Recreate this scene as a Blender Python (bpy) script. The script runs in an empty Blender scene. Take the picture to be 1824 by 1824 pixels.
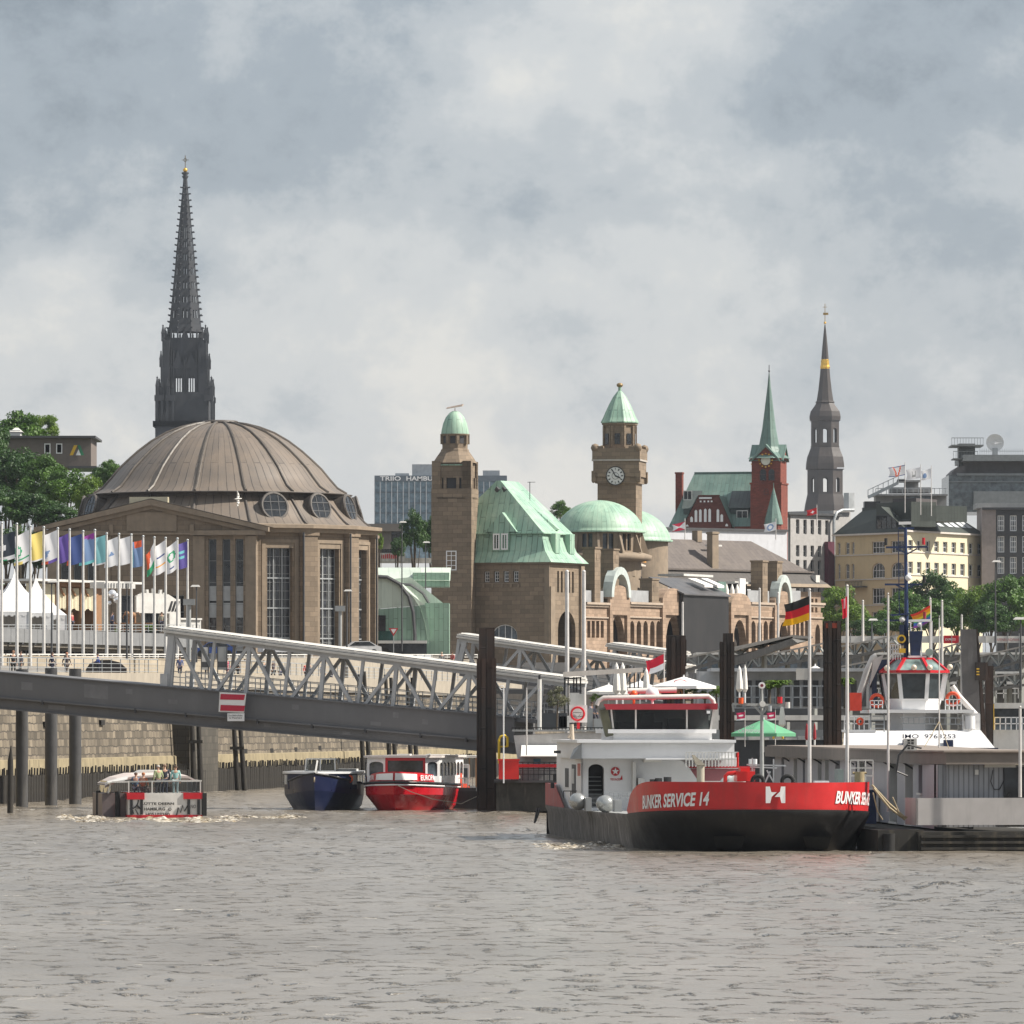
import bpy, math, random
import numpy as np
from mathutils import Vector, Matrix
random.seed(7)
R = math.radians
SC = bpy.context.scene
# ---------------------------------------------------------------- camera
F, HX, HY, ZC = 12500.0, 912.0, 1290.0, 5.4      # focal length in photo pixels, horizon, eye height
cd = bpy.data.cameras.new('camera'); cam = bpy.data.objects.new('camera', cd)
SC.collection.objects.link(cam)
cam.location = (0, 0, ZC); cam.rotation_euler = (R(90), 0, 0)
cd.sensor_width = 36; cd.lens = 36 * F / 1824
cd.shift_y = (HY - 912) / 1824
cd.clip_start = 1; cd.clip_end = 20000
SC.camera = cam
# ---------------------------------------------------------------- sky
SUN_EL, SUN_AZ = 44.0, 95.0     # azimuth from +Y towards +X
w = bpy.data.worlds.new("World"); SC.world = w; w.use_nodes = True
nt = w.node_tree; nt.nodes.clear(); N = nt.nodes.new; L = nt.links.new
out = N('ShaderNodeOutputWorld'); bg = N('ShaderNodeBackground')
L(bg.outputs[0], out.inputs[0])
sky = N('ShaderNodeTexSky'); sky.sky_type = 'NISHITA'; sky.sun_disc = False
sky.sun_elevation = R(SUN_EL); sky.sun_rotation = R(SUN_AZ); sky.air_density = 1.2; sky.dust_density = 2.0
tc = N('ShaderNodeTexCoord')
def noise(scale, detail, rough, vec, dist=0.0):
 n = N('ShaderNodeTexNoise'); n.inputs['Scale'].default_value = scale
 n.inputs['Detail'].default_value = detail; n.inputs['Roughness'].default_value = rough
 n.inputs['Distortion'].default_value = dist
 L(vec, n.inputs['Vector']); return n
def mapn(vec, loc=(0,0,0), sc=(1,1,1)):
 m = N('ShaderNodeMapping'); m.inputs['Location'].default_value = loc; m.inputs['Scale'].default_value = sc
 L(vec, m.inputs['Vector']); return m.outputs[0]
def ramp(fac, stops, interp='EASE'):
 r = N('ShaderNodeValToRGB'); r.color_ramp.interpolation = interp
 e = r.color_ramp.elements
 while len(e) < len(stops): e.new(0.5)
 for k, (p, c) in enumerate(stops):
  e[k].position = p; e[k].color = (*c, 1)
 L(fac, r.inputs[0]); return r.outputs[0]
def mixc(fac, a, b, mode='MIX'):
 m = N('ShaderNodeMix'); m.data_type = 'RGBA'; m.blend_type = mode
 if isinstance(fac, float): m.inputs[0].default_value = fac
 else: L(fac, m.inputs[0])
 for i, q in ((6, a), (7, b)):
  if isinstance(q, tuple): m.inputs[i].default_value = (*q, 1)
  else: L(q, m.inputs[i])
 return m.outputs[2]
V = tc.outputs['Generated']
big = noise(12.0, 4, 0.5, mapn(V, (8.2, 2.0, 0.3), (1, 1, 1.9)), 0.1)
puff = noise(30.0, 14, 0.66, mapn(V, (1.3, 0, 6.2), (1, 1, 1.25)), 0.08)
cov = N('ShaderNodeMath'); cov.operation = 'MULTIPLY_ADD'
L(puff.outputs[0], cov.inputs[0]); cov.inputs[1].default_value = 0.95; L(big.outputs[0], cov.inputs[2])
sep = N('ShaderNodeSeparateXYZ'); L(V, sep.inputs[0])
el = N('ShaderNodeMapRange'); L(sep.outputs[2], el.inputs[0])     # heavier cloud base higher up, pale air low down
el.inputs[1].default_value = 0.0; el.inputs[2].default_value = 0.11; el.inputs[3].default_value = 0.22; el.inputs[4].default_value = -0.09
el2 = N('ShaderNodeMapRange'); L(sep.outputs[2], el2.inputs[0]); el2.inputs[1].default_value = .12; el2.inputs[2].default_value = .35; el2.inputs[3].default_value = 0; el2.inputs[4].default_value = .16
ea = N('ShaderNodeMath'); L(el.outputs[0], ea.inputs[0]); L(el2.outputs[0], ea.inputs[1])
add = N('ShaderNodeMath'); add.operation = 'ADD'; L(cov.outputs[0], add.inputs[0]); L(ea.outputs[0], add.inputs[1])
sc_ = N('ShaderNodeMath'); sc_.operation = 'MULTIPLY'; sc_.inputs[1].default_value = .655; L(add.outputs[0], sc_.inputs[0])
cloud = ramp(sc_.outputs[0], [(.45, (0.165, 0.195, 0.235)), (.57, (0.265, 0.30, 0.345)), (.655, (0.375, 0.40, 0.43)), (.74, (0.47, 0.483, 0.497)), (.84, (0.57, 0.562, 0.545)), (.93, (0.67, 0.64, 0.60))])
skys = N('ShaderNodeVectorMath'); skys.operation = 'SCALE'; skys.inputs[3].default_value = 0.10
L(sky.outputs[0], skys.inputs[0])
both = mixc(0.86, skys.outputs[0], cloud)
L(both, bg.inputs[0]); bg.inputs[1].default_value = 1.0
# ---------------------------------------------------------------- sun
sd = bpy.data.lights.new('sun', 'SUN'); sd.energy = 5.0; sd.angle = R(0.8); sd.color = (1.0, 0.93, 0.83)
sun = bpy.data.objects.new('sun', sd); SC.collection.objects.link(sun)
sv = Vector((math.sin(R(SUN_AZ)) * math.cos(R(SUN_EL)), math.cos(R(SUN_AZ)) * math.cos(R(SUN_EL)), math.sin(R(SUN_EL))))
sun.rotation_euler = sv.to_track_quat('Z', 'Y').to_euler()
SC.view_settings.view_transform = 'Standard'; SC.view_settings.look = 'None'
SC.view_settings.exposure = 0.50; SC.view_settings.gamma = 1.0
SC.render.engine = 'CYCLES'
SC.cycles.max_bounces = 6; SC.cycles.diffuse_bounces = 2; SC.cycles.glossy_bounces = 3
SC.cycles.transparent_max_bounces = 12; SC.cycles.transmission_bounces = 4; SC.cycles.volume_bounces = 0
SC.cycles.caustics_reflective = False; SC.cycles.caustics_refractive = False
SC.cycles.use_denoising = True
# ================================================================ helpers
def W(px, py, D):
 return Vector(((px - HX) / F * D, D, ZC + (HY - py) / F * D))
def DW(py, z=0.0):
 return F * (ZC - z) / (py - HY)
class MB:
 """collects faces; build() links them as one mesh object"""
 def __init__(s, M=None):
  s.v = []; s.f = []; s.uv = []; s.mi = []; s.sm = []; s.M = M.copy() if M else Matrix.Identity(4); s.m = 0; s.s = False
 def add(s, vs, fs, uvs=None):
  o = len(s.v); M = s.M
  s.v += [tuple(M @ Vector(p)) for p in vs]
  for k, f in enumerate(fs):
   s.f.append(tuple(i + o for i in f)); s.uv.append(uvs[k] if uvs else None); s.mi.append(s.m); s.sm.append(s.s)
  return s
 def box(s, x0, x1, y0, y1, z0, z1):
  if x0 > x1: x0, x1 = x1, x0
  if y0 > y1: y0, y1 = y1, y0
  if z0 > z1: z0, z1 = z1, z0
  v = [(x0,y0,z0),(x1,y0,z0),(x1,y1,z0),(x0,y1,z0),(x0,y0,z1),(x1,y0,z1),(x1,y1,z1),(x0,y1,z1)]
  return s.add(v, [(0,3,2,1),(4,5,6,7),(0,1,5,4),(1,2,6,5),(2,3,7,6),(3,0,4,7)])
 def hexa(s, lo, hi):
  return s.add(list(lo) + list(hi), [(0,3,2,1),(4,5,6,7),(0,1,5,4),(1,2,6,5),(2,3,7,6),(3,0,4,7)])
 def beam(s, p, q, wd, h=None):
  p, q = Vector(p), Vector(q); h = h or wd; d = q - p
  if d.length < 1e-6: return s
  d.normalize(); up = Vector((0,0,1)) if abs(d.z) < .95 else Vector((0,1,0))
  a = d.cross(up).normalized() * wd / 2; b = a.cross(d).normalized() * h / 2
  c = [-a-b, a-b, a+b, -a+b]
  return s.hexa([p + k for k in c], [q + k for k in c])
 def tube(s, pts, r, n=8, r1=None, caps=True):
  pts = [Vector(p) for p in pts]; m = len(pts); vs = []; fs = []
  old = s.s; prev = None
  for i, p in enumerate(pts):
   d = (pts[min(i+1, m-1)] - pts[max(i-1, 0)])
   d = d.normalized() if d.length > 1e-9 else Vector((0,0,1))
   if prev is None:
    a = d.cross(Vector((0,0,1)) if abs(d.z) < .9 else Vector((0,1,0))).normalized()
   else:
    a = (prev - d * prev.dot(d)).normalized()
   prev = a; b = d.cross(a)
   rr = r if r1 is None else r + (r1 - r) * i / max(1, m - 1)
   if isinstance(r, (list, tuple)): rr = r[i]
   for k in range(n):
    t = 2 * math.pi * k / n
    vs.append(p + a * math.cos(t) * rr + b * math.sin(t) * rr)
  for i in range(m - 1):
   for k in range(n):
    k2 = (k + 1) % n
    fs.append((i*n+k, i*n+k2, (i+1)*n+k2, (i+1)*n+k))
  s.s = n > 6; s.add(vs, fs); s.s = old
  if caps:
   s.add(vs[:n], [tuple(reversed(range(n)))]); s.add(vs[-n:], [tuple(range(n))])
  return s
 def lathe(s, prof, n=32, a0=0.0, a1=360.0, c=(0,0,0), smooth=True, ru=None, cap=False):
  """profile (r, z) from bottom to top; uv = arc length round and along"""
  full = abs(a1 - a0) >= 359.9; cols = n if full else n + 1
  rmax = ru or max(p[0] for p in prof); vs = []; ln = [0]
  for i in range(1, len(prof)):
   ln.append(ln[-1] + math.hypot(prof[i][0]-prof[i-1][0], prof[i][1]-prof[i-1][1]))
  for (r, z) in prof:
   for k in range(cols):
    t = R(a0 + (a1 - a0) * k / n)
    vs.append((c[0] + r*math.cos(t), c[1] + r*math.sin(t), c[2] + z))
  fs = []; uv = []
  st = R(a1 - a0) / n * rmax
  for i in range(len(prof)-1):
   for k in range(n):
    k2 = (k+1) % cols
    fs.append((i*cols+k, i*cols+k2, (i+1)*cols+k2, (i+1)*cols+k))
    uv.append([(k*st, ln[i]), ((k+1)*st, ln[i]), ((k+1)*st, ln[i+1]), (k*st, ln[i+1])])
  old = s.s; s.s = smooth; s.add(vs, fs, uv); s.s = old
  if cap:
   o = (len(prof)-1)*cols; s.add(vs[o:o+cols], [tuple(range(cols))])
  return s
 def prism(s, poly, a, b, ax='y'):
  """polygon extruded: ax 'y' -> poly is (x,z); 'z' -> (x,y); 'x' -> (y,z)"""
  ar = sum(poly[i][0]*poly[(i+1)%len(poly)][1]-poly[(i+1)%len(poly)][0]*poly[i][1] for i in range(len(poly)))
  if (ar < 0): poly = poly[::-1]
  n = len(poly)
  g = {'y': lambda p, t: (p[0], t, p[1]), 'z': lambda p, t: (p[0], p[1], t), 'x': lambda p, t: (t, p[0], p[1])}[ax]
  vs = [g(p, a) for p in poly] + [g(p, b) for p in poly]
  fl = (ax == 'y') ^ (a > b)
  lo, hi = tuple(range(n)), tuple(range(n, 2*n))
  fs = [lo if fl else lo[::-1], hi[::-1] if fl else hi]
  for i in range(n):
   j = (i+1) % n; q = (i, j, j+n, i+n); fs.append(q[::-1] if fl else q)
  return s.add(vs, fs)
 def sphere(s, c, r, n=12, sz=1.0):
  m = n // 2
  return s.lathe([(max(1e-4, r*math.sin(math.pi*i/m)), -r*sz*math.cos(math.pi*i/m)) for i in range(m+1)], n, c=c)
 def torus(s, c, r, t, n=20, k=8, ax='y'):
  pts = []
  for i in range(n+1):
   a = 2*math.pi*i/n; u, v = r*math.cos(a), r*math.sin(a)
   pts.append({'y': (c[0]+u, c[1], c[2]+v), 'z': (c[0]+u, c[1]+v, c[2]), 'x': (c[0], c[1]+u, c[2]+v)}[ax])
  return s.tube(pts, t, k, caps=False)
 def quad(s, *p):
  return s.add(p, [tuple(range(len(p)))])
 def holewall(s, x0, x1, z0, z1, holes, y=0.0, depth=0.4):
  xs = sorted({x0, x1} | {min(max(h[0], x0), x1) for h in holes} | {min(max(h[1], x0), x1) for h in holes})
  zs = sorted({z0, z1} | {min(max(h[2], z0), z1) for h in holes} | {min(max(h[3], z0), z1) for h in holes})
  for i in range(len(xs)-1):
   for j in range(len(zs)-1):
    cx, cz = (xs[i]+xs[i+1])/2, (zs[j]+zs[j+1])/2
    if any(h[0] < cx < h[1] and h[2] < cz < h[3] for h in holes): continue
    s.quad((xs[i],y,zs[j]), (xs[i+1],y,zs[j]), (xs[i+1],y,zs[j+1]), (xs[i],y,zs[j+1]))
  for h in holes:
   a, b, c, d = h[:4]; r = h[4] if len(h) > 4 else 0; Y = y + depth; e = d - r
   s.quad((a,y,c),(a,y,e),(a,Y,e),(a,Y,c)); s.quad((b,y,e),(b,y,c),(b,Y,c),(b,Y,e))
   s.quad((b,y,c),(a,y,c),(a,Y,c),(b,Y,c))
   if r <= 0: s.quad((a,y,d),(b,y,d),(b,Y,d),(a,Y,d))
   else:
    n = 10; hw = (b-a)/2; m = (a+b)/2
    P = [(m - hw*math.cos(math.pi*k/n), e + r*math.sin(math.pi*k/n)) for k in range(n+1)]
    for k in range(n):
     p, q = P[k], P[k+1]
     s.quad((p[0],y,p[1]),(q[0],y,q[1]),(q[0],y,d),(p[0],y,d))
     s.quad((p[0],y,p[1]),(p[0],Y,p[1]),(q[0],Y,q[1]),(q[0],y,q[1]))
  return s
 def build(s, name, mats, parent=None):
  me = bpy.data.meshes.new(name); me.from_pydata(s.v, [], s.f)
  mats = mats if isinstance(mats, (list, tuple)) else [mats]
  for m in mats: me.materials.append(m)
  uvl = me.uv_layers.new(name='UVMap')
  co = np.array(s.v, dtype=float) if s.v else np.zeros((0, 3)); data = []
  nrm = np.empty(len(me.polygons)*3); me.polygons.foreach_get('normal', nrm); nrm = nrm.reshape(-1, 3)
  for k, f in enumerate(s.f):
   if s.uv[k]: data += [c for p in s.uv[k] for c in p]; continue
   nx, ny, nz = nrm[k]; hl = math.hypot(nx, ny)
   if hl < 0.12: u, vv = (1,0,0), (0,1,0)
   else:
    u = (-ny/hl, nx/hl, 0); vv = (-nz*nx/hl, -nz*ny/hl, hl)
   for i in f:
    p = s.v[i]
    data.append(p[0]*u[0]+p[1]*u[1]); data.append(p[0]*vv[0]+p[1]*vv[1]+p[2]*vv[2])
  uvl.data.foreach_set('uv', data)
  me.polygons.foreach_set('material_index', s.mi); me.polygons.foreach_set('use_smooth', s.sm)
  me.update()
  o = bpy.data.objects.new(name, me); SC.collection.objects.link(o)
  if parent: o.parent = parent
  return o
def tag(o, label=None, cat=None, group=None, kind=None):
 if label: o['label'] = label
 if cat: o['category'] = cat
 if group: o['group'] = group
 if kind: o['kind'] = kind
 return o
def thing(name, label, cat, loc=(0,0,0), rz=0.0, group=None):
 o = bpy.data.objects.new(name, None); SC.collection.objects.link(o); o.empty_display_size = .3
 o.location = loc; o.rotation_euler = (0, 0, rz)
 return tag(o, label, cat, group)
def dup(o, loc=None, rz=None, label=None, parent=None, scale=None):
 c = o.copy(); SC.collection.objects.link(c); c.parent = parent
 if loc is not None: c.location = loc
 if rz is not None: c.rotation_euler = (0, 0, rz)
 if label: c['label'] = label
 if scale: c.scale = scale if isinstance(scale, tuple) else (scale,)*3
 for ch in [q for q in bpy.data.objects if q.parent == o and q != c]: dup(ch, parent=c)
 return c
class Fr:
 """a vertical plane through two photo columns at given distances; local x along it, y away from the eye, z up"""
 def __init__(s, px0, D0, px1, D1, z0=0.0):
  s.a = Vector(((px0-HX)/F*D0, D0)); b = Vector(((px1-HX)/F*D1, D1)); s.d = (b - s.a); s.len = s.d.length; s.d.normalize()
  s.n = Vector((-s.d.y, s.d.x)); s.z0 = z0; s.rz = math.atan2(s.d.y, s.d.x); s.loc = (s.a.x, s.a.y, z0)
  s.M = Matrix.Translation(s.loc) @ Matrix.Rotation(s.rz, 4, 'Z')
 def u(s, px, dy=0.0):
  k = (px - HX) / F; o = s.a + s.n * dy
  return (k*o.y - o.x) / (s.d.x - k*s.d.y)
 def D(s, u, dy=0.0): return s.a.y + s.d.y*u + s.n.y*dy
 def z(s, py, px=None, dy=0.0, u=None):
  if u is None: u = s.u(px, dy) if px is not None else 0.0
  return ZC + (HY - py)/F*s.D(u, dy) - s.z0
 def k(s, px=None):
  return s.D(s.u(px) if px is not None else 0)/F
 def P(s, px, py, dy=0.0):
  u = s.u(px, dy); return (u, dy, s.z(py, dy=dy, u=u))
 def box(s, mb, px0, px1, pt, pb, y0, y1, pr=None):
  u0, u1 = s.u(px0, y0), s.u(px1, y0); um = s.u(pr, y0) if pr is not None else (u0+u1)/2
  return mb.box(u0, u1, y0, y1, s.z(pb, dy=y0, u=um), s.z(pt, dy=y0, u=um))
 def thing(s, name, label, cat, group=None): return thing(name, label, cat, s.loc, s.rz, group)
_tc = {}
def text_geo(txt, bold=0.0, shear=0.0):
 """letters as flat faces, height 1 above the baseline, x from 0"""
 key = (txt, bold, shear)
 if key in _tc: return _tc[key]
 cu = bpy.data.curves.new('t', 'FONT'); cu.body = txt; cu.size = 1.0; cu.offset = bold; cu.shear = shear; cu.resolution_u = 3
 ob = bpy.data.objects.new('t', cu); SC.collection.objects.link(ob)
 dg = bpy.context.evaluated_depsgraph_get(); me = ob.evaluated_get(dg).to_mesh()
 vs = [tuple(v.co) for v in me.vertices]; fs = [tuple(p.vertices) for p in me.polygons]
 ob.evaluated_get(dg).to_mesh_clear(); bpy.data.objects.remove(ob); bpy.data.curves.remove(cu)
 x0 = min(v[0] for v in vs); x1 = max(v[0] for v in vs); h = max(v[1] for v in vs)
 vs = [((v[0]-x0)/h, v[1]/h) for v in vs]
 _tc[key] = (vs, fs, (x1-x0)/h); return _tc[key]
def put_text(mb, txt, x, y, z, h, width=None, bold=0.0, shear=0.0, mid=False):
 vs, fs, wd = text_geo(txt, bold, shear); sx = (width/wd) if width else h
 if mid: x -= wd*sx/2
 return mb.add([(x + v[0]*sx, y, z + v[1]*h) for v in vs], fs)
# ================================================================ materials
_mc = {}
def _mk(name):
 m = bpy.data.materials.new(name); m.use_nodes = True; t = m.node_tree
 b = t.nodes['Principled BSDF']; return m, t, b
def _n(t, ty, **kw):
 n = t.nodes.new(ty)
 for k, v in kw.items():
  if k in n.inputs: n.inputs[k].default_value = v
  else: setattr(n, k, v)
 return n
def _mix(t, fac, a, b, mode='MIX'):
 m = t.nodes.new('ShaderNodeMix'); m.data_type = 'RGBA'; m.blend_type = mode
 if isinstance(fac, (int, float)): m.inputs[0].default_value = fac
 else: t.links.new(fac, m.inputs[0])
 for i, q in ((6, a), (7, b)):
  if isinstance(q, tuple): m.inputs[i].default_value = (*q[:3], 1)
  else: t.links.new(q, m.inputs[i])
 return m.outputs[2]
def _rng(t, src, a, b, c, d):
 m = _n(t, 'ShaderNodeMapRange'); t.links.new(src, m.inputs[0])
 for i, q in enumerate((a, b, c, d)): m.inputs[i+1].default_value = q
 return m.outputs[0]
def _noise(t, vec, scale, detail=4, rough=.55, sc=None, dist=0.0):
 if sc:
  mp = _n(t, 'ShaderNodeMapping'); mp.inputs['Scale'].default_value = sc; t.links.new(vec, mp.inputs[0]); vec = mp.outputs[0]
 n = _n(t, 'ShaderNodeTexNoise'); n.inputs['Scale'].default_value = scale; n.inputs['Detail'].default_value = detail
 n.inputs['Roughness'].default_value = rough; n.inputs['Distortion'].default_value = dist
 t.links.new(vec, n.inputs['Vector']); return n.outputs[0]
def paint(c, rough=.5, metal=0.0, var=.16, dirt=.25, name='paint', scale=1.0, dirtc=None):
 """painted or bare surface: broad tonal variation plus vertical run-off streaks"""
 key = ('p', c, rough, metal, var, dirt, scale, dirtc)
 if key in _mc: return _mc[key]
 m, t, b = _mk(name); g = _n(t, 'ShaderNodeTexCoord').outputs['Object']
 n1 = _noise(t, g, 1.3*scale, 5, .6); n2 = _noise(t, g, 2.2*scale, 5, .65, (1, 1, .16))
 lo = tuple(x*(1-var) for x in c); hi = tuple(min(1, x*(1+var*.7)) for x in c)
 col = _mix(t, _rng(t, n1, .3, .7, 0, 1), lo, hi)
 if dirt > 0:
  dc = dirtc or tuple(x*.45+.02 for x in c)
  col = _mix(t, _rng(t, n2, .52, .74, 0, dirt), col, dc)
 t.links.new(col, b.inputs['Base Color']); b.inputs['Metallic'].default_value = metal
 t.links.new(_rng(t, n1, .3, .7, max(.05, rough-.08), min(1, rough+.1)), b.inputs['Roughness'])
 _mc[key] = m; return m
def stone(c, bw=1.1, bh=.5, mortar=.02, var=.35, mc=None, bump=.4, stain=.4, name='stone', rough=.85, wob=.04):
 """coursed blocks laid out on the wall's own metres"""
 key = ('s', c, bw, bh, var, mc, stain, mortar)
 if key in _mc: return _mc[key]
 m, t, b = _mk(name); tcn = _n(t, 'ShaderNodeTexCoord'); uv = tcn.outputs['UV']; g = tcn.outputs['Object']
 nd = _n(t, 'ShaderNodeTexNoise'); nd.inputs['Scale'].default_value = 1.6; t.links.new(uv, nd.inputs['Vector'])
 mp = _n(t, 'ShaderNodeVectorMath', operation='MULTIPLY_ADD'); t.links.new(nd.outputs['Color'], mp.inputs[0]); mp.inputs[1].default_value = (wob, wob, 0); t.links.new(uv, mp.inputs[2])
 br = _n(t, 'ShaderNodeTexBrick'); t.links.new(mp.outputs[0], br.inputs['Vector'])
 br.inputs['Scale'].default_value = 1.0; br.inputs['Brick Width'].default_value = bw; br.inputs['Row Height'].default_value = bh
 br.inputs['Mortar Size'].default_value = mortar; br.inputs['Mortar Smooth'].default_value = .3; br.inputs['Bias'].default_value = 0
 br.inputs['Color1'].default_value = (*(x*(1-var) for x in c), 1); br.inputs['Color2'].default_value = (*(min(1, x*(1+var*.6)) for x in c), 1)
 mc = mc or tuple(x*.5 for x in c); br.inputs['Mortar'].default_value = (*mc, 1)
 n1 = _noise(t, g, .28, 6, .65); n2 = _noise(t, g, 3.0, 5, .7)
 col = _mix(t, _rng(t, n1, .42, .68, 0, stain), br.outputs['Color'], tuple(x*.42 for x in c))
 col = _mix(t, .55, col, _mix(t, n2, (.35,.35,.35), (.75,.72,.70)), 'OVERLAY')
 t.links.new(col, b.inputs['Base Color']); b.inputs['Roughness'].default_value = rough
 bp = _n(t, 'ShaderNodeBump'); bp.inputs['Strength'].default_value = bump; bp.inputs['Distance'].default_value = .06
 hgt = _mix(t, .35, br.outputs['Color'], n2); t.links.new(hgt, bp.inputs['Height']); t.links.new(bp.outputs[0], b.inputs['Normal'])
 _mc[key] = m; return m
def seam(c, c2, sp=.6, rough=.5, metal=0.0, line=.06, lc=None, cross=0.0, scale=.5, name='sheet_metal', stain=.6):
 """standing-seam sheet: thin dark joints every sp metres, patina patches and run-off"""
 key = ('m', c, c2, sp, cross, lc, rough)
 if key in _mc: return _mc[key]
 m, t, b = _mk(name); tcn = _n(t, 'ShaderNodeTexCoord'); uv = tcn.outputs['UV']; g = tcn.outputs['Object']
 br = _n(t, 'ShaderNodeTexBrick'); mp = _n(t, 'ShaderNodeMapping'); t.links.new(uv, mp.inputs[0])
 mp.inputs['Rotation'].default_value = (0, 0, R(90))
 t.links.new(mp.outputs[0], br.inputs['Vector']); br.inputs['Scale'].default_value = 1
 br.inputs['Brick Width'].default_value = cross or sp*5; br.inputs['Row Height'].default_value = sp
 br.inputs['Mortar Size'].default_value = line*.5; br.inputs['Mortar Smooth'].default_value = .2
 br.inputs['Color1'].default_value = (*(x*.86 for x in c), 1); br.inputs['Color2'].default_value = (*(min(1, x*1.1) for x in c), 1)
 br.inputs['Mortar'].default_value = (*(lc or tuple(x*.42 for x in c)), 1)
 n1 = _noise(t, g, scale, 6, .65, (1, 1, .5)); n2 = _noise(t, uv, 1.6, 5, .7, (1.5, .2, 1))
 col = _mix(t, _rng(t, n1, .40, .66, 0, stain), br.outputs['Color'], c2)
 col = _mix(t, _rng(t, n2, .5, .75, 0, .35), col, tuple(x*.55 for x in c))
 t.links.new(col, b.inputs['Base Color']); b.inputs['Roughness'].default_value = rough; b.inputs['Metallic'].default_value = metal
 bp = _n(t, 'ShaderNodeBump'); bp.inputs['Strength'].default_value = .5; bp.inputs['Distance'].default_value = .05
 t.links.new(br.outputs['Fac'], bp.inputs['Height']); t.links.new(bp.outputs[0], b.inputs['Normal'])
 _mc[key] = m; return m
def glass(c=(.03,.035,.04), rough=.08, name='window_glass', var=.6):
 key = ('g', c, rough)
 if key in _mc: return _mc[key]
 m, t, b = _mk(name); g = _n(t, 'ShaderNodeTexCoord').outputs['Object']
 n1 = _noise(t, g, .9, 3, .6)
 col = _mix(t, _rng(t, n1, .35, .65, 0, 1), tuple(x*(1-var) for x in c), tuple(min(1, x*(1+var)) for x in c))
 t.links.new(col, b.inputs['Base Color']); b.inputs['Roughness'].default_value = rough; b.inputs['IOR'].default_value = 1.5
 bp = _n(t, 'ShaderNodeBump'); bp.inputs['Strength'].default_value = .12; bp.inputs['Distance'].default_value = .3
 t.links.new(_noise(t, g, .7, 2, .5), bp.inputs['Height']); t.links.new(bp.outputs[0], b.inputs['Normal'])
 _mc[key] = m; return m
def clear(tint=(.75,.8,.8), amt=.75, name='clear_glass'):
 key = ('c', tint, amt)
 if key in _mc: return _mc[key]
 m, t, b = _mk(name); b.inputs['Base Color'].default_value = (.02,.025,.03,1); b.inputs['Roughness'].default_value = .06
 tr = _n(t, 'ShaderNodeBsdfTransparent'); tr.inputs[0].default_value = (*tint, 1)
 mx = _n(t, 'ShaderNodeMixShader'); mx.inputs[0].default_value = 1-amt
 fr = _n(t, 'ShaderNodeFresnel'); fr.inputs[0].default_value = 1.5
 ad = _n(t, 'ShaderNodeMath', operation='MAXIMUM'); t.links.new(fr.outputs[0], ad.inputs[0]); ad.inputs[1].default_value = 1-amt
 t.links.new(ad.outputs[0], mx.inputs[0]); t.links.new(tr.outputs[0], mx.inputs[1]); t.links.new(b.outputs[0], mx.inputs[2])
 t.links.new(mx.outputs[0], t.nodes['Material Output'].inputs[0]); _mc[key] = m; return m
def leaf(c1, c2, name='leaves'):
 key = ('l', c1, c2)
 if key in _mc: return _mc[key]
 m, t, b = _mk(name); g = _n(t, 'ShaderNodeTexCoord').outputs['Object']
 n1 = _noise(t, g, .45, 3, .6); n2 = _noise(t, g, 2.5, 3, .7)
 ad = _n(t, 'ShaderNodeMath', operation='MULTIPLY_ADD'); t.links.new(n2, ad.inputs[0]); ad.inputs[1].default_value = .6; t.links.new(n1, ad.inputs[2])
 col = _mix(t, _rng(t, ad.outputs[0], .6, 1.0, 0, 1), c1, c2)
 t.links.new(col, b.inputs['Base Color']); b.inputs['Roughness'].default_value = .55
 tl = _n(t, 'ShaderNodeBsdfTranslucent'); t.links.new(_mix(t, .5, col, c2), tl.inputs[0])
 mx = _n(t, 'ShaderNodeMixShader'); mx.inputs[0].default_value = .28
 t.links.new(b.outputs[0], mx.inputs[1]); t.links.new(tl.outputs[0], mx.inputs[2])
 t.links.new(mx.outputs[0], t.nodes['Material Output'].inputs[0]); _mc[key] = m; return m
def lampmat(c, e):
 key = ('e', c, e)
 if key in _mc: return _mc[key]
 m, t, b = _mk('lamp_lens'); b.inputs['Base Color'].default_value = (*c, 1); b.inputs['Emission Color'].default_value = (*c, 1)
 b.inputs['Emission Strength'].default_value = e; b.inputs['Roughness'].default_value = .3; _mc[key] = m; return m
WHITE = paint((.82,.82,.82), .35, name='white_paint', var=.05, dirt=.10)
WORNWHITE = paint((.62,.61,.58), .5, name='worn_white_paint', var=.12, dirt=.35)
CANVAS = paint((.78,.76,.72), .8, name='canvas', var=.06, dirt=.12)
BLACK = paint((.018,.018,.02), .45, name='black_paint', var=.3, dirt=.15, dirtc=(.06,.05,.045))
DARK = paint((.06,.062,.066), .6, name='dark_metal')
STEEL = paint((.42,.44,.45), .4, .3, name='galvanised_steel')
GREYP = paint((.30,.31,.31), .5, name='grey_paint')
RED = paint((.52,.012,.022), .32, name='red_paint', var=.1, dirt=.12)
ORANGE = paint((.75,.10,.015), .45, name='orange_paint', var=.08, dirt=.1)
YELLOW = paint((.70,.43,.03), .45, name='yellow_paint', var=.08, dirt=.15)
BLUE = paint((.018,.03,.085), .35, name='navy_paint', var=.15, dirt=.1)
RUBBER = paint((.014,.014,.014), .8, name='rubber')
WOOD = paint((.30,.16,.08), .7, name='brown_wood', scale=3)
GOLD = paint((.75,.45,.08), .3, .7, name='gold_leaf', dirt=0)
GLASS = glass((.02,.023,.027)); GLASSL = glass((.08,.10,.12), .1)
CLEAR = clear()
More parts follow.
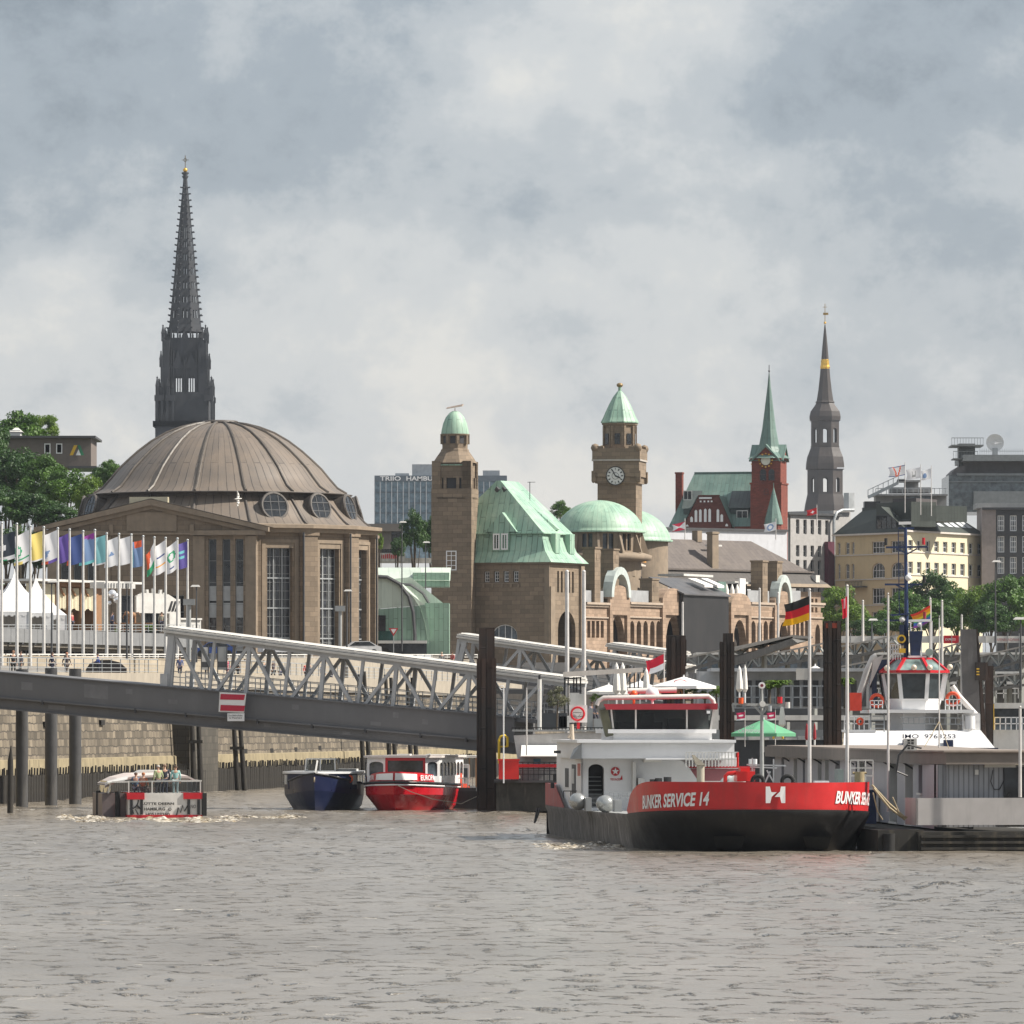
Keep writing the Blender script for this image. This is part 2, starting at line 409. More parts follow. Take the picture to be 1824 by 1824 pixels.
def fc(c):
 key = ('f', c)
 if key in _mc: return _mc[key]
 m, t, b = _mk('flag_cloth'); b.inputs['Base Color'].default_value = (*c, 1); b.inputs['Roughness'].default_value = .7
 tl = _n(t, 'ShaderNodeBsdfTranslucent'); tl.inputs[0].default_value = (*c, 1); mx = _n(t, 'ShaderNodeMixShader'); mx.inputs[0].default_value = .42
 t.links.new(b.outputs[0], mx.inputs[1]); t.links.new(tl.outputs[0], mx.inputs[2]); t.links.new(mx.outputs[0], t.nodes['Material Output'].inputs[0]); _mc[key] = m; return m
LEAF1 = leaf((.022,.075,.008), (.10,.20,.018)); LEAF2 = leaf((.055,.125,.010), (.19,.29,.025)); LEAF3 = leaf((.014,.052,.010), (.058,.13,.020))
BARK = paint((.09,.07,.05), .9, name='bark', scale=4)
COPPER = seam((.245,.405,.315), (.40,.55,.42), .70, .55, name='green_copper', stain=.85, line=.11)
COPPERD = seam((.12,.20,.175), (.20,.28,.24), .62, .55, name='dull_copper', stain=.7)
SAND = stone((.225,.175,.125), 1.15, .52, .018, name='sandstone', var=.22, stain=.35, bump=.3)
SANDT = paint((.26,.205,.15), .85, name='sandstone_trim', var=.2, dirt=.45, scale=.8)
def win(parent, x0, x1, z0, z1, y, nx=2, nz=2, fw=.08, frame=None, pane=None, arch=0.0, M=None, name='window', bow=0):
 """window > pane: a bar frame proud of a dark reflecting pane"""
 frame = frame or WHITE; pane = pane or GLASS
 mb = MB(M); d = .06; e = z1 - arch
 mb.box(x0, x0+fw, y-d, y, z0, e); mb.box(x1-fw, x1, y-d, y, z0, e); mb.box(x0+fw, x1-fw, y-d, y, z0, z0+fw)
 if arch <= 0: mb.box(x0+fw, x1-fw, y-d, y, z1-fw, z1)
 def top(x):
  if arch <= 0: return z1-fw
  h = (x1-x0)/2; q = max(0, 1-((x-(x0+x1)/2)/h)**2); return e + arch*math.sqrt(q) - fw*.5
 mw = fw*.62
 for i in range(1, nx):
  x = x0 + (x1-x0)*i/nx; mb.box(x-mw/2, x+mw/2, y-d+.012, y, z0+fw, top(x))
 for j in range(1, nz):
  z = z0 + (z1-z0)*j/nz
  for i in range(nx):
   a = x0 + (x1-x0)*i/nx + (fw if i == 0 else mw/2); b = x0 + (x1-x0)*(i+1)/nx - (fw if i == nx-1 else mw/2)
   if z < e+.01 : mb.box(a, b, y-d+.015, y, z-mw/2, z+mw/2)
 if arch > 0:
  n = 8; h = (x1-x0)/2; m = (x0+x1)/2
  P = [(m-h*math.cos(math.pi*k/n), e+arch*math.sin(math.pi*k/n)) for k in range(n+1)]
  Q = [(m-(h-fw)*math.cos(math.pi*k/n), e+(arch-fw)*math.sin(math.pi*k/n)) for k in range(n+1)]
  for k in range(n):
   mb.prism([P[k], P[k+1], Q[k+1], Q[k]], y-d+.004, y)
 w_ = mb.build(name, frame, parent)
 g = MB(M); p = [(x0, y+.02, z0), (x1, y+.02, z0)]
 if arch > 0: p += [(q[0], y+.02, q[1]) for q in P[::-1]]
 else: p += [(x1, y+.02, z1), (x0, y+.02, z1)]
 g.quad(*p); g.build('pane', pane, w_)
 return w_
# ================================================================ the setting
def noise2(x, y, seed=0, octs=((1,1),)):
 rs = np.random.RandomState(seed); o = np.zeros_like(x)
 for (fq, am) in octs:
  for _ in range(7):
   a = rs.uniform(0, 2*np.pi); k = fq*rs.uniform(.6, 1.5); o += am*np.sin(x*k*np.cos(a)+y*k*np.sin(a)+rs.uniform(0, 6.28))/2.6
 return o
def wave_h(X, Y):
 rs = np.random.RandomState(5); h = np.zeros_like(X);
 for i in range(70):
  lam = 0.8 * (9/0.8)**rs.uniform(0, 1)**1.2; k = 2*np.pi/lam
  th = R(205) + rs.normal(0, .62)
  amp = .0016*lam*(1 if lam < 4 else (4/lam)**1.2)
  ph = rs.uniform(0, 6.28)
  h += amp*np.sin(k*(X*np.cos(th)+Y*np.sin(th))+ph + .5*np.sin(.21*X+.13*Y+ph))
 c = noise2(X*.9, Y*1.1, 9, ((1.7, .8), (.6, .5), (.15, .5)))
 h += .13*np.clip(c-.85, 0, 1.0)
 gust = .72 + .38*noise2(X, Y*.6, 3, ((.09, .6), (.25, .4)))
 return h*np.clip(gust, .25, 1.5)
rows = [-40.0, 0.0, 60.0, 90.0]; y = 105.0
while y < 1200:
 rows.append(y); y += max(.26, .26*(y/190)**1.6) if y < 780 else 40
cols = np.linspace(-1.18, 1.18, 250)*(912/F)
rows = np.array(rows); outer = np.array([1.6, 2.6, 6, 14])*(912/F)
cc = np.concatenate([-outer[::-1], cols, outer])
Yg = np.repeat(rows[:, None], len(cc), 1); Xg = np.maximum(Yg, 60)*cc[None, :]
Xg = Xg + (Yg < 60)*Xg*3
Zg = wave_h(Xg, Yg)*(Yg > 100)
nr, nc = Xg.shape
vs = np.stack([Xg, Yg, Zg], -1).reshape(-1, 3)
me = bpy.data.meshes.new('river_water')
idx = np.arange(nr*nc).reshape(nr, nc)
q = np.stack([idx[:-1, :-1], idx[:-1, 1:], idx[1:, 1:], idx[1:, :-1]], -1).reshape(-1, 4)
me.vertices.add(len(vs)); me.vertices.foreach_set('co', vs.ravel())
me.loops.add(q.size); me.loops.foreach_set('vertex_index', q.ravel())
me.polygons.add(len(q)); me.polygons.foreach_set('loop_start', np.arange(len(q))*4)
me.polygons.foreach_set('use_smooth', np.ones(len(q), bool)); me.update(calc_edges=True)
wm, t, b = _mk('river_water_surface'); g = _n(t, 'ShaderNodeTexCoord').outputs['Object']
n1 = _noise(t, g, .05, 4, .6); n2 = _noise(t, g, 1.4, 6, .66, (1, .55, 1)); n3 = _noise(t, g, .30, 5, .6, (.5, 1.2, 1))
col = _mix(t, _rng(t, n1, .3, .7, 0, 1), (.18, .155, .122), (.25, .22, .18))  # base tone raised beyond the water's own brown to stand in for glare
fo = _n(t, 'ShaderNodeMath', operation='MULTIPLY'); t.links.new(_rng(t, n2, .57, .66, 0, 1), fo.inputs[0]); t.links.new(_rng(t, n3, .585, .66, 0, .85), fo.inputs[1])
t.links.new(_mix(t, fo.outputs[0], col, (.55, .53, .48)), b.inputs['Base Color'])
t.links.new(_rng(t, fo.outputs[0], 0, 1, .20, .8), b.inputs['Roughness']); b.inputs['IOR'].default_value = 1.34
b0 = _n(t, 'ShaderNodeBump'); b0.inputs['Strength'].default_value = 1; b0.inputs['Distance'].default_value = 1.7
pk = _rng(t, _noise(t, g, 1.0, 4, .66, (1.15, .62, 1), .5), .56, .80, 0, 1); md_ = _n(t, 'ShaderNodeMath', operation='MULTIPLY'); t.links.new(pk, md_.inputs[0]); t.links.new(_rng(t, _noise(t, g, .07, 3, .6, (.6, 1, 1)), .35, .62, .35, 1.25), md_.inputs[1]); t.links.new(md_.outputs[0], b0.inputs['Height'])
bp = _n(t, 'ShaderNodeBump'); bp.inputs['Strength'].default_value = .7; bp.inputs['Distance'].default_value = .04
t.links.new(_noise(t, g, 2.4, 5, .62, (.8, 1, 1), .4), bp.inputs['Height']); t.links.new(b0.outputs[0], bp.inputs['Normal']); t.links.new(bp.outputs[0], b.inputs['Normal'])
me.materials.append(wm)
water = bpy.data.objects.new('river_water', me); SC.collection.objects.link(water); water['kind'] = 'structure'
# quay line in plan, inland is to its left/beyond
QL = [(-70, 196), (-35.2, 482), (-23.6, 577), (-8.6, 700), (7, 785), (60, 890), (330, 1080)]
def quay_at(px):
 k = (px-HX)/F
 for (a, b) in zip(QL[:-1], QL[1:]):
  dx, dy = b[0]-a[0], b[1]-a[1]; den = dx - k*dy
  if abs(den) < 1e-9: continue
  t_ = (k*a[1]-a[0])/den
  if 0 <= t_ <= 1: return a[1]+dy*t_
 return 900
GROUND = paint((.20,.185,.165), .9, name='paving', var=.2, dirt=.2)
GRASS = leaf((.035,.075,.012), (.10,.16,.03), 'grass')
mb = MB()
cop = [8.95, 9.0, 9.55, 9.75, 9.75, 9.75, 9.75]
def off(i, d):
 a, b = Vector(QL[max(0, i-1)]), Vector(QL[min(len(QL)-1, i+1)]); u = (b-a).normalized()
 return (QL[i][0]-u.y*d, QL[i][1]+u.x*d)
lv = [(0, 8.7), (9, 8.7), (13, 9.6), (40, 10.6), (160, 11.5), (900, 14), (6000, 14)]
P = [[(*off(i, d), z + (cop[i]-8.95)*(.9 if k < 3 else .2)) for k, (d, z) in enumerate(lv)] for i in range(len(QL))]
nL = len(lv); vs = [p for r_ in P for p in r_]
fs = [(i*nL+j, (i+1)*nL+j, (i+1)*nL+j+1, i*nL+j+1) for i in range(len(QL)-1) for j in range(nL-1)]
mb.add(vs, fs); mb.build('ground', GROUND)['kind'] = 'structure'
# quay wall: rough granite courses over a smooth sand-coloured toe, concrete coping
QW = stone((.185,.158,.118), 1.2, .56, .05, name='granite_quay', wob=.30, var=.60, mc=(.05,.043,.035), bump=1.0, stain=.75)
TOE = paint((.30,.25,.155), .9, name='concrete_toe', var=.25, dirt=.7, scale=.7, dirtc=(.08,.07,.05))
COPE = paint((.36,.32,.26), .85, name='coping_concrete', var=.15, dirt=.45, scale=.7)
qw = thing('quay_wall', 'long stone quay wall behind the gangway with sandy toe above timber fender piles', 'quay wall')
wa, to, co, bk = MB(), MB(), MB(), MB(); s0 = 0
for i in range(len(QL)-1):
 a, b = QL[i], QL[i+1]; ln = math.dist(a, b)
 def seg(m_, d0, z0a, z0b, z1a, z1b, d1):
  n_ = max(1, int(ln/14))
  for k in range(n_):
   t0, t1 = k/n_, (k+1)/n_
   def pt(t_, d, za, zb):
    u = (Vector(b)-Vector(a)).normalized(); return (a[0]+(b[0]-a[0])*t_+u.y*d, a[1]+(b[1]-a[1])*t_-u.x*d, za+(zb-za)*t_)
   v4 = [pt(t0, d0, z0a, z0b), pt(t1, d0, z0a, z0b), pt(t1, d1, z1a, z1b), pt(t0, d1, z1a, z1b)]
   m_.add(v4, [(0,1,2,3)], [[(s0+ln*t0, z0a), (s0+ln*t1, z0a), (s0+ln*t1, z1a), (s0+ln*t0, z1a)]])
 seg(to, .75, -1, -1, 2.9, 2.9, .55); seg(to, .55, 2.9, 2.9, 2.95, 2.95, .36)
 if 0 < i < 4: seg(bk, 1.0, -1, -1, 1.75, 1.75, 1.0)  # near-black strip standing just behind the fender piles
 seg(wa, .36, 2.9, 2.9, 8.3, 8.3, .0)
 seg(co, .22, 8.3, 8.3, cop[i], cop[i+1], .22); seg(co, .22, cop[i], cop[i+1], cop[i], cop[i+1], -.3); seg(co, .0, 8.29, 8.29, 8.3, 8.3, .22)
 seg(co, -.3, 8.3, 8.3, cop[i], cop[i+1], -.3)
 s0 += ln
wa.build('stone_face', QW, qw); bk.build('dark_backing', paint((.012,.011,.009), .9, name='near_black_backing'), qw); to.build('toe', TOE, qw); co.build('coping', COPE, qw)
def along_quay(px, d=0.0):
 D = quay_at(px); k = (px-HX)/F
 for (a, b) in zip(QL[:-1], QL[1:]):
  if a[1] <= D <= b[1]: break
 u = (Vector(b)-Vector(a)).normalized()
 return Vector((k*D + u.y*d, D - u.x*d)), math.atan2(u.y, u.x)
# dark drain holes as recessed boxes
HOLE = paint((.012,.011,.010), .9, name='drain_shadow')
mb = MB()
for (px, py) in [(75,1290),(175,1287),(226,1351),(335,1343),(430,1338),(477,1337),(520,1335),(563,1332),(700,1325),(640,1262),(205,1225)]:
 p, a = along_quay(px, .0); z = ZC+(HY-py)/F*p.y
 mb.M = Matrix.Translation((p.x, p.y, z)) @ Matrix.Rotation(a, 4, 'Z')
 mb.box(-.75, .75, -.37, .2, -.19, .19)
mb.build('drain_hole', HOLE, qw)
# fender piles: a palisade of tarred timber posts at the toe, plus taller groups
PILE = paint((.026,.023,.019), .9, name='tarred_timber', var=.5, dirt=.45, scale=2, dirtc=(.09,.08,.06))
fp = MB(); fp.tube([(0,0,-1.2),(0,0,1.85)], .27, 8); fp.prism([(-.10, 1.75), (.10, 1.75), (.05, 2.35)], -.06, .06)
first = None; px = -14
s = 0.0
for (a, b) in zip([(-36.4,472), QL[2], QL[3]], [QL[2], QL[3], (-3.4,732)]):
 a, b = Vector(a), Vector(b); u = (b-a).normalized(); ln = (b-a).length; s = 0.0
 while s < ln:
  p = a + u*s; q_ = (p.x+u.y*1.35, p.y-u.x*1.35)
  if first is None:
   first = fp.build('fender_pile', PILE); o = first
   tag(o, 'tarred timber fender pile in the palisade along the foot of the quay wall', 'fender pile', 'fender piles along the quay')
  else: o = dup(first)
  o.location = (q_[0], q_[1], random.uniform(-.08, .08)); o.rotation_euler = (random.uniform(-.02,.02), random.uniform(-.02,.02), math.atan2(u.y, u.x)+random.uniform(-.1,.1))
  s += .98
o = None
# timber mooring dolphins leaning on the wall
def dolphin(px, pyt, lean, lab, n=2, dd=2.2):
 p, a = along_quay(px, dd); h = ZC+(HY-pyt)/F*p.y
 m_ = MB()
 for k in range(n):
  m_.tube([(k*.55-.3+lean, k*.15, -1), (k*.5-.3, k*.12, h*random.uniform(.93, 1))], .24, 8, .17)
 m_.box(-.55, .6, -.28, -.12, h*.5, h*.5+.25)
 o = m_.build('mooring_dolphin', PILE); o.location = (p.x, p.y, 0)
 tag(o, lab, 'mooring dolphin', 'timber dolphins against the quay wall')
dolphin(298, 1235, .25, 'paired timber dolphin left of the dark stone pier under the gangway')
dolphin(374, 1262, .45, 'paired timber dolphin just right of the dark stone pier under the gangway')
dolphin(602, 1190, .55, 'tall timber dolphin behind the gangway above the blue launch', 2)
dolphin(651, 1196, .5, 'timber dolphin behind the gangway above the gap between blue and red launch', 2)
dolphin(690, 1200, .5, 'timber dolphin behind the gangway above the red launch', 2)
dolphin(822, 1200, .6, 'thick timber dolphin behind the gangway beside the tall steel pile', 3)
# dark stone pier bulging from the wall
p, a = along_quay(318, 0)
mb = MB(); mb.box(-4.2, 9.5, -1.6, .5, -1, 8.2)
o = mb.build('stone_pier', stone((.075,.068,.055), 1.3, .56, .03, name='wet_stone', var=.3, stain=.6)); o.location = (p.x, p.y, 0); o.rotation_euler = (0, 0, a)
tag(o, 'dark wet stone pier standing out from the quay wall behind the tour boat', 'pier')
# grassy hill behind the left bank
mb = MB(); n = 26; vs = [];
for i in range(n+1):
 for j in range(13):
  X = -150 + i*6.4; Y = 800 + j*34
  e = max(0, 1-((X+100)/64.0)**2)*math.sin(min(1, j/7)*math.pi/2)
  vs.append((X, Y, 9.5 + 19*e + .7*math.sin(X*.3+Y*.11)))
mb.s = True; mb.add(vs, [(i*13+j, (i+1)*13+j, (i+1)*13+j+1, i*13+j+1) for i in range(n) for j in range(12)])
mb.build('hill', GRASS)['kind'] = 'structure'
# ------------------------------------------------------------- trees
def crown_mesh(rx, rz, nleaf, size, seed, clumps=56):
 rs = np.random.RandomState(seed)
 C = []
 while len(C) < clumps:
  d = rs.normal(size=3); d /= np.linalg.norm(d)
  if d[2] < -.55: continue
  r = rs.uniform(.35, 1.0)**.55
  C.append((d[0]*rx*r*rs.uniform(.75, 1.08), d[1]*rx*r*rs.uniform(.75, 1.08), d[2]*rz*r, rs.uniform(.20, .38)*rx))
 C = np.array(C); ci = rs.randint(0, clumps, nleaf)
 d = rs.normal(size=(nleaf, 3)); d /= np.linalg.norm(d, axis=1)[:, None]
 rr = rs.uniform(.25, 1, nleaf)**.5
 P = C[ci, :3] + d*(rr*C[ci, 3])[:, None]*np.array([1, 1, .72])
 a = rs.normal(size=(nleaf, 3)); a /= np.linalg.norm(a, axis=1)[:, None]
 nrm = d*.9 + rs.normal(size=(nleaf, 3))*.55 + np.array([0, 0, .35]); nrm /= np.linalg.norm(nrm, axis=1)[:, None]
 u = np.cross(nrm, a); u /= np.linalg.norm(u, axis=1)[:, None]; v = np.cross(nrm, u)
 s_ = size*rs.uniform(.6, 1.35, nleaf)[:, None]
 vs = np.stack([P-u*s_, P+v*s_*.55, P+u*s_, P-v*s_*.55], 1).reshape(-1, 3)
 me = bpy.data.meshes.new('crown'); m4 = nleaf*4
 me.vertices.add(m4); me.vertices.foreach_set('co', vs.ravel()); me.loops.add(m4); me.loops.foreach_set('vertex_index', np.arange(m4))
 me.polygons.add(nleaf); me.polygons.foreach_set('loop_start', np.arange(nleaf)*4); me.update(calc_edges=True)
 return me, C
_tp = {}
def tree(px, pyt, pyb, D, wpx, lab, kind=0, group=None, name='leafy_tree', seed=None):
 """crown top at pyt, crown foot at pyb, width in photo pixels"""
 k_ = D/F; rx = wpx*k_/2; top = ZC+(HY-pyt)*k_; foot = ZC+(HY-pyb)*k_; rz = (top-foot)/2
 base = 9.0 if D < 2000 else 9
 key = (kind, (seed if seed is not None else random.randrange(3)))
 if key not in _tp:
  me, C = crown_mesh(1.0, 1.0, 8500, .052, 11+key[1]*7+kind*31)
  me.materials.append((LEAF1, LEAF2, LEAF3)[kind]); _tp[key] = (me, C)
 me, C = _tp[key]
 zc = foot+rz; X = (px-HX)*k_
 t_ = thing(name, lab, 'tree', (X, D, base), 0, group)
 c = bpy.data.objects.new('crown', me); SC.collection.objects.link(c); c.parent = t_; c.location = (0, 0, zc-base); c.scale = (rx, rx, rz)
 c.rotation_euler = (0, 0, random.uniform(0, 6.28))
 mb = MB(); h = zc-base; r0 = .035*rx+.12
 mb.tube([(0,0,-.3), (.02*rx,0,h*.5), (0,.03*rx,h)], r0, 8, r0*.55)
 for i in range(5):
  a = i*1.3; mb.tube([(0,0,h*.55+.06*h*i), (math.cos(a)*rx*.5, math.sin(a)*rx*.5, h+rz*.1*i)], r0*.5, 6, r0*.15)
 mb.build('trunk', BARK, t_)
 return t_
# ================================================================ domed tunnel building
DOMEM = seam((.155,.13,.108), (.21,.165,.125), .98, .48, name='brown_sheet_roof', lc=(.05,.043,.037), cross=9, stain=.6, line=.12)
DROOF = seam((.10,.088,.078), (.13,.11,.095), .75, .55, name='dark_sheet_roof', lc=(.035,.03,.027), stain=.4)
K = 740/F; CX = (392-HX)*K
tb = thing('tunnel_building', 'large round sandstone hall with a broad ribbed brown metal dome and a gabled front', 'building', (CX, 740, 9.8), R(-6))
def zt(py, D=740): return ZC + (HY-py)/F*D - 9.8
prof = [(229,882),(212,872),(197,855),(183,838),(166,822),(148,806),(124,788),(98,773),(72,763),(48,757),(20,753),(0.5,752.5)]
pr = [(r*K, zt(y)) for r, y in prof]
m = MB(); m.lathe(pr, 64); m.build('dome', DOMEM, tb)
for k in range(16):
 a = R(-90+11.25+22.5*k-14); m = MB()
 m.tube([(r*math.cos(a), r*math.sin(a), z+.05) for r, z in pr[:-1]], .16, 6); m.build('dome_rib', seam((.10,.085,.07),(.13,.11,.09),.75,.5, name='rib_metal'), tb)
m = MB(); m.lathe([(1.9, zt(753.5)), (1.9, zt(750)), (1.6, zt(749)), (.1, zt(748.6))], 20); m.build('dome_cap', DROOF, tb)
m = MB(); m.lathe([(13.9, zt(884)), (14.0, zt(882.5)), (13.6, zt(881.6))], 64); m.lathe([(12.9, zt(892)), (12.9, zt(884)), (13.9, zt(884))], 64); m.build('dome_eave', DROOF, tb)
sk = [(272,941),(262,934),(252,924),(243,914),(234,905),(224,895),(217,888)]
m = MB(); m.lathe([(r*K, zt(y)) for r, y in sk], 64); m.build('lower_roof', DOMEM, tb)
for k in range(16):
 a = R(-90+11.25+22.5*k-14); m = MB()
 m.tube([(r*K*math.cos(a), r*K*math.sin(a), zt(y)+.05) for r, y in sk], .14, 6); m.build('lower_roof_rib', DROOF, tb)
# bull's-eye windows in the lower roof
for k in (-3,-2,2,3,4,5):
 Mo = Matrix.Rotation(R(22.5*k-14), 4, 'Z') @ Matrix.Translation((0, -14.75, zt(908))) @ Matrix.Rotation(R(-16), 4, 'X')
 f = MB(Mo); f.tube([(1.42*math.cos(R(a)), .06, 1.42*math.sin(R(a))) for a in range(0, 361, 15)], .16, 6, caps=False)
 f.prism([(1.5*math.cos(R(a)), 1.5*math.sin(R(a))) for a in range(0, 360, 15)], .05, 2.6)
 f = f.build('round_window', DROOF, tb)
 g_ = MB(Mo); g_.prism([(1.34*math.cos(R(a)), 1.34*math.sin(R(a))) for a in range(0, 360, 15)], .0, .04); g_.build('pane', GLASS, f)
 g_ = MB(Mo)
 for q in (-.45, .45): g_.box(q-.04, q+.04, -.04, -.002, -1.2, 1.2); g_.box(-1.2, 1.2, -.043, -.003, q-.04, q+.04)
 g_.build('glazing_bar', DARK, f)
# drum: sixteen flat bays
AP = 16.05; hw = AP*math.tan(R(11.25)); wall = MB(); trim = MB(); pil = MB(); zc_ = zt(955)
for k in range(2, 15):
 wall.M = Matrix.Rotation(R(22.5*k-14), 4, 'Z')
 w_ = k in (2,3,4,5,12,13,14,11)
 hz0, hz1 = 1.4, zt(982)
 wall.holewall(-hw, hw, -.5, zc_, [(-1.42, 1.42, hz0, hz1)] if w_ else [], -AP, .75)
 if w_:
  trim.M = wall.M
  for sx in (-1, 1): trim.box(sx*1.62, sx*2.05, -AP-.12, -AP+.1, hz0, zt(973));
  trim.box(-2.05, 2.05, -AP-.14, -AP+.1, zt(973), zt(967)); trim.box(-1.62, 1.62, -AP-.05, -AP+.1, hz1, zt(973))
  win(tb, -1.42, 1.42, hz0, hz1, -AP+.7, 5, 14, .07, GREYP, glass((.03,.033,.04), .15), M=wall.M)
  m = MB(wall.M)
  for q in (-.48, .48): m.box(q-.05, q+.05, -AP+.56, -AP+.63, hz0, hz1)
  for q in range(1, 4): z_ = hz0+(hz1-hz0)*q/4; m.box(-1.42, 1.42, -AP+.55, -AP+.62, z_-.07, z_+.07)
  m.build('mullion', STEEL, tb)
for k in range(1, 16):
 pil.M = Matrix.Rotation(R(22.5*k+11.25-14), 4, 'Z'); rr = AP/math.cos(R(11.25))
 pil.box(-.95, .95, -rr-.38, -rr+.5, -.5, zt(957)); pil.box(-1.1, 1.1, -rr-.5, -rr+.5, zt(960), zc_+.02); pil.box(-1.1, 1.1, -rr-.52, -rr+.5, -.5, 1.0)
wall.build('wall', SAND, tb); trim.build('window_surround', SANDT, tb); pil.build('pilaster', SAND, tb)
m = MB(); m.lathe([(15.5, zc_-.05), (16.9, zc_), (17.0, zc_+.35), (17.35, zc_+.45), (17.35, zc_+.8), (16.1, zt(941)+.1)], 16, a0=-90-11.25-14, a1=-90-11.25-14+360, smooth=False); m.build('cornice', SANDT, tb)
for k in (1, 2, 3, 4, 12, 13):
 a = R(-90+22.5*k+11.25-3.2-14); rr = 16.95; m = MB()
 m.tube([(rr*math.cos(a), rr*math.sin(a), -.4), (rr*math.cos(a), rr*math.sin(a), zc_)], .11, 6); m.build('downpipe', DARK, tb)
# gabled front
H2 = 10.7; yf = -18.0; PM = Matrix.Translation((-4.45, 0, 0)); apex = zt(889, 722); ev = zt(941, 722)
m = MB(PM); holes = []
for s_ in (-1, 1):
 for xc in (6.3, 7.75, 9.1): holes.append((s_*xc-.42, s_*xc+.42, 1.2, zt(960, 722)))
for xc in (-2.6, 0, 2.6): holes.append((xc-.75, xc+.75, .2, zt(1060, 722)))
m.holewall(-H2, H2, -.5, zt(948, 722), holes, yf, .5)
m.prism([(-H2, zt(948, 722)), (H2, zt(948, 722)), (0, apex-.5)], yf, yf+.6)
m.box(H2-.6, H2, yf, -8, -.5, zt(948, 722)-.02); m.box(-H2, -H2+.6, yf, -8, -.5, zt(948, 722)-.02)
m.build('front_wall', SAND, tb)
for h in holes[:6]:
 f = win(tb, h[0], h[1], h[2], h[3], yf+.45, 1, 6, .07, GREYP, M=PM)
 p = MB(PM); z_ = h[2]+(h[3]-h[2])*.64
 for q in range(5):
  a_ = h[2]+.1+(z_-h[2])*q/5;
  if q != 2: p.box(h[0]+.07, h[1]-.07, yf+.42, yf+.44, a_+.1, a_+(z_-h[2])/5-.1)
 p.build('blind', paint((.45,.46,.46), .6, name='grey_blind'), f)
for h in holes[6:]: win(tb, h[0], h[1], h[2], h[3], yf+.45, 2, 5, .08, GREYP, M=PM)
m = MB(PM)
for s_ in (-1, 1):
 m.prism([(s_*12.2, ev-.35), (s_*12.2, ev+.1), (0, apex), (0, apex-.62)], yf-.75, yf+.3)
 m.prism([(s_*11.6, ev-.75), (s_*11.6, ev-.3), (0, apex-.6), (0, apex-1.0)], yf-.32, yf+.2)
 m.box(s_*4.4, s_*11.8, yf-.55, yf+.1, zt(948, 722)-.3, zt(945, 722))
 m.box(s_*4.0, s_*4.4, yf-.25, yf+.1, zt(948, 722)-.3, apex-2.6)
m.box(-2.6, 2.6, yf-.12, yf+.1, zt(946, 722), zt(912, 722)); m.box(-4.0, 4.0, yf-.28, yf+.1, zt(952, 722), zt(949, 722))
for s_ in (-1, 1): m.box(s_*9.75, s_*10.85, yf-.2, yf+.5, -.5, zt(955, 722)); m.box(s_*4.3, s_*5.5, yf-.15, yf+.5, -.5, zt(955, 722))
m.build('gable_cornice', SANDT, tb)
m = MB(PM)
for s_ in (-1, 1): m.quad((0, yf-.7, apex+.06), (s_*12.25, yf-.7, ev+.16), (s_*12.25, -9, ev+.16), (0, -9, apex+.06))
m.build('front_roof', DROOF, tb)
m = MB(PM); m.box(-2.6, 1.4, -16.4, -15.4, apex-1.2, apex+.3); m.build('skylight', paint((.55,.50,.36), .4, name='skylight_sheet'), tb)
# ================================================================ far churches
SOOT = paint((.036,.039,.045), .9, name='sooty_stone', var=.35, dirt=.3, scale=.15, dirtc=(.08,.08,.085))
def pinnacle(m, x, y, z0, r, h):
 m.box(x-r, x+r, y-r, y+r, z0, z0+h*.45)
 m.add([(x-r*1.2,y-r*1.2,z0+h*.45),(x+r*1.2,y-r*1.2,z0+h*.45),(x+r*1.2,y+r*1.2,z0+h*.45),(x-r*1.2,y+r*1.2,z0+h*.45),(x,y,z0+h)], [(0,1,4),(1,2,4),(2,3,4),(3,0,4),(3,2,1,0)])
 m.box(x-r*.5, x+r*.5, y-r*.5, y+r*.5, z0+h*.86, z0+h*.92)
D_ = 1850; K = D_/F
ch = thing('gothic_church_tower', 'tall black gothic church tower with an open stone spire behind the brown dome', 'church tower', ((330-HX)*K, D_, 9))
def zz(py): return ZC + (HY-py)*K - 9
m = MB(); sp = [(32, 592), (29, 579), (26, 550), (23.5, 525), (21, 500), (18.5, 475), (16.5, 450), (14.2, 428), (11.8, 405), (9.4, 380), (6.8, 352), (4.6, 332), (3.6, 318), (3, 310)]
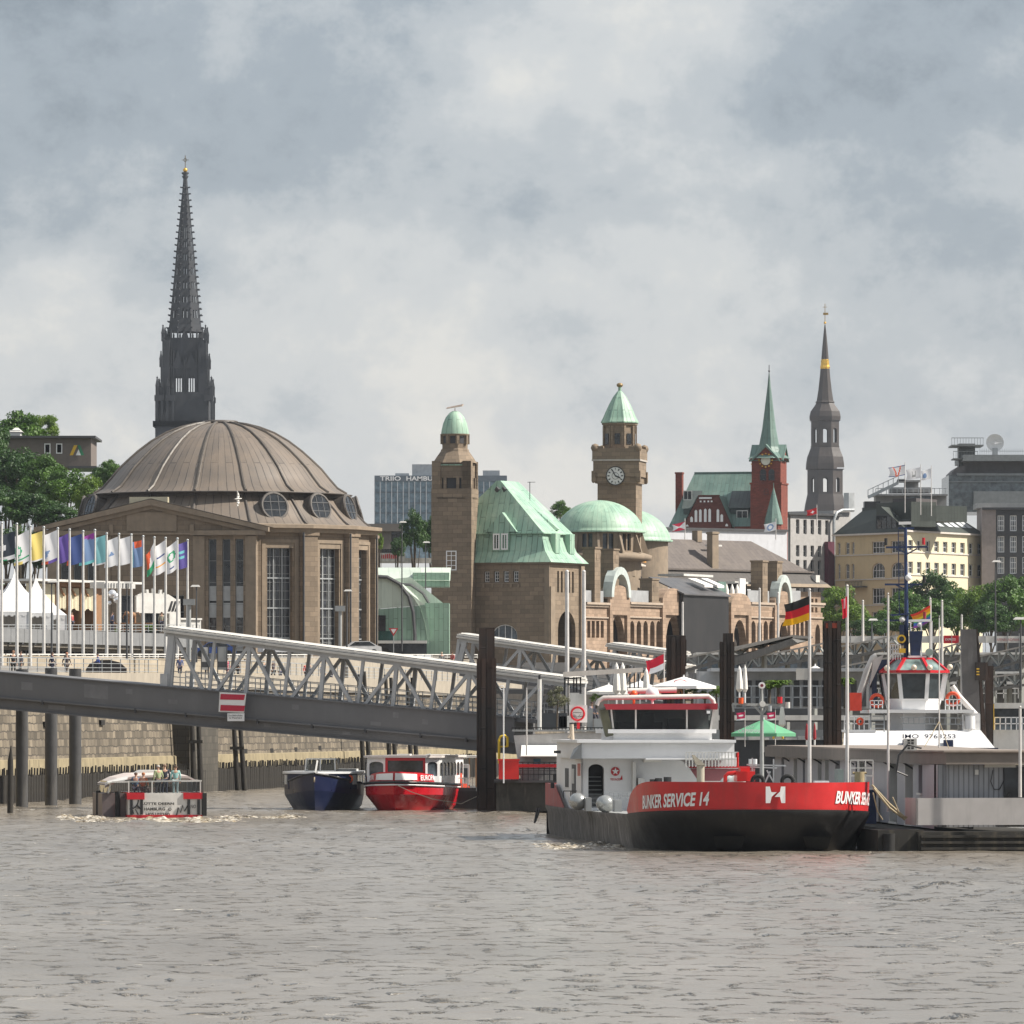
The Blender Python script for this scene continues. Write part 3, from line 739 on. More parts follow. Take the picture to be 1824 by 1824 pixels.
for k in range(8):
 a0, a1 = R(22.5+45*k), R(67.5+45*k)
 for i in range(len(sp)-1):
  (r0, y0), (r1, y1) = sp[i], sp[i+1]; r0 *= K*1.04; r1 *= K*1.04
  A, B = Vector((r0*math.cos(a0), r0*math.sin(a0), zz(y0))), Vector((r0*math.cos(a1), r0*math.sin(a1), zz(y0)))
  D2, C2 = Vector((r1*math.cos(a0), r1*math.sin(a0), zz(y1))), Vector((r1*math.cos(a1), r1*math.sin(a1), zz(y1)))
  def bl(u, v): return A.lerp(B, u).lerp(D2.lerp(C2, u), v)
  if 0 < i < 8:
   for (u0, u1) in ((.22, .38), (.62, .78)):
    pass
   w0 = .25; hs = [(.28, .42), (.58, .72)]
   for (u0, u1, v0, v1) in [(0, .28, 0, 1), (.42, .58, 0, 1), (.72, 1, 0, 1)]:
    m.quad(bl(u0, v0), bl(u1, v0), bl(u1, v1), bl(u0, v1))
   for (u0, u1) in hs:
    for (v0, v1) in ((0, .40), (.9, 1)) if i != 7 else ((0, .1),):
     m.quad(bl(u0, v0), bl(u1, v0), bl(u1, v1), bl(u0, v1))
  else: m.quad(A, B, C2, D2)
 # crockets up every edge
 for q in range(23):
  t_ = q/23; y_ = 585-t_*262;
  for i in range(len(sp)-1):
   if sp[i][1] >= y_ >= sp[i+1][1]:
    r_ = (sp[i][0]+(sp[i+1][0]-sp[i][0])*(sp[i][1]-y_)/(sp[i][1]-sp[i+1][1]))*K*1.04; break
  c, s = math.cos(a0), math.sin(a0); m.beam((r_*c*.97, r_*s*.97, zz(y_)), ((r_+.62)*c, (r_+.62)*s, zz(y_)+.12), .34, .30)
m.build('spire', SOOT, ch)
m = MB(); m.lathe([(.6, zz(318)), (.9, zz(314)), (.5, zz(312)), (1.0, zz(309)), (.9, zz(307))], 10, cap=True); m.build('finial', SOOT, ch)
m = MB(); m.sphere((0, 0, zz(303)), .62, 12); m.build('ball', GOLD, ch)
m = MB(); m.tube([(0,0,zz(300)), (0,0,zz(277))], .10, 6); m.beam((-.95,0,zz(285)), (.95,0,zz(285)), .12); m.torus((0,0,zz(285)), .42, .08, 12, 5); m.build('cross', paint((.16,.12,.06), .5, .4, name='gilt_cross'), ch)
m = MB()
a_ = 42*K; holes = [(a_*q, a_*(q+.055), zz(716), zz(672), .2) for q in (-.36, -.26, -.16, .18, .28, .38)]
holes2 = [(-a_*.42, -a_*.14, zz(640), zz(606), 1.0), (a_*.14, a_*.42, zz(640), zz(606), 1.0)]
for k in range(4):
 m.M = Matrix.Rotation(R(90*k), 4, 'Z')
 m.holewall(-a_*.88, a_*.88, zz(745), zz(655), holes if k in (0, 2) else [], -a_*.84, .3); m.holewall(-a_*.76, a_*.76, zz(655), zz(603), [], -a_*.72, .3); m.prism([(-a_*.5, zz(655)), (a_*.5, zz(655)), (0, zz(585))], -a_*.76, -a_*.6)
 m.box(-a_, -a_*.62, -a_, -a_*.62, zz(745), zz(655)); m.box(-a_*.93, -a_*.62, -a_*.93, -a_*.62, zz(655), zz(608)); m.box(-a_*.9, a_*.9, -a_*.88, -a_*.7, zz(657), zz(652)); pinnacle(m, -a_*.98, -a_*.98, zz(656), .4, 4.5)
 for q in range(5): pinnacle(m, -a_*.55+q*a_*.27, -a_*.82, zz(604), .22, 2.4)
 pinnacle(m, -a_*.9, -a_*.9, zz(610), .42, 4.6)
 for q in (-.55, -.45, 0, .08, .5, .6): m.box(q*a_-.14, q*a_+.14, -a_*.92, -a_*.7, zz(740), zz(640-abs(q)*30))
 # gables over the openings
 for q in (-.27, .3):
  m.prism([(a_*(q-.26), zz(658)), (a_*(q+.26), zz(658)), (a_*q, zz(628))], -a_*.9, -a_*.8)
m.M = Matrix.Identity(4); m.build('belfry', SOOT, ch)
m = MB(); b_ = 51*K
for k in range(4):
 m.M = Matrix.Rotation(R(90*k), 4, 'Z')
 m.holewall(-b_*.84, b_*.84, zz(752), zz(700), [], -b_*.84, .5)
 for (x, y) in ((-b_, -b_), (-b_*.62, -b_)):
  m.box(x, x+.6, y, y+.6, zz(752), zz(716)); m.box(x+1.5, x+2.0, y, y+.6, zz(752), zz(716)); m.box(x-.2, x+2.3, y-.1, y+2.2, zz(716), zz(706))
  pinnacle(m, x+.5, y+.4, zz(706), .42, 5.2); pinnacle(m, x+1.7, y+1.1, zz(706), .36, 4.4)
 m.box(-b_*1.08, b_*1.08, -b_*1.08, b_*.1, zz(762), zz(752))
m.M = Matrix.Identity(4); m.box(-b_*1.0, b_*1.0, -b_, b_, 0, zz(761)); m.build('tower_shaft', SOOT, ch)
D_ = 1900; K = D_/F
bs = thing('baroque_church_tower', 'dark baroque church tower with stacked open lanterns and a gold crowned needle spire', 'church tower', ((1469.5-HX)*K, D_, 9))
DK = seam((.050,.042,.038), (.075,.06,.054), 1.4, .45, name='dark_copper', stain=.5, lc=(.04,.035,.03))
def lan(m, r, y0, y1, hy0, hy1, hwid):
 ap = r*K; h_ = ap*math.tan(R(22.5))
 for k in range(8):
  m.M = Matrix.Rotation(R(45*k), 4, 'Z'); m.holewall(-h_, h_, zz(y0), zz(y1), [(-hwid*K, hwid*K, zz(hy0), zz(hy1), hwid*K*.9)], -ap, .7)
 m.M = Matrix.Identity(4)
m = MB(); ph = 22.5
def lt(m, pts, n=8, sm=False): m.lathe([(r*K*(1.06 if n == 8 else 1), zz(y)) for r, y in pts], n, a0=ph, a1=360+ph, smooth=sm)
lt(m, [(34, 1290), (34, 940), (38, 914), (36, 900), (33, 886), (31.5, 880)])
lan(m, 31, 880, 838, 877, 851, 4.6)
lt(m, [(31, 838), (34.5, 836), (34, 826), (32, 814), (28, 804), (25.5, 797), (26, 795)]);
lan(m, 24.5, 796, 751, 789, 763, 4.4)
lt(m, [(24.5, 752), (27.5, 749), (28, 742), (26, 733), (21, 726), (17.5, 721), (16, 718), (17.5, 716.5), (15, 714), (12, 695), (9, 668), (8.2, 657)])
m.build('tower', DK, bs)
m = MB(); lt(m, [(8.2, 657), (8.8, 654), (7.6, 650), (7.0, 642), (6.6, 640)]); m.build('gold_crown', GOLD, bs)
m = MB(); lt(m, [(6.6, 640), (4.6, 615), (2.2, 590), (.8, 578)]); m.build('needle', DK, bs)
m = MB(); m.sphere((0,0,zz(575)), 2.4*K, 10); m.build('ball', GOLD, bs)
m = MB(); m.tube([(0,0,zz(573)), (0,0,zz(541))], .09, 6); m.box(-.5, .9, -.06, .06, zz(561), zz(557)); m.beam((-.6,0,zz(547)), (.6,0,zz(547)), .12); m.build('weathervane', paint((.35,.22,.06), .4, .6, name='gilt_vane'), bs)
m = MB(); m.box(3, 33*K, -34*K, -32.5*K, zz(836), zz(835)+.2); m.build('ledge', WHITE, bs)
# ================================================================ red brick church
D_ = 1060; K = D_/F; BR = stone((.20,.052,.035), .5, .2, .012, name='red_brick', var=.25, stain=.3, bump=.15)
gc = thing('brick_church', 'red brick church with green copper roof and a clock tower under a slim spire', 'church', ((1370-HX)*K, D_, 9), R(-14))
def zz(py): return ZC + (HY-py)*K - 9
kx = K
m = MB(); t2 = 28*kx
cx = 0
m.box(-t2, t2, -t2, t2, 0, zz(862)); m.box(-t2*.94, t2*.94, -t2*.94, t2*.94, zz(862), zz(822)); m.box(-t2*1.05, t2*1.05, -t2*1.05, t2*1.05, zz(863.5), zz(860.5)); m.box(-t2*1.0, t2*1.0, -t2*1.0, t2*1.0, zz(820), zz(817))
for k in range(4):
 m.M = Matrix.Rotation(R(90*k), 4, 'Z'); m.prism([(-t2*.8, zz(820)), (t2*.8, zz(820)), (0, zz(796))], -t2*1.02, -t2*.5)
m.M = Matrix.Identity(4); m.build('tower', BR, gc)
m = MB()
r0 = t2*1.25
ring = lambda r, z, ph=45, n=4: [(r*math.cos(R(ph+90*k)), r*math.sin(R(ph+90*k)), z) for k in range(4)]
V_ = [];
for (a, y) in ((1.04, 817), (.78, 806), (.62, 796), (.42, 765), (.25, 725), (.11, 690), (.02, 663)):
 c = a*t2
 V_ += [(c*math.cos(R(22.5+45*k))*1.08*(1.22 if a > 1 else 1.04 if a > .7 else 1), c*math.sin(R(22.5+45*k))*1.08*(1.22 if a > 1 else 1.04 if a > .7 else 1), zz(y)) for k in range(8)]
m.add(V_, [(i*8+k, i*8+(k+1)%8, (i+1)*8+(k+1)%8, (i+1)*8+k) for i in range(6) for k in range(8)])
for k in range(4):
 m.M = Matrix.Rotation(R(90*k), 4, 'Z')
 for s_ in (-1, 1): m.prism([(s_*t2*.92, zz(823)), (s_*t2*.92, zz(820)), (0, zz(792)), (0, zz(797))], -t2*1.12, -t2*.3)
m.M = Matrix.Identity(4); m.build('spire', COPPERD, gc)
m = MB(); m.tube([(0,0,zz(665)), (0,0,zz(650))], .06, 5); m.sphere((0,0,zz(661)), .16, 8); m.build('finial', DARK, gc)
for k in (0, 3):
 Mk = Matrix.Rotation(R(90*k), 4, 'Z')
 m = MB(Mk); m.prism([(.72*math.cos(R(a)), zz(821)+.72*math.sin(R(a))) for a in range(0, 360, 20)], -t2*1.06-.05, -t2*1.0)
 c_ = m.build('clock_face', paint((.72,.70,.6), .5, name='clock_white'), gc)
 m = MB(Mk)
 for a in range(0, 360, 30): x, z = 1.0*math.cos(R(a)), 1.0*math.sin(R(a)); m.box(x-.10, x+.10, -t2*1.06-.08, -t2*1.03, zz(821)+z-.10, zz(821)+z+.10)
 m.build('clock_mark', GOLD, c_)
for (x, y0, y1, wd) in ((-.95, 857, 836, .5), (.35, 857, 836, .5), (-.3, 882, 871, .35)):
 win(gc, x, x+wd*2, zz(y0), zz(y1), -t2*.96 if y0 < 860 else -t2*1.005, 1, 2, .07, paint((.10,.05,.04),.7,name='brown_frame'), arch=wd)
# nave: long green roof to the left
x0, x1 = (1168-1370)*kx, -t2; rid = zz(840); ea = zz(925); yb = 9.5
m = MB()
xr = (1222-1370)*kx
m.quad((xr, 4.5, rid), (x1, 4.5, rid), (x1, -2, zz(938)), (x0+2, -2, zz(938)))
m.quad((xr, 4.5, rid), (x0+2, -2, zz(938)), (x0+1.0, yb, zz(930))); m.quad((x1, 4.5, rid), (xr, 4.5, rid), (x0+1, 11, zz(938)), (x1, 11, zz(938)))
m.box(xr, x1, 4.4, 4.6, rid-.05, rid+.18); m.build('nave_roof', COPPERD, gc)
m = MB(); m.box(x0+2.2, x1+.5, -1.9, 11, 0, zz(938)); m.build('nave_wall', BR, gc)
DKR = seam((.07,.085,.085), (.10,.13,.12), .6, .6, name='dark_slate_roof', lc=(.03,.035,.035))
for (pa, pb, ya, yb_) in ((1213, 1243, 872, 905), (1297, 1337, 873, 905), (1312, 1338, 905, 936)):
 m = MB(); xa, xb = (pa-1370)*kx, (pb-1370)*kx; m.quad((xa, 2.1, zz(ya)), (xb, 2.1, zz(ya)), (xb, -.9, zz(yb_)), (xa, -.9, zz(yb_))); m.box(xa+.2, xb-.2, -.6, 3, zz(yb_+10), zz(yb_)-.1); m.build('dormer', DKR, gc)
for (pa, pb, ya, yb_) in ((1216, 1232, 873, 890), (1313, 1334, 909, 930)):
 win(gc, (pa-1370)*kx, (pb-1370)*kx, zz(yb_), zz(ya), -.95, 2, 1, .12, WORNWHITE)
# stepped front gable with white blind arcading
xa, xb = (1222-1370)*kx, (1309-1370)*kx; yg = -3.2; xm = (xa+xb)/2
m = MB(); m.prism([(xa, zz(975)), (xb, zz(975)), (xb, zz(936)), (xb-1.9, zz(884)), (xa+2.3, zz(884)), (xa, zz(936))], yg, yg+.8)
m.prism([(xa+2.3, zz(884)), (xb-1.9, zz(884)), (xb-1.9, zz(882)), (xa+2.3, zz(882))], yg-.1, yg+.8)
m.build('gable', stone((.13,.04,.03), .5, .2, .012, name='dark_brick', var=.25, stain=.3, bump=.15), gc)
m = MB()
for (p, y0, y1) in ((1237, 930, 920), (1245, 930, 908), (1253, 930, 907), (1262, 930, 906), (1270, 930, 906), (1285, 930, 907), (1292, 930, 916), (1229, 938, 934), (1301, 938, 933)):
 x = (p-1370)*kx; m.prism([(x-.2, zz(y0)), (x+.2, zz(y0)), (x+.2, zz(y1)-.2), (x, zz(y1)), (x-.2, zz(y1)-.2)], yg-.06, yg+.02)
for p in range(1232, 1306, 10): m.box((p-1370)*kx, (p+6-1370)*kx, yg-.06, yg+.02, zz(947), zz(942))
m.box((1251-1370)*kx, (1274-1370)*kx, yg-.16, yg-.09, zz(889), zz(886))
for p in (1252, 1259, 1266, 1272): m.box((p-1370)*kx, (p+3-1370)*kx, yg-.06, yg+.02, zz(895), zz(892))
m.build('blind_window', WHITE, gc)
m = MB(); m.quad((xa-.3, yg-.2, zz(940)), (xa+2.2, yg-.2, zz(884)), (xa+2.2, 2, zz(884)), (xa-.3, 2, zz(940))); m.quad((xb-1.8, yg-.2, zz(884)), (xb+.3, yg-.2, zz(940)), (xb+.3, 2, zz(940)), (xb-1.8, 2, zz(884))); m.build('gable_roof', COPPERD, gc)
m = MB(); m.box((1195-1370)*kx, (1207-1370)*kx, 1.5, 2.6, zz(925), zz(840)); m.box((1194-1370)*kx, (1208-1370)*kx, 1.4, 2.7, zz(842), zz(839)); m.build('chimney', BR, gc)
m = MB(); tx = (1391-1370)*kx; m.lathe([(1.45, zz(936)), (1.3, zz(925)), (.6, zz(895)), (.05, zz(870))], 8, c=(tx, -5.2, 0), smooth=False); m.tube([(tx, -5.2, zz(872)), (tx, -5.2, zz(862))], .05, 5); m.build('turret_roof', COPPERD, gc)
m = MB(); m.lathe([(1.2, 0), (1.2, zz(936))], 8, c=(tx, -5.2, 0), smooth=False); m.lathe([(1.24, zz(941)), (1.24, zz(939))], 8, c=(tx, -5.2, 0), smooth=False); m.build('turret', BR, gc)
# white low building in front of the church
fr = Fr(1170, 1020, 1410, 1035, 9)
o = fr.thing('white_house', 'plain white building with a flat roof below the red brick church', 'building')
m = MB(); fr.box(m, 1180, 1402, 945, 1100, 0, 8, 1290); m.build('wall', paint((.58,.59,.62), .8, name='white_render', var=.08), o)
m = MB(); fr.box(m, 1178, 1404, 941, 945, -.3, 8.3, 1290); m.build('roof', DARK, o)
# ================================================================ pontoon station building: west block with two towers
fb = Fr(848, 822, 980, 818, 9.5)
ws = thing('station_west_block', 'sandstone block with two-tier green copper roof and a square tower with copper cap', 'building', fb.loc, fb.rz)
Mb_ = Matrix.Rotation(0, 4, 'Z')
K8 = 820/F
def zz(py): return ZC + (HY-py)*K8 - 9.5
XL, XR, YB = -5.2, 9.35, 9.6
m = MB()
hs = [((p-848)*K8/.95, (p+10-848)*K8/.95, zz(1037), zz(1017)) for p in (863, 881, 899, 917)]
hs.append(((877-848)*K8/.95, (925-848)*K8/.95, zz(1150), zz(1112), 1.3))
m.holewall(XL, XR, -.5, zz(1003), hs, 0, .35)
m.M = Matrix.Translation((XR, 0, 0)) @ Matrix.Rotation(R(90), 4, 'Z')
m.holewall(0, YB, -.5, zz(1003), [(2.6, 7.6, 0, zz(1088), 2.2)]+[(2.4+i*1.05, 2.9+i*1.05, zz(1055), zz(1017)) for i in range(5)], 0, .5)
m.M = Matrix.Identity(4); m.box(XL, XR, YB-.3, YB, -.5, zz(1003)); m.box(XL, XL+.3, .35, YB-.3, -.5, zz(1003))
m.box(XL-.0, XR-.5, 8.6, 8.8, 0, zz(1006))
m.build('wall', SAND, ws)
for h in hs[:4]: win(ws, h[0]+.06, h[1]-.06, h[2]+.05, h[3]-.05, .3, 2, 3, .07)
win(ws, hs[4][0], hs[4][1], hs[4][2], hs[4][3], .3, 4, 2, .12, WHITE, GLASSL, arch=1.3)
m = MB(); m.box((857-848)*K8, (932-848)*K8, -.12, 0, zz(1040), zz(1038))
for p in (861, 879, 897, 915, 930): m.box((p-848)*K8, (p+4-848)*K8, -.14, .0, zz(1046), zz(1040))
m.box(XL, XR+.25, -.25, 0, zz(1005), zz(1001)); m.box(XR, XR+.25, 0, YB, zz(1005), zz(1001)); m.box(XR-.5, XR+.12, -.1, 0, -.5, zz(1006)); m.box(XR, XR+.3, 8.6, YB, -.5, zz(1006)); m.box(XR, XR+.3, 0, 1.2, -.5, zz(1045))
m.build('cornice', SANDT, ws)
def hip(m, x0, x1, y0, y1, z0, X0, X1, Y0, Y1, z1, curve=0):
 lo = [(x0,y0,z0),(x1,y0,z0),(x1,y1,z0),(x0,y1,z0)]; hi = [(X0,Y0,z1),(X1,Y0,z1),(X1,Y1,z1),(X0,Y1,z1)]
 if curve:
  mid = [tuple((a*(.38)+b*(.62)) if i < 2 else (a*.62+b*.38) for i, (a, b) in enumerate(zip(p, q))) for p, q in zip(lo, hi)]
  m.add(lo+mid, [(0,1,5,4),(1,2,6,5),(2,3,7,6),(3,0,4,7)]); m.add(mid+hi, [(0,1,5,4),(1,2,6,5),(2,3,7,6),(3,0,4,7)])
 else: m.add(lo+hi, [(0,1,5,4),(1,2,6,5),(2,3,7,6),(3,0,4,7),(4,5,6,7)])
m = MB(); hip(m, XL-.5, XR+.6, -.6, YB+.5, zz(1002), XL+.7, XR-1.3, .75, YB-.9, zz(948), 1); m.build('lower_roof', COPPER, ws)
m = MB(); hip(m, XL+.5, XR-.9, .45, YB-.5, zz(950), XL+6.5, XL+7.0, 2.9, YB-1.6, zz(854)); m.box(XL+.4, XR-.8, .35, YB-.4, zz(951), zz(949));
m.hexa([(XL+7.6,4.6,zz(870)),(XR-1.6,4.6,zz(946)),(XR-1.6,5.6,zz(946)),(XL+7.6,5.6,zz(870))],[(XL+7.0,4.9,zz(859)),(XR-1.0,4.9,zz(941)),(XR-1.0,5.3,zz(941)),(XL+7.0,5.3,zz(859))])
m.build('upper_roof', COPPER, ws)
dx0, dx1 = (878-848)*K8, (911-848)*K8
m = MB(); m.box(dx0, dx1, .1, 2.2, zz(981), zz(947)); dm = m.build('dormer', COPPER, ws)
m = MB(); m.add([(dx0-.9,.2,zz(947)),(dx1+1.0,.2,zz(947)),((dx0+dx1)/2,.6,zz(912)),((dx0+dx1)/2,3.2,zz(912)),(dx0-.9,1.5,zz(946)),(dx1+1.0,1.5,zz(946))],[(0,1,2),(1,5,3,2),(4,0,2,3)]); m.build('dormer_roof', COPPER, dm)
for q in (0, 1): win(ws, dx0+.2+q*1.05, dx0+1.05+q*1.05, zz(979), zz(950), .08, 2, 1, .16, name='dormer_window')
for q in (2.5, 6.6): m = MB(Matrix.Translation((XR-.45, 0, 0)) @ Matrix.Rotation(R(90), 4, 'Z')); m.box(q, q+1.3, -.2, .9, zz(985), zz(950)); m.build('side_dormer', COPPER, ws)
m = MB()
for s in (0, .85): m.beam((XL+6.6+s, 2.55+.1*s, zz(868)), (XL+7.0+s, 2.4, zz(873)), .28, .5)
m.build('roof_hatch', DARK, ws)
m = MB(); m.tube([(XL+10.2, 4.2, zz(888)), (XL+10.2, 4.2, zz(856))], .05, 5); m.beam((XL+9.9, 4.2, zz(857)), (XL+10.9, 4.2, zz(857)), .06); m.build('antenna', DARK, ws)
# square tower
Mt = Matrix.Translation(((777-848)*K8+2.35, -.9, 0)) @ Matrix.Rotation(R(15), 4, 'Z'); T = 2.38
m = MB(Mt); m.box(-T, T, -T, T, -.5, zz(870));
for k in range(4):
 m.M = Mt @ Matrix.Rotation(R(90*k), 4, 'Z')
 m.holewall(-T*.94, T*.94, zz(870), zz(828), [(-1.15, 1.15, zz(884)+.1, zz(851))], -T*.9, .5); m.box(-.42, .42, -T*.9+.25, -T*.9+.6, zz(884), zz(851))
 m.box(-T*.98, -T*.55, -T*.98, -T*.55, zz(885), zz(821)); m.box(T*.55, T*.95, -T*.98, -T*.55, zz(885), zz(821)+.01)
 m.box(-T*.40, -T*.26, -T*.97, -T*.7, zz(884), zz(850)); m.box(T*.24, T*.38, -T*.97, -T*.7, zz(884), zz(850))
 m.box(-.7*T, T*.7, -T*1.0, -T*.8, zz(889), zz(885))
m.M = Mt; m.box(-T*.88, T*.88, -T*.88, T*.88, zz(828), zz(824))
m.lathe([(T*1.12, zz(824)), (T*.92, zz(813)), (T*.72, zz(803)), (T*.70, zz(800)), (1.52, zz(798)), (1.52, zz(774))], 8, a0=22.5, a1=382.5, smooth=False)
for k in range(8):
 m.M = Mt @ Matrix.Rotation(R(45*k+22.5), 4, 'Z'); m.box(-.16, .16, -1.72, -1.4, zz(790), zz(774))
m.M = Mt; m.lathe([(1.5, zz(776)), (1.75, zz(774)), (1.75, zz(772))], 16); m.build('tower', SAND, ws)
m = MB(Mt)
for k in range(8):
 m.M = Mt @ Matrix.Rotation(R(45*k), 4, 'Z'); m.box(-.3, .3, -1.44, -1.38, zz(789), zz(776))
m.M = Mt; m.box(-T*.6, T*.6, -T*.8, T*.8, zz(884), zz(851)); m.build('tower_louvre', paint((.04,.04,.045), .7, name='louvre_dark'), ws)
m = MB(Mt); m.lathe([(1.66, zz(772)), (1.6, zz(765)), (1.42, zz(753)), (1.1, zz(742)), (.65, zz(734)), (.3, zz(731)), (.02, zz(730.5))], 16); m.box(-T*.53, T*.53, -T*1.0, -T*.84, zz(829), zz(827)); m.build('tower_cap', COPPER, ws)
m = MB(Mt); m.box(-.04, .04, -.04, .04, zz(731), zz(725)); m.hexa([(-1.0,-.3,zz(726.5)),(.9,-.3,zz(722)),(.9,.3,zz(722)),(-1.0,.3,zz(726.5))], [(-.9,-.25,zz(724)),(.98,-.25,zz(718.5)),(.98,.25,zz(718.5)),(-.9,.25,zz(724))]); m.build('radar_scanner', paint((.62,.50,.42), .5, name='radar_shell'), ws)
win(ws, -.62, .62, zz(1016), zz(981), -T+.0, 2, 4, .12, M=Mt, name='tower_window')
m = MB(Mt); m.box(-.75, .75, -T-.12, -T+.05, zz(1019), zz(1016.3)); m.build('sill', SANDT, ws)
# clock tower
D_ = 872; K = D_/F
pt = thing('clock_tower', 'square sandstone clock tower with a round white clock and a pointed green copper hood', 'clock tower', ((1104-HX)*K, D_, 9.5), R(-10))
def zz(py): return ZC + (HY-py)*K - 9.5
T = 2.62; m = MB(); m.box(-T*.92, T*.92, -T*.92, T*.92, -.5, zz(862))
m.box(-T*1.1, T*1.1, -T*1.1, T*1.1, zz(850), zz(822)); m.box(-T*1.14, T*1.14, -T*1.14, T*1.14, zz(820), zz(800)); m.box(-T*1.02, T*1.02, -T*1.02, T*1.02, zz(862), zz(850))
m.box(-T*1.08, T*1.08, -T*1.08, T*1.08, zz(822), zz(820))
for k in range(4):
 m.M = Matrix.Rotation(R(90*k), 4, 'Z'); m.sphere((-T*1.02, -T*1.02, zz(799)), .55, 8); m.box(-T*1.17, -T*.98, -T*1.17, -T*.98, zz(858), zz(840)); m.sphere((-T*1.08, -T*1.08, zz(858)), .26, 8)
 m.box(-T*.9, -T*.6, -T*1.16, -T*.9, zz(800), zz(796)); m.box(T*.6, T*.9, -T*1.16, -T*.9, zz(800), zz(796))
m.M = Matrix.Identity(4)
m.lathe([(2.1, zz(800)), (2.08, zz(795)), (2.0, zz(760)), (2.28, zz(757)), (2.28, zz(754))], 8, a0=22.5, a1=382.5, smooth=False)
for k in range(8):
 m.M = Matrix.Rotation(R(45*k), 4, 'Z'); m.box(-.78, -.52, -2.04, -1.7, zz(797), zz(759)); m.box(.52, .78, -2.04, -1.7, zz(797), zz(759))
m.M = Matrix.Identity(4); m.build('shaft', SAND, pt)
m = MB(); m.box(-T*1.16, T*1.16, -T*1.16, T*1.16, zz(822.5), zz(819.5)); m.build('string_course', paint((.42,.39,.35), .8, name='pale_stone'), pt)
for k in range(8):
 a = MB(Matrix.Rotation(R(45*k), 4, 'Z')); a.box(-.33, .33, -2.0, -1.93, zz(792), zz(773)); a.build('lantern_window', GLASS, pt)
m = MB(); m.lathe([(2.4, zz(754)), (2.42, zz(752)), (2.15, zz(745)), (1.85, zz(735)), (1.35, zz(720)), (.85, zz(707)), (.42, zz(699)), (.2, zz(696)), (.2, zz(688))], 8, a0=22.5, a1=382.5, smooth=False); m.build('hood', COPPER, pt)
m = MB(); m.sphere((0,0,zz(686)), .42, 10, .7); m.build('finial', paint((.28,.20,.10), .5, .4, name='bronze'), pt)
for k in (0,):
 Mk = Matrix.Rotation(R(90*k), 4, 'Z') @ Matrix.Translation((-.08, -T*1.1, zz(849)))
 m = MB(Mk); m.prism([(1.12*math.cos(R(a)), 1.12*math.sin(R(a))) for a in range(0, 360, 15)], -.10, .0)
 cf = m.build('clock_face', paint((.70,.70,.68), .4, name='clock_white', dirt=.05), pt)
 m = MB(Mk); m.torus((0,-.1,0), 1.13, .06, 24, 6)
 for a in range(0, 360, 30):
  c, s = math.cos(R(a)), math.sin(R(a)); m.beam((c*.72, -.125, s*.72), (c*.98, -.125, s*.98), .05, .13)
 m.torus((0,-.1,0), .42, .025, 20, 5)
 m.build('clock_dial', BLACK, cf)
 m = MB(Mk)
 m.beam((0,-.16,0), (-.24*1.5,-.16,.47*1.5), .05, .12); m.beam((0,-.19,0), (.62,-.19,-.26), .05, .17)
 m.build('clock_hand', BLACK, cf)
# ================================================================ river front of the station
ff = Fr(1040, 829, 1465, 897, 9.5)
sf = ff.thing('station_river_front', 'long sandstone arcade with tall pointed portals, pylons and green copper domes beside the clock tower', 'building')
wl = MB(); tr = MB()
def fz(py, px): return ff.z(py, px)
def U(px): return ff.u(px)
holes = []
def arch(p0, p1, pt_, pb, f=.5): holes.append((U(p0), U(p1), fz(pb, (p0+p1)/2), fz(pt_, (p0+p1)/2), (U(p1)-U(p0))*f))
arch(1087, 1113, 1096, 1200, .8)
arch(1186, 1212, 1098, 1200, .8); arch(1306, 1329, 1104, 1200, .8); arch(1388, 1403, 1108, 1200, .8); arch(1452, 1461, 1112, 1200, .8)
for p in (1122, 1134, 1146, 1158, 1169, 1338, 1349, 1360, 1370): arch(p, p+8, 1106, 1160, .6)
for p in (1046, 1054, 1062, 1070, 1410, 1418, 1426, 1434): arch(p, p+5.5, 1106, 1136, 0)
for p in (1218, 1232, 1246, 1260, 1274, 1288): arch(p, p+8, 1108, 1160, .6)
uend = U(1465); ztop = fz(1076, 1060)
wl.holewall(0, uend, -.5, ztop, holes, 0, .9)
# raised portal gables
for (p0, p1, pt_) in ((1082, 1118, 1048), (1176, 1215, 1053), (1298, 1334, 1062), (1376, 1408, 1058)):
 m_, a_, b_ = (U(p0)+U(p1))/2, U(p0), U(p1); zt_ = fz(pt_, (p0+p1)/2)
 wl.box(a_, b_, -.35, -.01, fz(1095, p0), zt_-1.2); wl.box(a_, a_+.9, -.35, -.012, -.5, fz(1095, p0)); wl.box(b_-.9, b_, -.35, -.012, -.5, fz(1095, p0))
 wl.prism([(m_+(b_-a_)/2*math.cos(R(t_)), zt_-1.25+1.6*math.sin(R(t_))) for t_ in range(0, 181, 15)], -.33, 1.2)
wl.box(0, uend, 6, 6.4, -.5, ztop); wl.build('wall', stone((.35,.255,.185), 1.0, .45, .02, name='river_sandstone', var=.25, stain=.35), sf)
for (a, b) in ((1040, 1082), (1118, 1176), (1334, 1376), (1408, 1465)):
 tr.box(U(a), U(b), -.45, 0, fz(1077, (a+b)/2), fz(1073, (a+b)/2)); tr.box(U(a), U(b), -.2, -.002, fz(1101, (a+b)/2), fz(1098.5, (a+b)/2)); tr.box(U(a)+.02, U(b)-.02, -.25, -.002, fz(1081, (a+b)/2), fz(1077, (a+b)/2))
tr.build('cornice', paint((.42,.34,.27), .85, name='pale_sandstone', var=.15, dirt=.4), sf)
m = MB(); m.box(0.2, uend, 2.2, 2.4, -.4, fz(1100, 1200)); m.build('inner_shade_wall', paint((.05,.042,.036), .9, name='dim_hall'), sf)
m = MB()
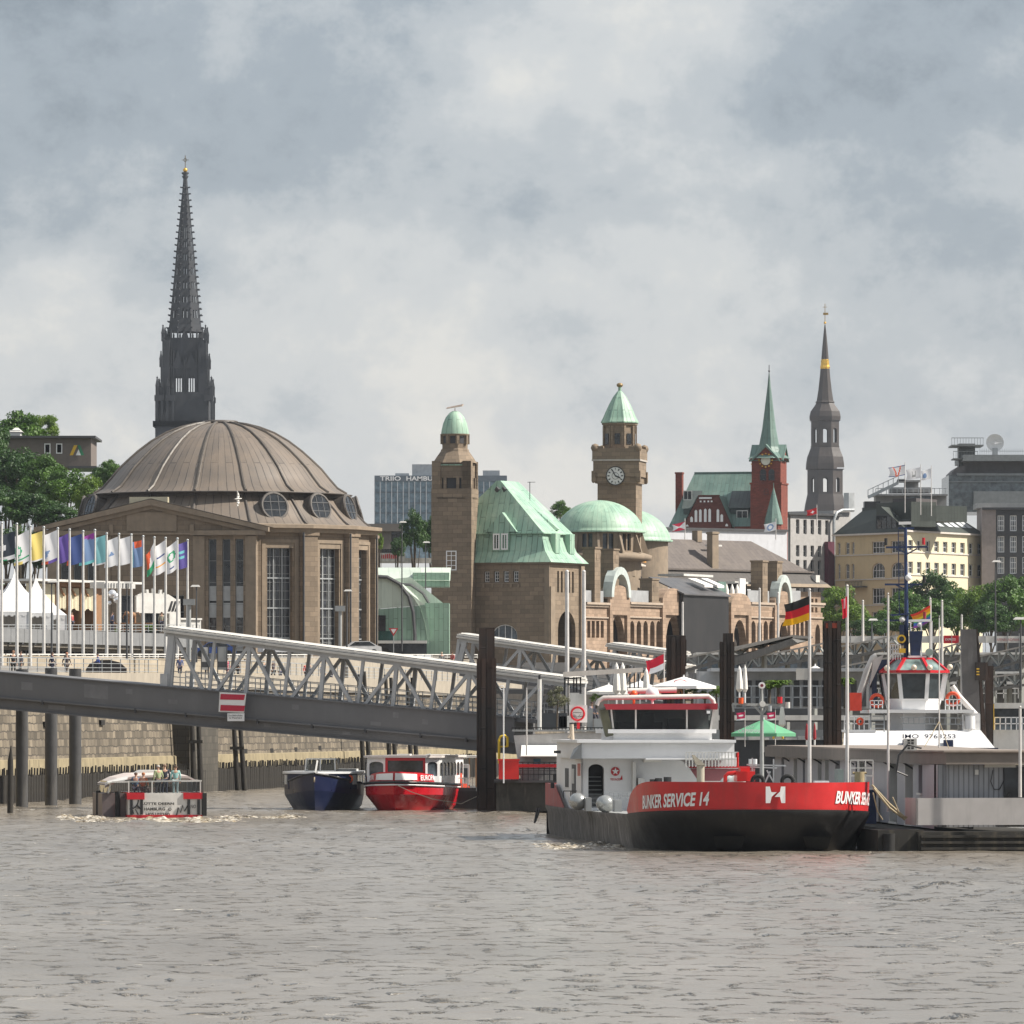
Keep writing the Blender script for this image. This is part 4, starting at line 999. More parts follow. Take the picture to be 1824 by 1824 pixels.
for (a, b) in ((1043, 1079), (1119, 1175), (1336, 1374), (1410, 1430)):
 m.box(U(a), U(b), .3, .36, fz(1073, (a+b)/2), fz(1052, (a+b)/2))
m.build('parapet_panel', paint((.34,.35,.36), .5, name='grey_panel'), sf)
m = MB(); m.box(0, uend, .9, 9, ztop-.3, ztop-.02); m.build('terrace', GREYP, sf)
for (a, b, yt) in ((1058, 1073, 974), (1091, 1106, 977), (1357, 1370, 998), (1383, 1395, 999), (1160, 1178, 1030)):
 m = MB(); u0 = U(a); w_ = 1.05 if yt < 1020 else 1.3
 m.box(u0, u0+w_*1.6, -.1, 1.5, fz(1076, a), fz(yt+3, a)); m.box(u0-.1, u0+w_*1.6+.1, -.2, 1.6, fz(yt+3, a), fz(yt, a)); m.box(u0+.5, u0+1.1, -.14, 0, fz(yt+24, a), fz(yt+12, a)); m.build('pylon', SAND, sf)
m = MB(); m.torus((U(1100), -.1, fz(1062, 1100)), 3.1, .35, 24, 6); m.M = Matrix.Identity(4)
m2 = MB(); n_ = 12; c_ = U(1099); r1, r0 = 2.9, 2.2; zb_ = fz(1064, 1099)
for k in range(n_):
 a, b = R(180*k/n_), R(180*(k+1)/n_)
 m2.prism([(c_+r1*math.cos(a), zb_+r1*1.25*math.sin(a)), (c_+r1*math.cos(b), zb_+r1*1.25*math.sin(b)), (c_+r0*math.cos(b), zb_+r0*1.25*math.sin(b)), (c_+r0*math.cos(a), zb_+r0*1.25*math.sin(a))], -.6, .6)
c_ = U(1391); zb_ = fz(1075, 1391); r1, r0 = 2.4, 1.8
for k in range(n_):
 a, b = R(180*k/n_), R(180*(k+1)/n_)
 m2.prism([(c_+r1*math.cos(a), zb_+r1*1.5*math.sin(a)), (c_+r1*math.cos(b), zb_+r1*1.5*math.sin(b)), (c_+r0*math.cos(b), zb_+r0*1.5*math.sin(b)), (c_+r0*math.cos(a), zb_+r0*1.5*math.sin(a))], -.6, .6)
m2.build('arch_hood', paint((.50,.56,.54), .5, name='pale_copper'), sf)
# domes
def dome(px, D, half, ytop, yeave, ydrum, seg, lab):
 k_ = D/F; loc = Vector(((px-HX)*k_, D, 0)); Mi = ff.M.inverted() @ Matrix.Translation((loc.x, loc.y, 9.5))
 z = lambda py: ZC+(HY-py)*k_-9.5; r = half*k_
 m = MB(Mi); h = z(ytop)-z(yeave); m.lathe([(r*1.02, z(yeave)-.25), (r*1.04, z(yeave)-.05), (r*.985, z(yeave)+.05)]+[(r*.985*math.cos(R(a)), z(yeave)+h*math.sin(R(a))**1.2) for a in range(8, 90, 8)]+[(.02, z(ytop))], 40, ru=r); m.build('dome', seam((.27,.43,.33), (.42,.57,.43), .62, .5, name='dome_copper', stain=.8), sf)
 if ydrum:
  d = MB(Mi); r2 = r*.90; n = 12; h_ = r2*math.tan(math.pi/n)
  for k in range(n):
   d.M = Mi @ Matrix.Rotation(2*math.pi*k/n+.2, 4, 'Z'); d.holewall(-h_, h_, z(ydrum+45), z(yeave), [(-.85*h_*.6, -.08, z(ydrum), z(yeave+6)), (.08, .85*h_*.6, z(ydrum), z(yeave+6))], -r2, .35)
   d.add([(-h_-.12,-r2-.9,z(ydrum+3)),(-h_+.18,-r2-.9,z(ydrum+3)),(-h_+.18,-r2-.05,z(yeave+1)),(-h_-.12,-r2-.05,z(yeave+1)),(-h_-.12,-r2+.3,z(ydrum+3)),(-h_+.18,-r2+.3,z(ydrum+3))],[(0,1,2,3),(1,5,2),(0,3,4)])
  d.M = Mi; d.lathe([(r2*1.0, z(ydrum+20)), (r2*1.28, z(ydrum+16)), (r2*1.30, z(ydrum+8)), (r2*1.1, z(ydrum+3)), (r2, z(ydrum+2))], 24)
  d.lathe([(r2*1.02, -1), (r2*1.02, z(ydrum+20))], 24); d.build('drum', SANDT, sf)
  g = MB(Mi); g.lathe([(r2-.4, z(ydrum)), (r2-.4, z(yeave+4))], 24); g.build('drum_glazing', GLASSL, sf)
 return Mi, z, r
dome(1121, 884, 75, 907, 962, None, 0, '')
dome(1068, 856, 80, 891, 946, 982, 0, '')
m = MB(ff.M.inverted() @ Matrix.Translation(((1125-HX)*884/F, 884, 9.5))); m.lathe([(4.6, -1), (4.6, ZC+(HY-962)*884/F-9.7)], 24); m.build('back_drum', SANDT, sf)
# corrugated black enclosure with sloping roof
CORR = seam((.016,.016,.018), (.028,.026,.026), .22, .6, name='black_corrugated', line=.08, cross=50)
m = MB(); a, b = ff.u(1217, -.9), ff.u(1298, -.9); m.box(a, b, -.9, -.4, 0, fz(1060, 1255));
m.build('corrugated_box', CORR, sf)
m = MB(); z0, z1 = fz(1062, 1255), fz(1031, 1235); m.hexa([(a-.3,-1.2,z0),(b,-1.2,z0),(b-.4,3,z1),(a-1.6,3,z1)], [(a-.3,-1.2,z0+.15),(b,-1.2,z0+.15),(b-.4,3,z1+.15),(a-1.6,3,z1+.15)]); m.build('ribbed_roof', seam((.10,.10,.105),(.13,.12,.12),.35,.4,name='ribbed_dark_roof',line=.12), sf)
m = MB()
for (p0, p1, ya, yb_) in ((1247, 1262, 1034, 1046), (1270, 1282, 1034, 1047)): m.hexa([(U(p0),-.6,fz(yb_,p0)),(U(p1),-.6,fz(yb_,p0)),(U(p1)-.5,1.4,fz(ya,p0)),(U(p0)-.5,1.4,fz(ya,p0))],[(U(p0),-.6,fz(yb_,p0)+.3),(U(p1),-.6,fz(yb_,p0)+.3),(U(p1)-.5,1.4,fz(ya,p0)+.3),(U(p0)-.5,1.4,fz(ya,p0)+.3)])
m.build('roof_awning', CANVAS, sf)
# shed with bright sloping roof behind
m = MB(); u0, u1 = U(1176), U(1250); m.box(u0, u1, 8, 12, 0, fz(1002, 1215)); m.build('shed_wall', CORR, sf)
m = MB(); m.hexa([(u0+.6,7.6,fz(1006,1215)),(u1+.3,7.6,fz(1006,1215)),(u1-3.0,12.4,fz(974,1215)),(u0-3.4,12.4,fz(974,1215))],[(u0+.6,7.6,fz(1004,1215)),(u1+.3,7.6,fz(1004,1215)),(u1-3.0,12.4,fz(972,1215)),(u0-3.4,12.4,fz(972,1215))]); m.build('shed_roof', seam((.62,.56,.50),(.55,.40,.28),1.6,.5,name='pale_sheet_roof'), sf)
m = MB(); m.hexa([(u1-1.2,9,fz(997,1250)),(u1+3.6,9,fz(1000,1250)),(u1+3.0,13,fz(985,1250)),(u1-2.4,13,fz(978,1250))],[(u1-1.2,9,fz(993,1250)),(u1+3.6,9,fz(997,1250)),(u1+3.0,13,fz(980,1250)),(u1-2.4,13,fz(975,1250))]); m.build('orange_awning', paint((.62,.28,.06), .6, name='faded_orange'), sf)
m = MB()
for p in (1300, 1310, 1320, 1329): m.lathe([(.32, 0), (.32, 2.6), (.05, 3.4)], 8, c=(U(p), 1.2, ztop-.2))
m.build('closed_parasol', CANVAS, sf)
m = MB(); m.box(U(1287), U(1301), .6, 3, ztop-.1, fz(1036, 1294)); m.build('kiosk', COPPERD, sf)
m = MB(); m.box(U(1335), U(1357), 2, 5, ztop-.1, fz(1040, 1345)); m.build('glazed_hut', GLASS, sf)
m = MB(); m.box(U(1330), U(1362), 1.6, 5.3, fz(1040, 1345), fz(1036, 1345)); m.box(U(1258), U(1310), 3, 6.5, fz(1027, 1290), fz(1023, 1290)); m.build('hut_roof', WORNWHITE, sf)
m = MB(); m.box(U(1330), U(1340), .9, 1.1, ztop, fz(1030, 1330)); m.build('white_post', WHITE, sf)
# big brown mansard block behind, its right gable wall lit
fm = Fr(1195, 905, 1462, 925, 9.5)
mr = fm.thing('station_main_block', 'brown slate mansard block with a tall chimney behind the arcade and its corrugated box', 'building')
m = MB(); z = lambda py: fm.z(py, 1330)
m.holewall(0, fm.u(1462), -.5, z(1052), [(fm.u(p), fm.u(p+4), z(1130), z(1064)) for p in (1445, 1452)], 0, .5)
m.M = Matrix.Translation((fm.u(1462), 0, 0)) @ Matrix.Rotation(R(65), 4, 'Z'); m.holewall(0, 9, -.5, z(1052), [(1+i*1.6, 1.8+i*1.6, z(1090), z(1064)) for i in range(4)], 0, .4); m.M = Matrix.Identity(4)
m.build('wall', stone((.36,.26,.185), 1.0, .45, .02, name='warm_sandstone', var=.2, stain=.3), mr)
RB = seam((.115,.095,.085), (.15,.125,.105), .7, .65, name='brown_slate', lc=(.05,.042,.038), cross=1.4)
m = MB(); X0, X1 = 0, fm.u(1464)
hip(m, X0-1, X1+.6, -.6, 14, z(1038), X0-1, X1-1.6, 1.0, 12, z(1016)); m.build('lower_roof', seam((.06,.052,.048),(.08,.07,.06),.7,.6,name='dark_slate_band'), mr)
m = MB(); hip(m, X0-1.2, X1-1.3, .7, 12.4, z(1017), X0-1.2, fm.u(1392), 5.5, 7.5, z(961)); m.box(X0-1, X1-.9, .5, 1.0, z(1018), z(1015)); m.build('upper_roof', RB, mr)
m = MB(); hip(m, X0, X1+.9, -1.0, 14, z(1044), X0, X1+.5, -.6, 13.6, z(1038)); m.build('eave', SANDT, mr)
m = MB(); a, b = fm.u(1279), fm.u(1290); m.box(a, b, 1.0, 2.0, z(1016), z(948)); m.box(a-.1, b+.1, .9, 2.1, z(952), z(949)); m.box(fm.u(1292), fm.u(1300), 5, 6, z(965), z(945)); m.build('chimney', SANDT, mr)
m = MB(); m.box(fm.u(1291), fm.u(1318), 3.2, 3.5, z(973), z(970)); m.box(fm.u(1448), fm.u(1455), -.55, .4, z(1035), z(1022)); m.build('roof_light', WORNWHITE, mr)
# ================================================================ behind, left of centre
K = 1500/F
f_ = Fr(667, 1500, 903, 1500, 9)
of = f_.thing('office_tower', 'blue-grey glass office block with white letters along its roof edge', 'office building')
z = lambda py: f_.z(py)
m = MB(); f_.box(m, 667, 903, 848, 1000, 0, 18); m.build('facade', glass((.17,.24,.29), .15, var=.3), of)
m = MB()
for i in range(24): p = 667+i*10.25; f_.box(m, p-.6, p+.6, 858, 932, -.4, 0)
m.build('fin', paint((.55,.58,.60), .5, name='pale_fin'), of)
m = MB()
for y_ in (857, 877, 896, 914, 932): f_.box(m, 667, 903, y_-1.2, y_+.6, -.2, 0)
f_.box(m, 667, 903, 847, 857.5, -.25, 0); m.build('floor_band', paint((.12,.15,.18), .5, name='slate_panel'), of)
m = MB(); f_.box(m, 734, 792, 827, 848, 3, 14); f_.box(m, 704, 728, 843, 848, 3, 8); f_.box(m, 860, 890, 838, 848, 3, 12); m.build('plant_room', paint((.30,.31,.33), .7, name='grey_render'), of)
m = MB(); put_text(m, 'TRIIO', f_.u(677), -.5, z(856), 7.6*K, (714-677)*K, bold=.02); put_text(m, 'HAMBURG', f_.u(724), -.5, z(856), 7.6*K, (789-724)*K, bold=.02); m.build('roof_sign', WHITE, of)
f_ = Fr(660, 1000, 730, 1000, 9)
o = f_.thing('flat_roof_pavilion', 'low brown flat-roofed pavilion in front of the glass office block', 'building')
m = MB(); f_.box(m, 655, 716, 933, 946, -1, 12); f_.box(m, 678, 697, 946, 978, 0, 8); m.build('wall', paint((.16,.14,.125), .7, name='brown_cladding'), o)
m = MB(); f_.box(m, 655, 716, 946, 985, .4, 8); m.build('glazing', GLASS, o)
# pale green shell-roofed market hall between dome and tower
f_ = Fr(660, 770, 790, 770, 9.5); z = lambda py: f_.z(py); u = f_.u
hh = f_.thing('shell_roof_hall', 'low hall with pale green curved shell roof between brown dome and square tower', 'building')
SH = seam((.50,.58,.50), (.56,.62,.53), 1.2, .5, name='pale_green_sheet', line=.03)
m = MB(); m.s = True
A = [(655,1027),(690,1028),(712,1040),(735,1062),(748,1082),(757,1110),(762,1140)]
m.add([(u(p), 0, z(y)) for p, y in A]+[(u(p)+1.0, 14, z(y)) for p, y in A], [(i, i+1, i+8, i+7) for i in range(6)])
B = [(655,1003),(700,1004),(777,1006),(795,1010)]
m.quad((u(655),.1,z(1086)),(u(757),.1,z(1078)),(u(735),.1,z(1060)),(u(710),.1,z(1038)),(u(690),.1,z(1028)),(u(655),.1,z(1027)))
m.quad((u(655),13,z(1028)),(u(800),13,z(1030)),(u(800),22,z(1003)),(u(655),22,z(1003))); m.quad((u(690),6,z(1030)),(u(730),6,z(1026)),(u(790),6,z(1074)),(u(757),6,z(1080)))
m.build('shell_roof', SH, hh)
GC = seam((.22,.34,.26), (.27,.38,.31), .5, .5, name='green_cladding')
m = MB(); m.quad((u(655),.05,z(1165)),(u(740),.05,z(1165)),(u(739),.05,z(1080)),(u(655),.05,z(1086.5))); m.quad((u(739),.06,z(1080)),(u(757),.06,z(1077)),(u(765),.06,z(1120)),(u(765),.06,z(1165)),(u(740),.06,z(1165)))
f_.box(m, 757, 800, 1074, 1165, 2, 12); f_.box(m, 735, 800, 1020, 1045, 13.2, 20); m.build('cladding', GC, hh)
m = MB(); m.tube([(u(p), -.2, z(y)) for p, y in [(660,1026),(690,1028),(712,1040),(728,1062),(736,1090),(739,1130),(739,1170)]], .22, 6); m.tube([(u(p), 5.5, z(y)) for p, y in [(700,1038),(730,1040),(752,1055),(768,1082),(775,1110)]], .18, 6); m.build('arch_rib', DARK, hh)
m = MB(); f_.box(m, 660, 687, 1096, 1124, -.05, .03); f_.box(m, 660, 760, 1145, 1166, -.6, .02); m.build('shopfront', GLASS, hh)
m = MB(); f_.box(m, 655, 760, 1141, 1146, -1.6, .0); m.build('canopy', WORNWHITE, hh)
m = MB(); f_.box(m, 660, 700, 1124, 1143, -.9, -.86); m.build('balcony_glass', clear((.5,.75,.75), .6), hh)
f_ = Fr(660, 900, 760, 900, 9.5)
o = f_.thing('graffiti_wall', 'low wall with red and white graffiti on the slope left of the tower', 'wall')
m = MB(); f_.box(m, 655, 722, 985, 1000, 0, .4); f_.box(m, 655, 790, 994, 1003, .2, .6); m.build('wall_body', paint((.55,.52,.46), .8, name='pale_wall', var=.3, dirt=.5, scale=2), o)
m = MB()
for i in range(12): f_.box(m, 668+i*3.6, 670+i*3.6, 986+random.random()*3, 995, -.05, 0)
m.build('graffiti', RED, o)
# hilltop house on the left
f_ = Fr(-40, 860, 170, 860, 20); z = lambda py: f_.z(py)
o = f_.thing('hilltop_house', 'flat-roofed brown house among trees with a yellow and green triangle sign on its end wall', 'house')
m = MB(); f_.box(m, -60, 162, 780, 832, 0, 12); m.build('wall', paint((.16,.135,.12), .85, name='brown_render'), o)
m = MB(); f_.box(m, -60, 170, 776, 780, -.8, 13); f_.box(m, 120, 172, 830, 834, -.8, 12); m.build('roof', DARK, o)
m = MB(); f_.box(m, 17, 36, 766, 778, 2, 5); m.hexa([(f_.u(15),1.8,z(768)),(f_.u(38),1.8,z(768)),(f_.u(38),5.2,z(768)),(f_.u(15),5.2,z(768))],[(f_.u(24),3,z(760)),(f_.u(29),3,z(760)),(f_.u(29),4,z(760)),(f_.u(24),4,z(760))]); m.build('roof_vent', WORNWHITE, o)
for p in (79, 100): win(o, f_.u(p), f_.u(p+11), z(808), z(790), -.02, 1, 1, .12)
m = MB(); m.quad(*[(f_.u(p), -.06, z(y)) for p, y in ((124,811),(130,811),(138,793),(132,793))]); m.build('sign_yellow', YELLOW, o)
m = MB(); m.quad(*[(f_.u(p), -.06, z(y)) for p, y in ((144,811),(150,811),(143,793),(138,793))]); m.build('sign_green', paint((.03,.20,.10), .5, name='sign_green'), o)
m = MB(); m.quad(*[(f_.u(p), -.06, z(y)) for p, y in ((135,811),(144,811),(140,800))]); m.build('sign_white', WHITE, o)
# ================================================================ behind, right side
f_ = Fr(1410, 1090, 1500, 1100, 9.5); z = lambda py: f_.z(py, 1450); u = f_.u
o = f_.thing('grey_office_house', 'pale grey office house with tall narrow windows left of the yellow building', 'building')
m = MB(); holes = []
for c in range(5):
 for r_, (ya, yb_) in enumerate(((926, 952), (972, 992), (998, 1030), (1040, 1070))): holes.append((u(1418+c*13), u(1424+c*13), z(yb_), z(ya)))
m.holewall(u(1408), u(1485), 0, z(918), holes, 0, .4); m.box(u(1485), u(1515), 0, 9, 0, z(908)); m.build('wall', paint((.40,.39,.38), .8, name='grey_render_wall'), o)
m = MB(); f_.box(m, 1405, 1500, 914, 918, -.5, 10); m.build('roof', DARK, o)
for h in holes: win(o, h[0], h[1], h[2], h[3], .35, 1, 2, .1, GREYP)
m = MB(); f_.box(m, 1475, 1489, 965, 1060, -.8, -.1); m.build('plum_panel', paint((.10,.02,.04), .6, name='plum_cladding'), o)
m = MB(); f_.box(m, 1512, 1522, 878, 912, 1, 2); m.tube([(u(1480),-.6,z(1045)),(u(1480),-.6,z(925)),(u(1485),-.6,z(912)),(u(1495),-.6,z(907)),(u(1515),-.6,z(906))], .25, 8); m.build('duct', STEEL, o)
YEL = paint((.58,.46,.28), .8, name='yellow_render', var=.08, dirt=.25, scale=.4); YELL = paint((.68,.61,.44), .8, name='pale_yellow_render', var=.08, dirt=.15, scale=.4)
STU = paint((.60,.55,.50), .8, name='pale_stucco', var=.1, dirt=.2)
fa = Fr(1488, 1095, 1612, 1080, 9.5); fbk = Fr(1612, 1080, 1750, 1105, 9.5)
yb = fa.thing('yellow_apartment_house', 'yellow stucco apartment house with arched windows, white bands and a dark mansard roof with skylights', 'apartment house')
Mb2 = fa.M.inverted() @ fbk.M
def facade(fr, M, cols, rowsd, p0, p1, ytop, mat, name):
 z = lambda py: fr.z(py, (p0+p1)/2); u = fr.u; holes = []; hw_ = []
 for (ya, yb_, ar) in rowsd:
  for (c, wd) in cols: holes.append((u(c), u(c+wd), z(yb_), z(ya), (u(c+wd)-u(c))*ar)); hw_.append((wd, ar))
 m = MB(M); m.holewall(u(p0), u(p1), 0, z(ytop), holes, 0, .35); m.build(name, mat, yb)
 m = MB(M)
 for (ya, yb_, ar) in rowsd: m.box(u(p0), u(p1), -.14, -.003, z(yb_+3), z(yb_+1))
 m.box(u(p0)-.3, u(p1)+.1, -.5, -.003, z(ytop+3), z(ytop)); m.build('string_course', STU, yb)
 for h, (wd, ar) in zip(holes, hw_): win(yb, h[0], h[1], h[2], h[3], .3, 4 if wd > 15 else 2, 2, .10, arch=h[4], M=M)
facade(fa, Matrix.Identity(4), [(1492, 5), (1506, 7), (1517, 5), (1553, 23), (1587, 23)], [(965, 986, 0), (1003, 1030, .35), (1048, 1076, 0), (1090, 1120, 0)], 1488, 1612, 950, YEL, 'corner_wall')
facade(fbk, Mb2, [(1618+i*15.4, 8) for i in range(9)], [(965, 984, 0), (1003, 1024, 0), (1048, 1068, 0), (1085, 1110, 0)], 1612, 1750, 948, YELL, 'side_wall')
m = MB(); z = lambda py: fa.z(py, 1550); u = fa.u
GR = seam((.035,.045,.038), (.05,.06,.05), .6, .6, name='green_black_roof')
m.quad((u(1487),-.4,z(950)),(u(1613),-.4,z(950)),(u(1608),3,z(900)),(u(1508),3,z(908))); m.box(u(1508), u(1612), 3, 12, z(930), z(902)); m.box(u(1550), u(1612), 1.2, 6, z(940), z(896))
m.quad((u(1487),-.4,z(950)),(u(1508),3,z(908)),(u(1512),14,z(908)),(u(1497),14,z(950)))
m.M = Mb2; z2 = lambda py: fbk.z(py, 1680); u2 = fbk.u
m.quad((u2(1611),-.4,z2(948)),(u2(1751),-.4,z2(948)),(u2(1735),4,z2(909)),(u2(1611),4,z2(906))); m.build('mansard_roof', GR, yb)
for (c) in (1637, 1648, 1666, 1677, 1693, 1704, 1717, 1727):
 m = MB(Mb2); k0, k1 = .25, .72
 def rp(px, t_): return (u2(px), -.4+4.4*t_-.08, z2(948)+(z2(909)-z2(948))*t_+.08)
 m.quad(rp(c+4, k0), rp(c+12, k0), rp(c+8, k1), rp(c, k1)); m.build('skylight', paint((.62,.64,.66), .15, name='sky_glass', dirt=0), yb)
for (c, wd, ya, yb_) in ((1560, 36, 918, 946),): win(yb, u(c), u(c+wd), z(yb_), z(ya), .1, 4, 1, .1, DARK)
m = MB(Mb2); m.box(u2(1663), u2(1700), 3, 7, z2(912), z2(888)); m.build('rooftop_plant', paint((.08,.07,.07), .8, name='dark_plant'), yb)
m = MB(); m.box(u(1515), u(1545), -1.0, 0, z(1046), z(1044))
for i in range(12): m.box(u(1515+i*2.6), u(1515.4+i*2.6), -1.0, -.95, z(1044), z(1036))
m.box(u(1515), u(1545), -1.0, -.95, z(1036.5), z(1035.5)); m.build('balcony', DARK, yb)
m = MB(); m.hexa([(u(1582),5,z(880)),(u(1600),5,z(880)),(u(1600),9,z(880)),(u(1582),9,z(880))],[(u(1590),5,z(858)),(u(1662),5,z(858)),(u(1662),9,z(858)),(u(1590),9,z(858))]) if False else None
fr_ = Fr(1540, 1130, 1700, 1130, 9.5); z3 = fr_.z;
o = fr_.thing('rooftop_terrace', 'jumble of grey terraces, stairs and railings on the roof behind the yellow house', 'rooftop structure')
m = MB(); fr_.box(m, 1600, 1612, 853, 857, 0, 4); fr_.box(m, 1600, 1640, 855, 858, 0, 5); fr_.box(m, 1586, 1660, 868, 877, 1, 7); fr_.box(m, 1612, 1636, 858, 868, 2, 5); fr_.box(m, 1556, 1688, 880, 883, 0, 8); fr_.box(m, 1560, 1686, 883, 905, 2, 8); m.build('terrace_deck', paint((.27,.27,.27), .6, name='terrace_grey'), o)
m = MB(); m.beam((fr_.u(1546), 0, z3(886)), (fr_.u(1600), 0, z3(860)), .3, .5)
for i in range(7): m.beam((fr_.u(1546+i*9), -.2, z3(886-i*4.3)), (fr_.u(1546+i*9), -.2, z3(873-i*4.3)), .12)
m.beam((fr_.u(1546), -.2, z3(873)), (fr_.u(1604), -.2, z3(846)), .12)
for i in range(14): m.beam((fr_.u(1560+i*9.5), 0, z3(880)), (fr_.u(1560+i*9.5), 0, z3(870)), .1)
m.beam((fr_.u(1560), 0, z3(870)), (fr_.u(1688), 0, z3(870)), .1); m.build('stair_and_rail', STEEL, o)
m = MB(); fr_.box(m, 1613, 1660, 884, 898, 1.6, 2.0); m.build('glazing', GLASSL, o)
m = MB(); fr_.box(m, 1540, 1568, 893, 912, -6, -2); m.build('dark_box', BLACK, o)
# modern grey building with balcony mast and dish
f_ = Fr(1690, 1200, 1860, 1200, 9.5); z = f_.z; u = f_.u
o = f_.thing('modern_grey_building', 'modern dark grey building with curved top storey, satellite dish and roof lookout on the right', 'building')
m = MB(); f_.box(m, 1690, 1900, 846, 912, 0, 20); m.build('glass_storey', glass((.12,.14,.15), .2, var=.4), o)
m = MB(); f_.box(m, 1716, 1900, 810, 821, -1.5, 22); f_.box(m, 1705, 1900, 843, 847, -.6, 20); f_.box(m, 1690, 1900, 857, 859, -.3, 0); f_.box(m, 1735, 1900, 875, 902, -3, 0)
m.build('band', paint((.20,.215,.22), .55, name='blue_grey_band'), o)
m = MB(); f_.box(m, 1717, 1900, 821, 846, 2, 20); m.prism([(u(1695), z(846)), (u(1720), z(846)), (u(1720), z(828)), (u(1705), z(832)), (u(1697), z(840))], 1, 18); m.build('upper_storey', paint((.15,.14,.14), .7, name='warm_grey'), o)
m = MB(); f_.box(m, 1708, 1737, 790, 846, 4, 8); f_.box(m, 1695, 1752, 792, 794.5, 0, 9)
for i in range(12): f_.box(m, 1695+i*5.1, 1695.5+i*5.1, 780, 792, 0, .15)
f_.box(m, 1695, 1752, 779.5, 780.5, 0, .15); f_.box(m, 1698, 1742, 816, 818, 0, 6)
for i in range(10): f_.box(m, 1698+i*4.8, 1698.5+i*4.8, 804, 816, 0, .15)
f_.box(m, 1698, 1742, 803.5, 804.5, 0, .15); m.build('lookout', paint((.17,.18,.18), .6, name='lookout_grey'), o)
m = MB(); K = 1200/F
for i in range(26): f_.box(m, 1745+i*4, 1745.5+i*4, 799, 810, 0, .1)
f_.box(m, 1745, 1850, 803, 804, 0, .1); f_.box(m, 1768, 1777, 798, 812, 2, 3); m.build('roof_rail', STEEL, o)
m = MB(Matrix.Translation((u(1774), 2, z(787))) @ Matrix.Rotation(R(-8), 4, 'Z') @ Matrix.Rotation(R(104), 4, 'X'))
m.lathe([(.05, -.35), (.6, -.27), (1.1, -.05), (1.5, .3), (1.53, .3)], 24); m.tube([(1.2,0,.1),(0,0,.9),(-1.2,0,.1)], .04, 5); m.build('satellite_dish', WHITE, o)
f_ = Fr(1750, 1100, 1860, 1100, 9.5); z = f_.z; u = f_.u
o = f_.thing('black_grid_building', 'black-framed building with white gridded windows at the right edge', 'building')
m = MB(); f_.box(m, 1749, 1774, 905, 1080, 0, 12); m.build('end_wall', paint((.27,.235,.225), .8, name='taupe_render'), o)
m = MB(); holes = []
for c in range(3):
 for (ya, yb_) in ((918, 946), (955, 984), (992, 1022), (1030, 1058)): holes.append((u(1777+c*22), u(1789+c*22), z(yb_), z(ya)))
m.holewall(u(1774), u(1862), 0, z(905), holes, 0, .4); m.box(u(1749), u(1870), -.5, 0, z(908), z(904)); m.build('frame_wall', paint((.035,.036,.04), .5, name='black_cladding'), o)
for h in holes: win(o, h[0], h[1], h[2], h[3], .3, 3, 3, .14, WHITE, GLASSL)
m = MB(); f_.box(m, 1740, 1860, 896, 905, 3, 12); m.build('rooftop', GREYP, o)
# ================================================================ people
def _skin(verts, edges, radii, sub=1):
 me = bpy.data.meshes.new('p'); me.from_pydata(verts, edges, [])
 ob = bpy.data.objects.new('p', me); SC.collection.objects.link(ob)
 md = ob.modifiers.new('s', 'SKIN'); sv_ = me.skin_vertices[0].data
 for i, r in enumerate(radii): sv_[i].radius = (r if isinstance(r, tuple) else (r, r)); sv_[i].use_root = False
 sv_[0].use_root = True
 sb = ob.modifiers.new('u', 'SUBSURF'); sb.levels = sub; sb.render_levels = sub
 dg = bpy.context.evaluated_depsgraph_get(); ev = ob.evaluated_get(dg)
 m = bpy.data.meshes.new_from_object(ev); bpy.data.objects.remove(ob)
 for p in m.polygons: p.use_smooth = True
 return [tuple(v.co) for v in m.vertices], [tuple(p.vertices) for p in m.polygons]
POSES = {  # hand l, hand r, elbows, knees, feet (metres, facing -y); sit: pelvis low
 'stand': dict(pz=.93, el=(-.27,.03,1.14), hl=(-.25,-.06,.86), er=(.27,.03,1.14), hr=(.25,-.06,.86), kl=(-.10,-.02,.50), fl=(-.11,.02,.08), kr=(.10,-.02,.50), fr=(.12,.02,.08), lean=0),
 'walk':  dict(pz=.92, el=(-.26,.10,1.15), hl=(-.24,.16,.92), er=(.26,-.06,1.15), hr=(.24,-.22,.95), kl=(-.09,-.16,.52), fl=(-.10,-.24,.10), kr=(.09,.06,.50), fr=(.10,.30,.14), lean=-.03),
 'rail':  dict(pz=.93, el=(-.27,-.16,1.12), hl=(-.16,-.40,1.08), er=(.27,-.16,1.12), hr=(.16,-.40,1.08), kl=(-.10,-.02,.50), fl=(-.11,.04,.08), kr=(.10,-.02,.50), fr=(.12,.04,.08), lean=-.10),
 'sit':   dict(pz=.52, el=(-.27,-.05,.76), hl=(-.14,-.34,.66), er=(.27,-.05,.76), hr=(.14,-.34,.66), kl=(-.11,-.44,.52), fl=(-.12,-.44,.08), kr=(.11,-.44,.52), fr=(.12,-.44,.08), lean=-.02),
}
_pm = {}
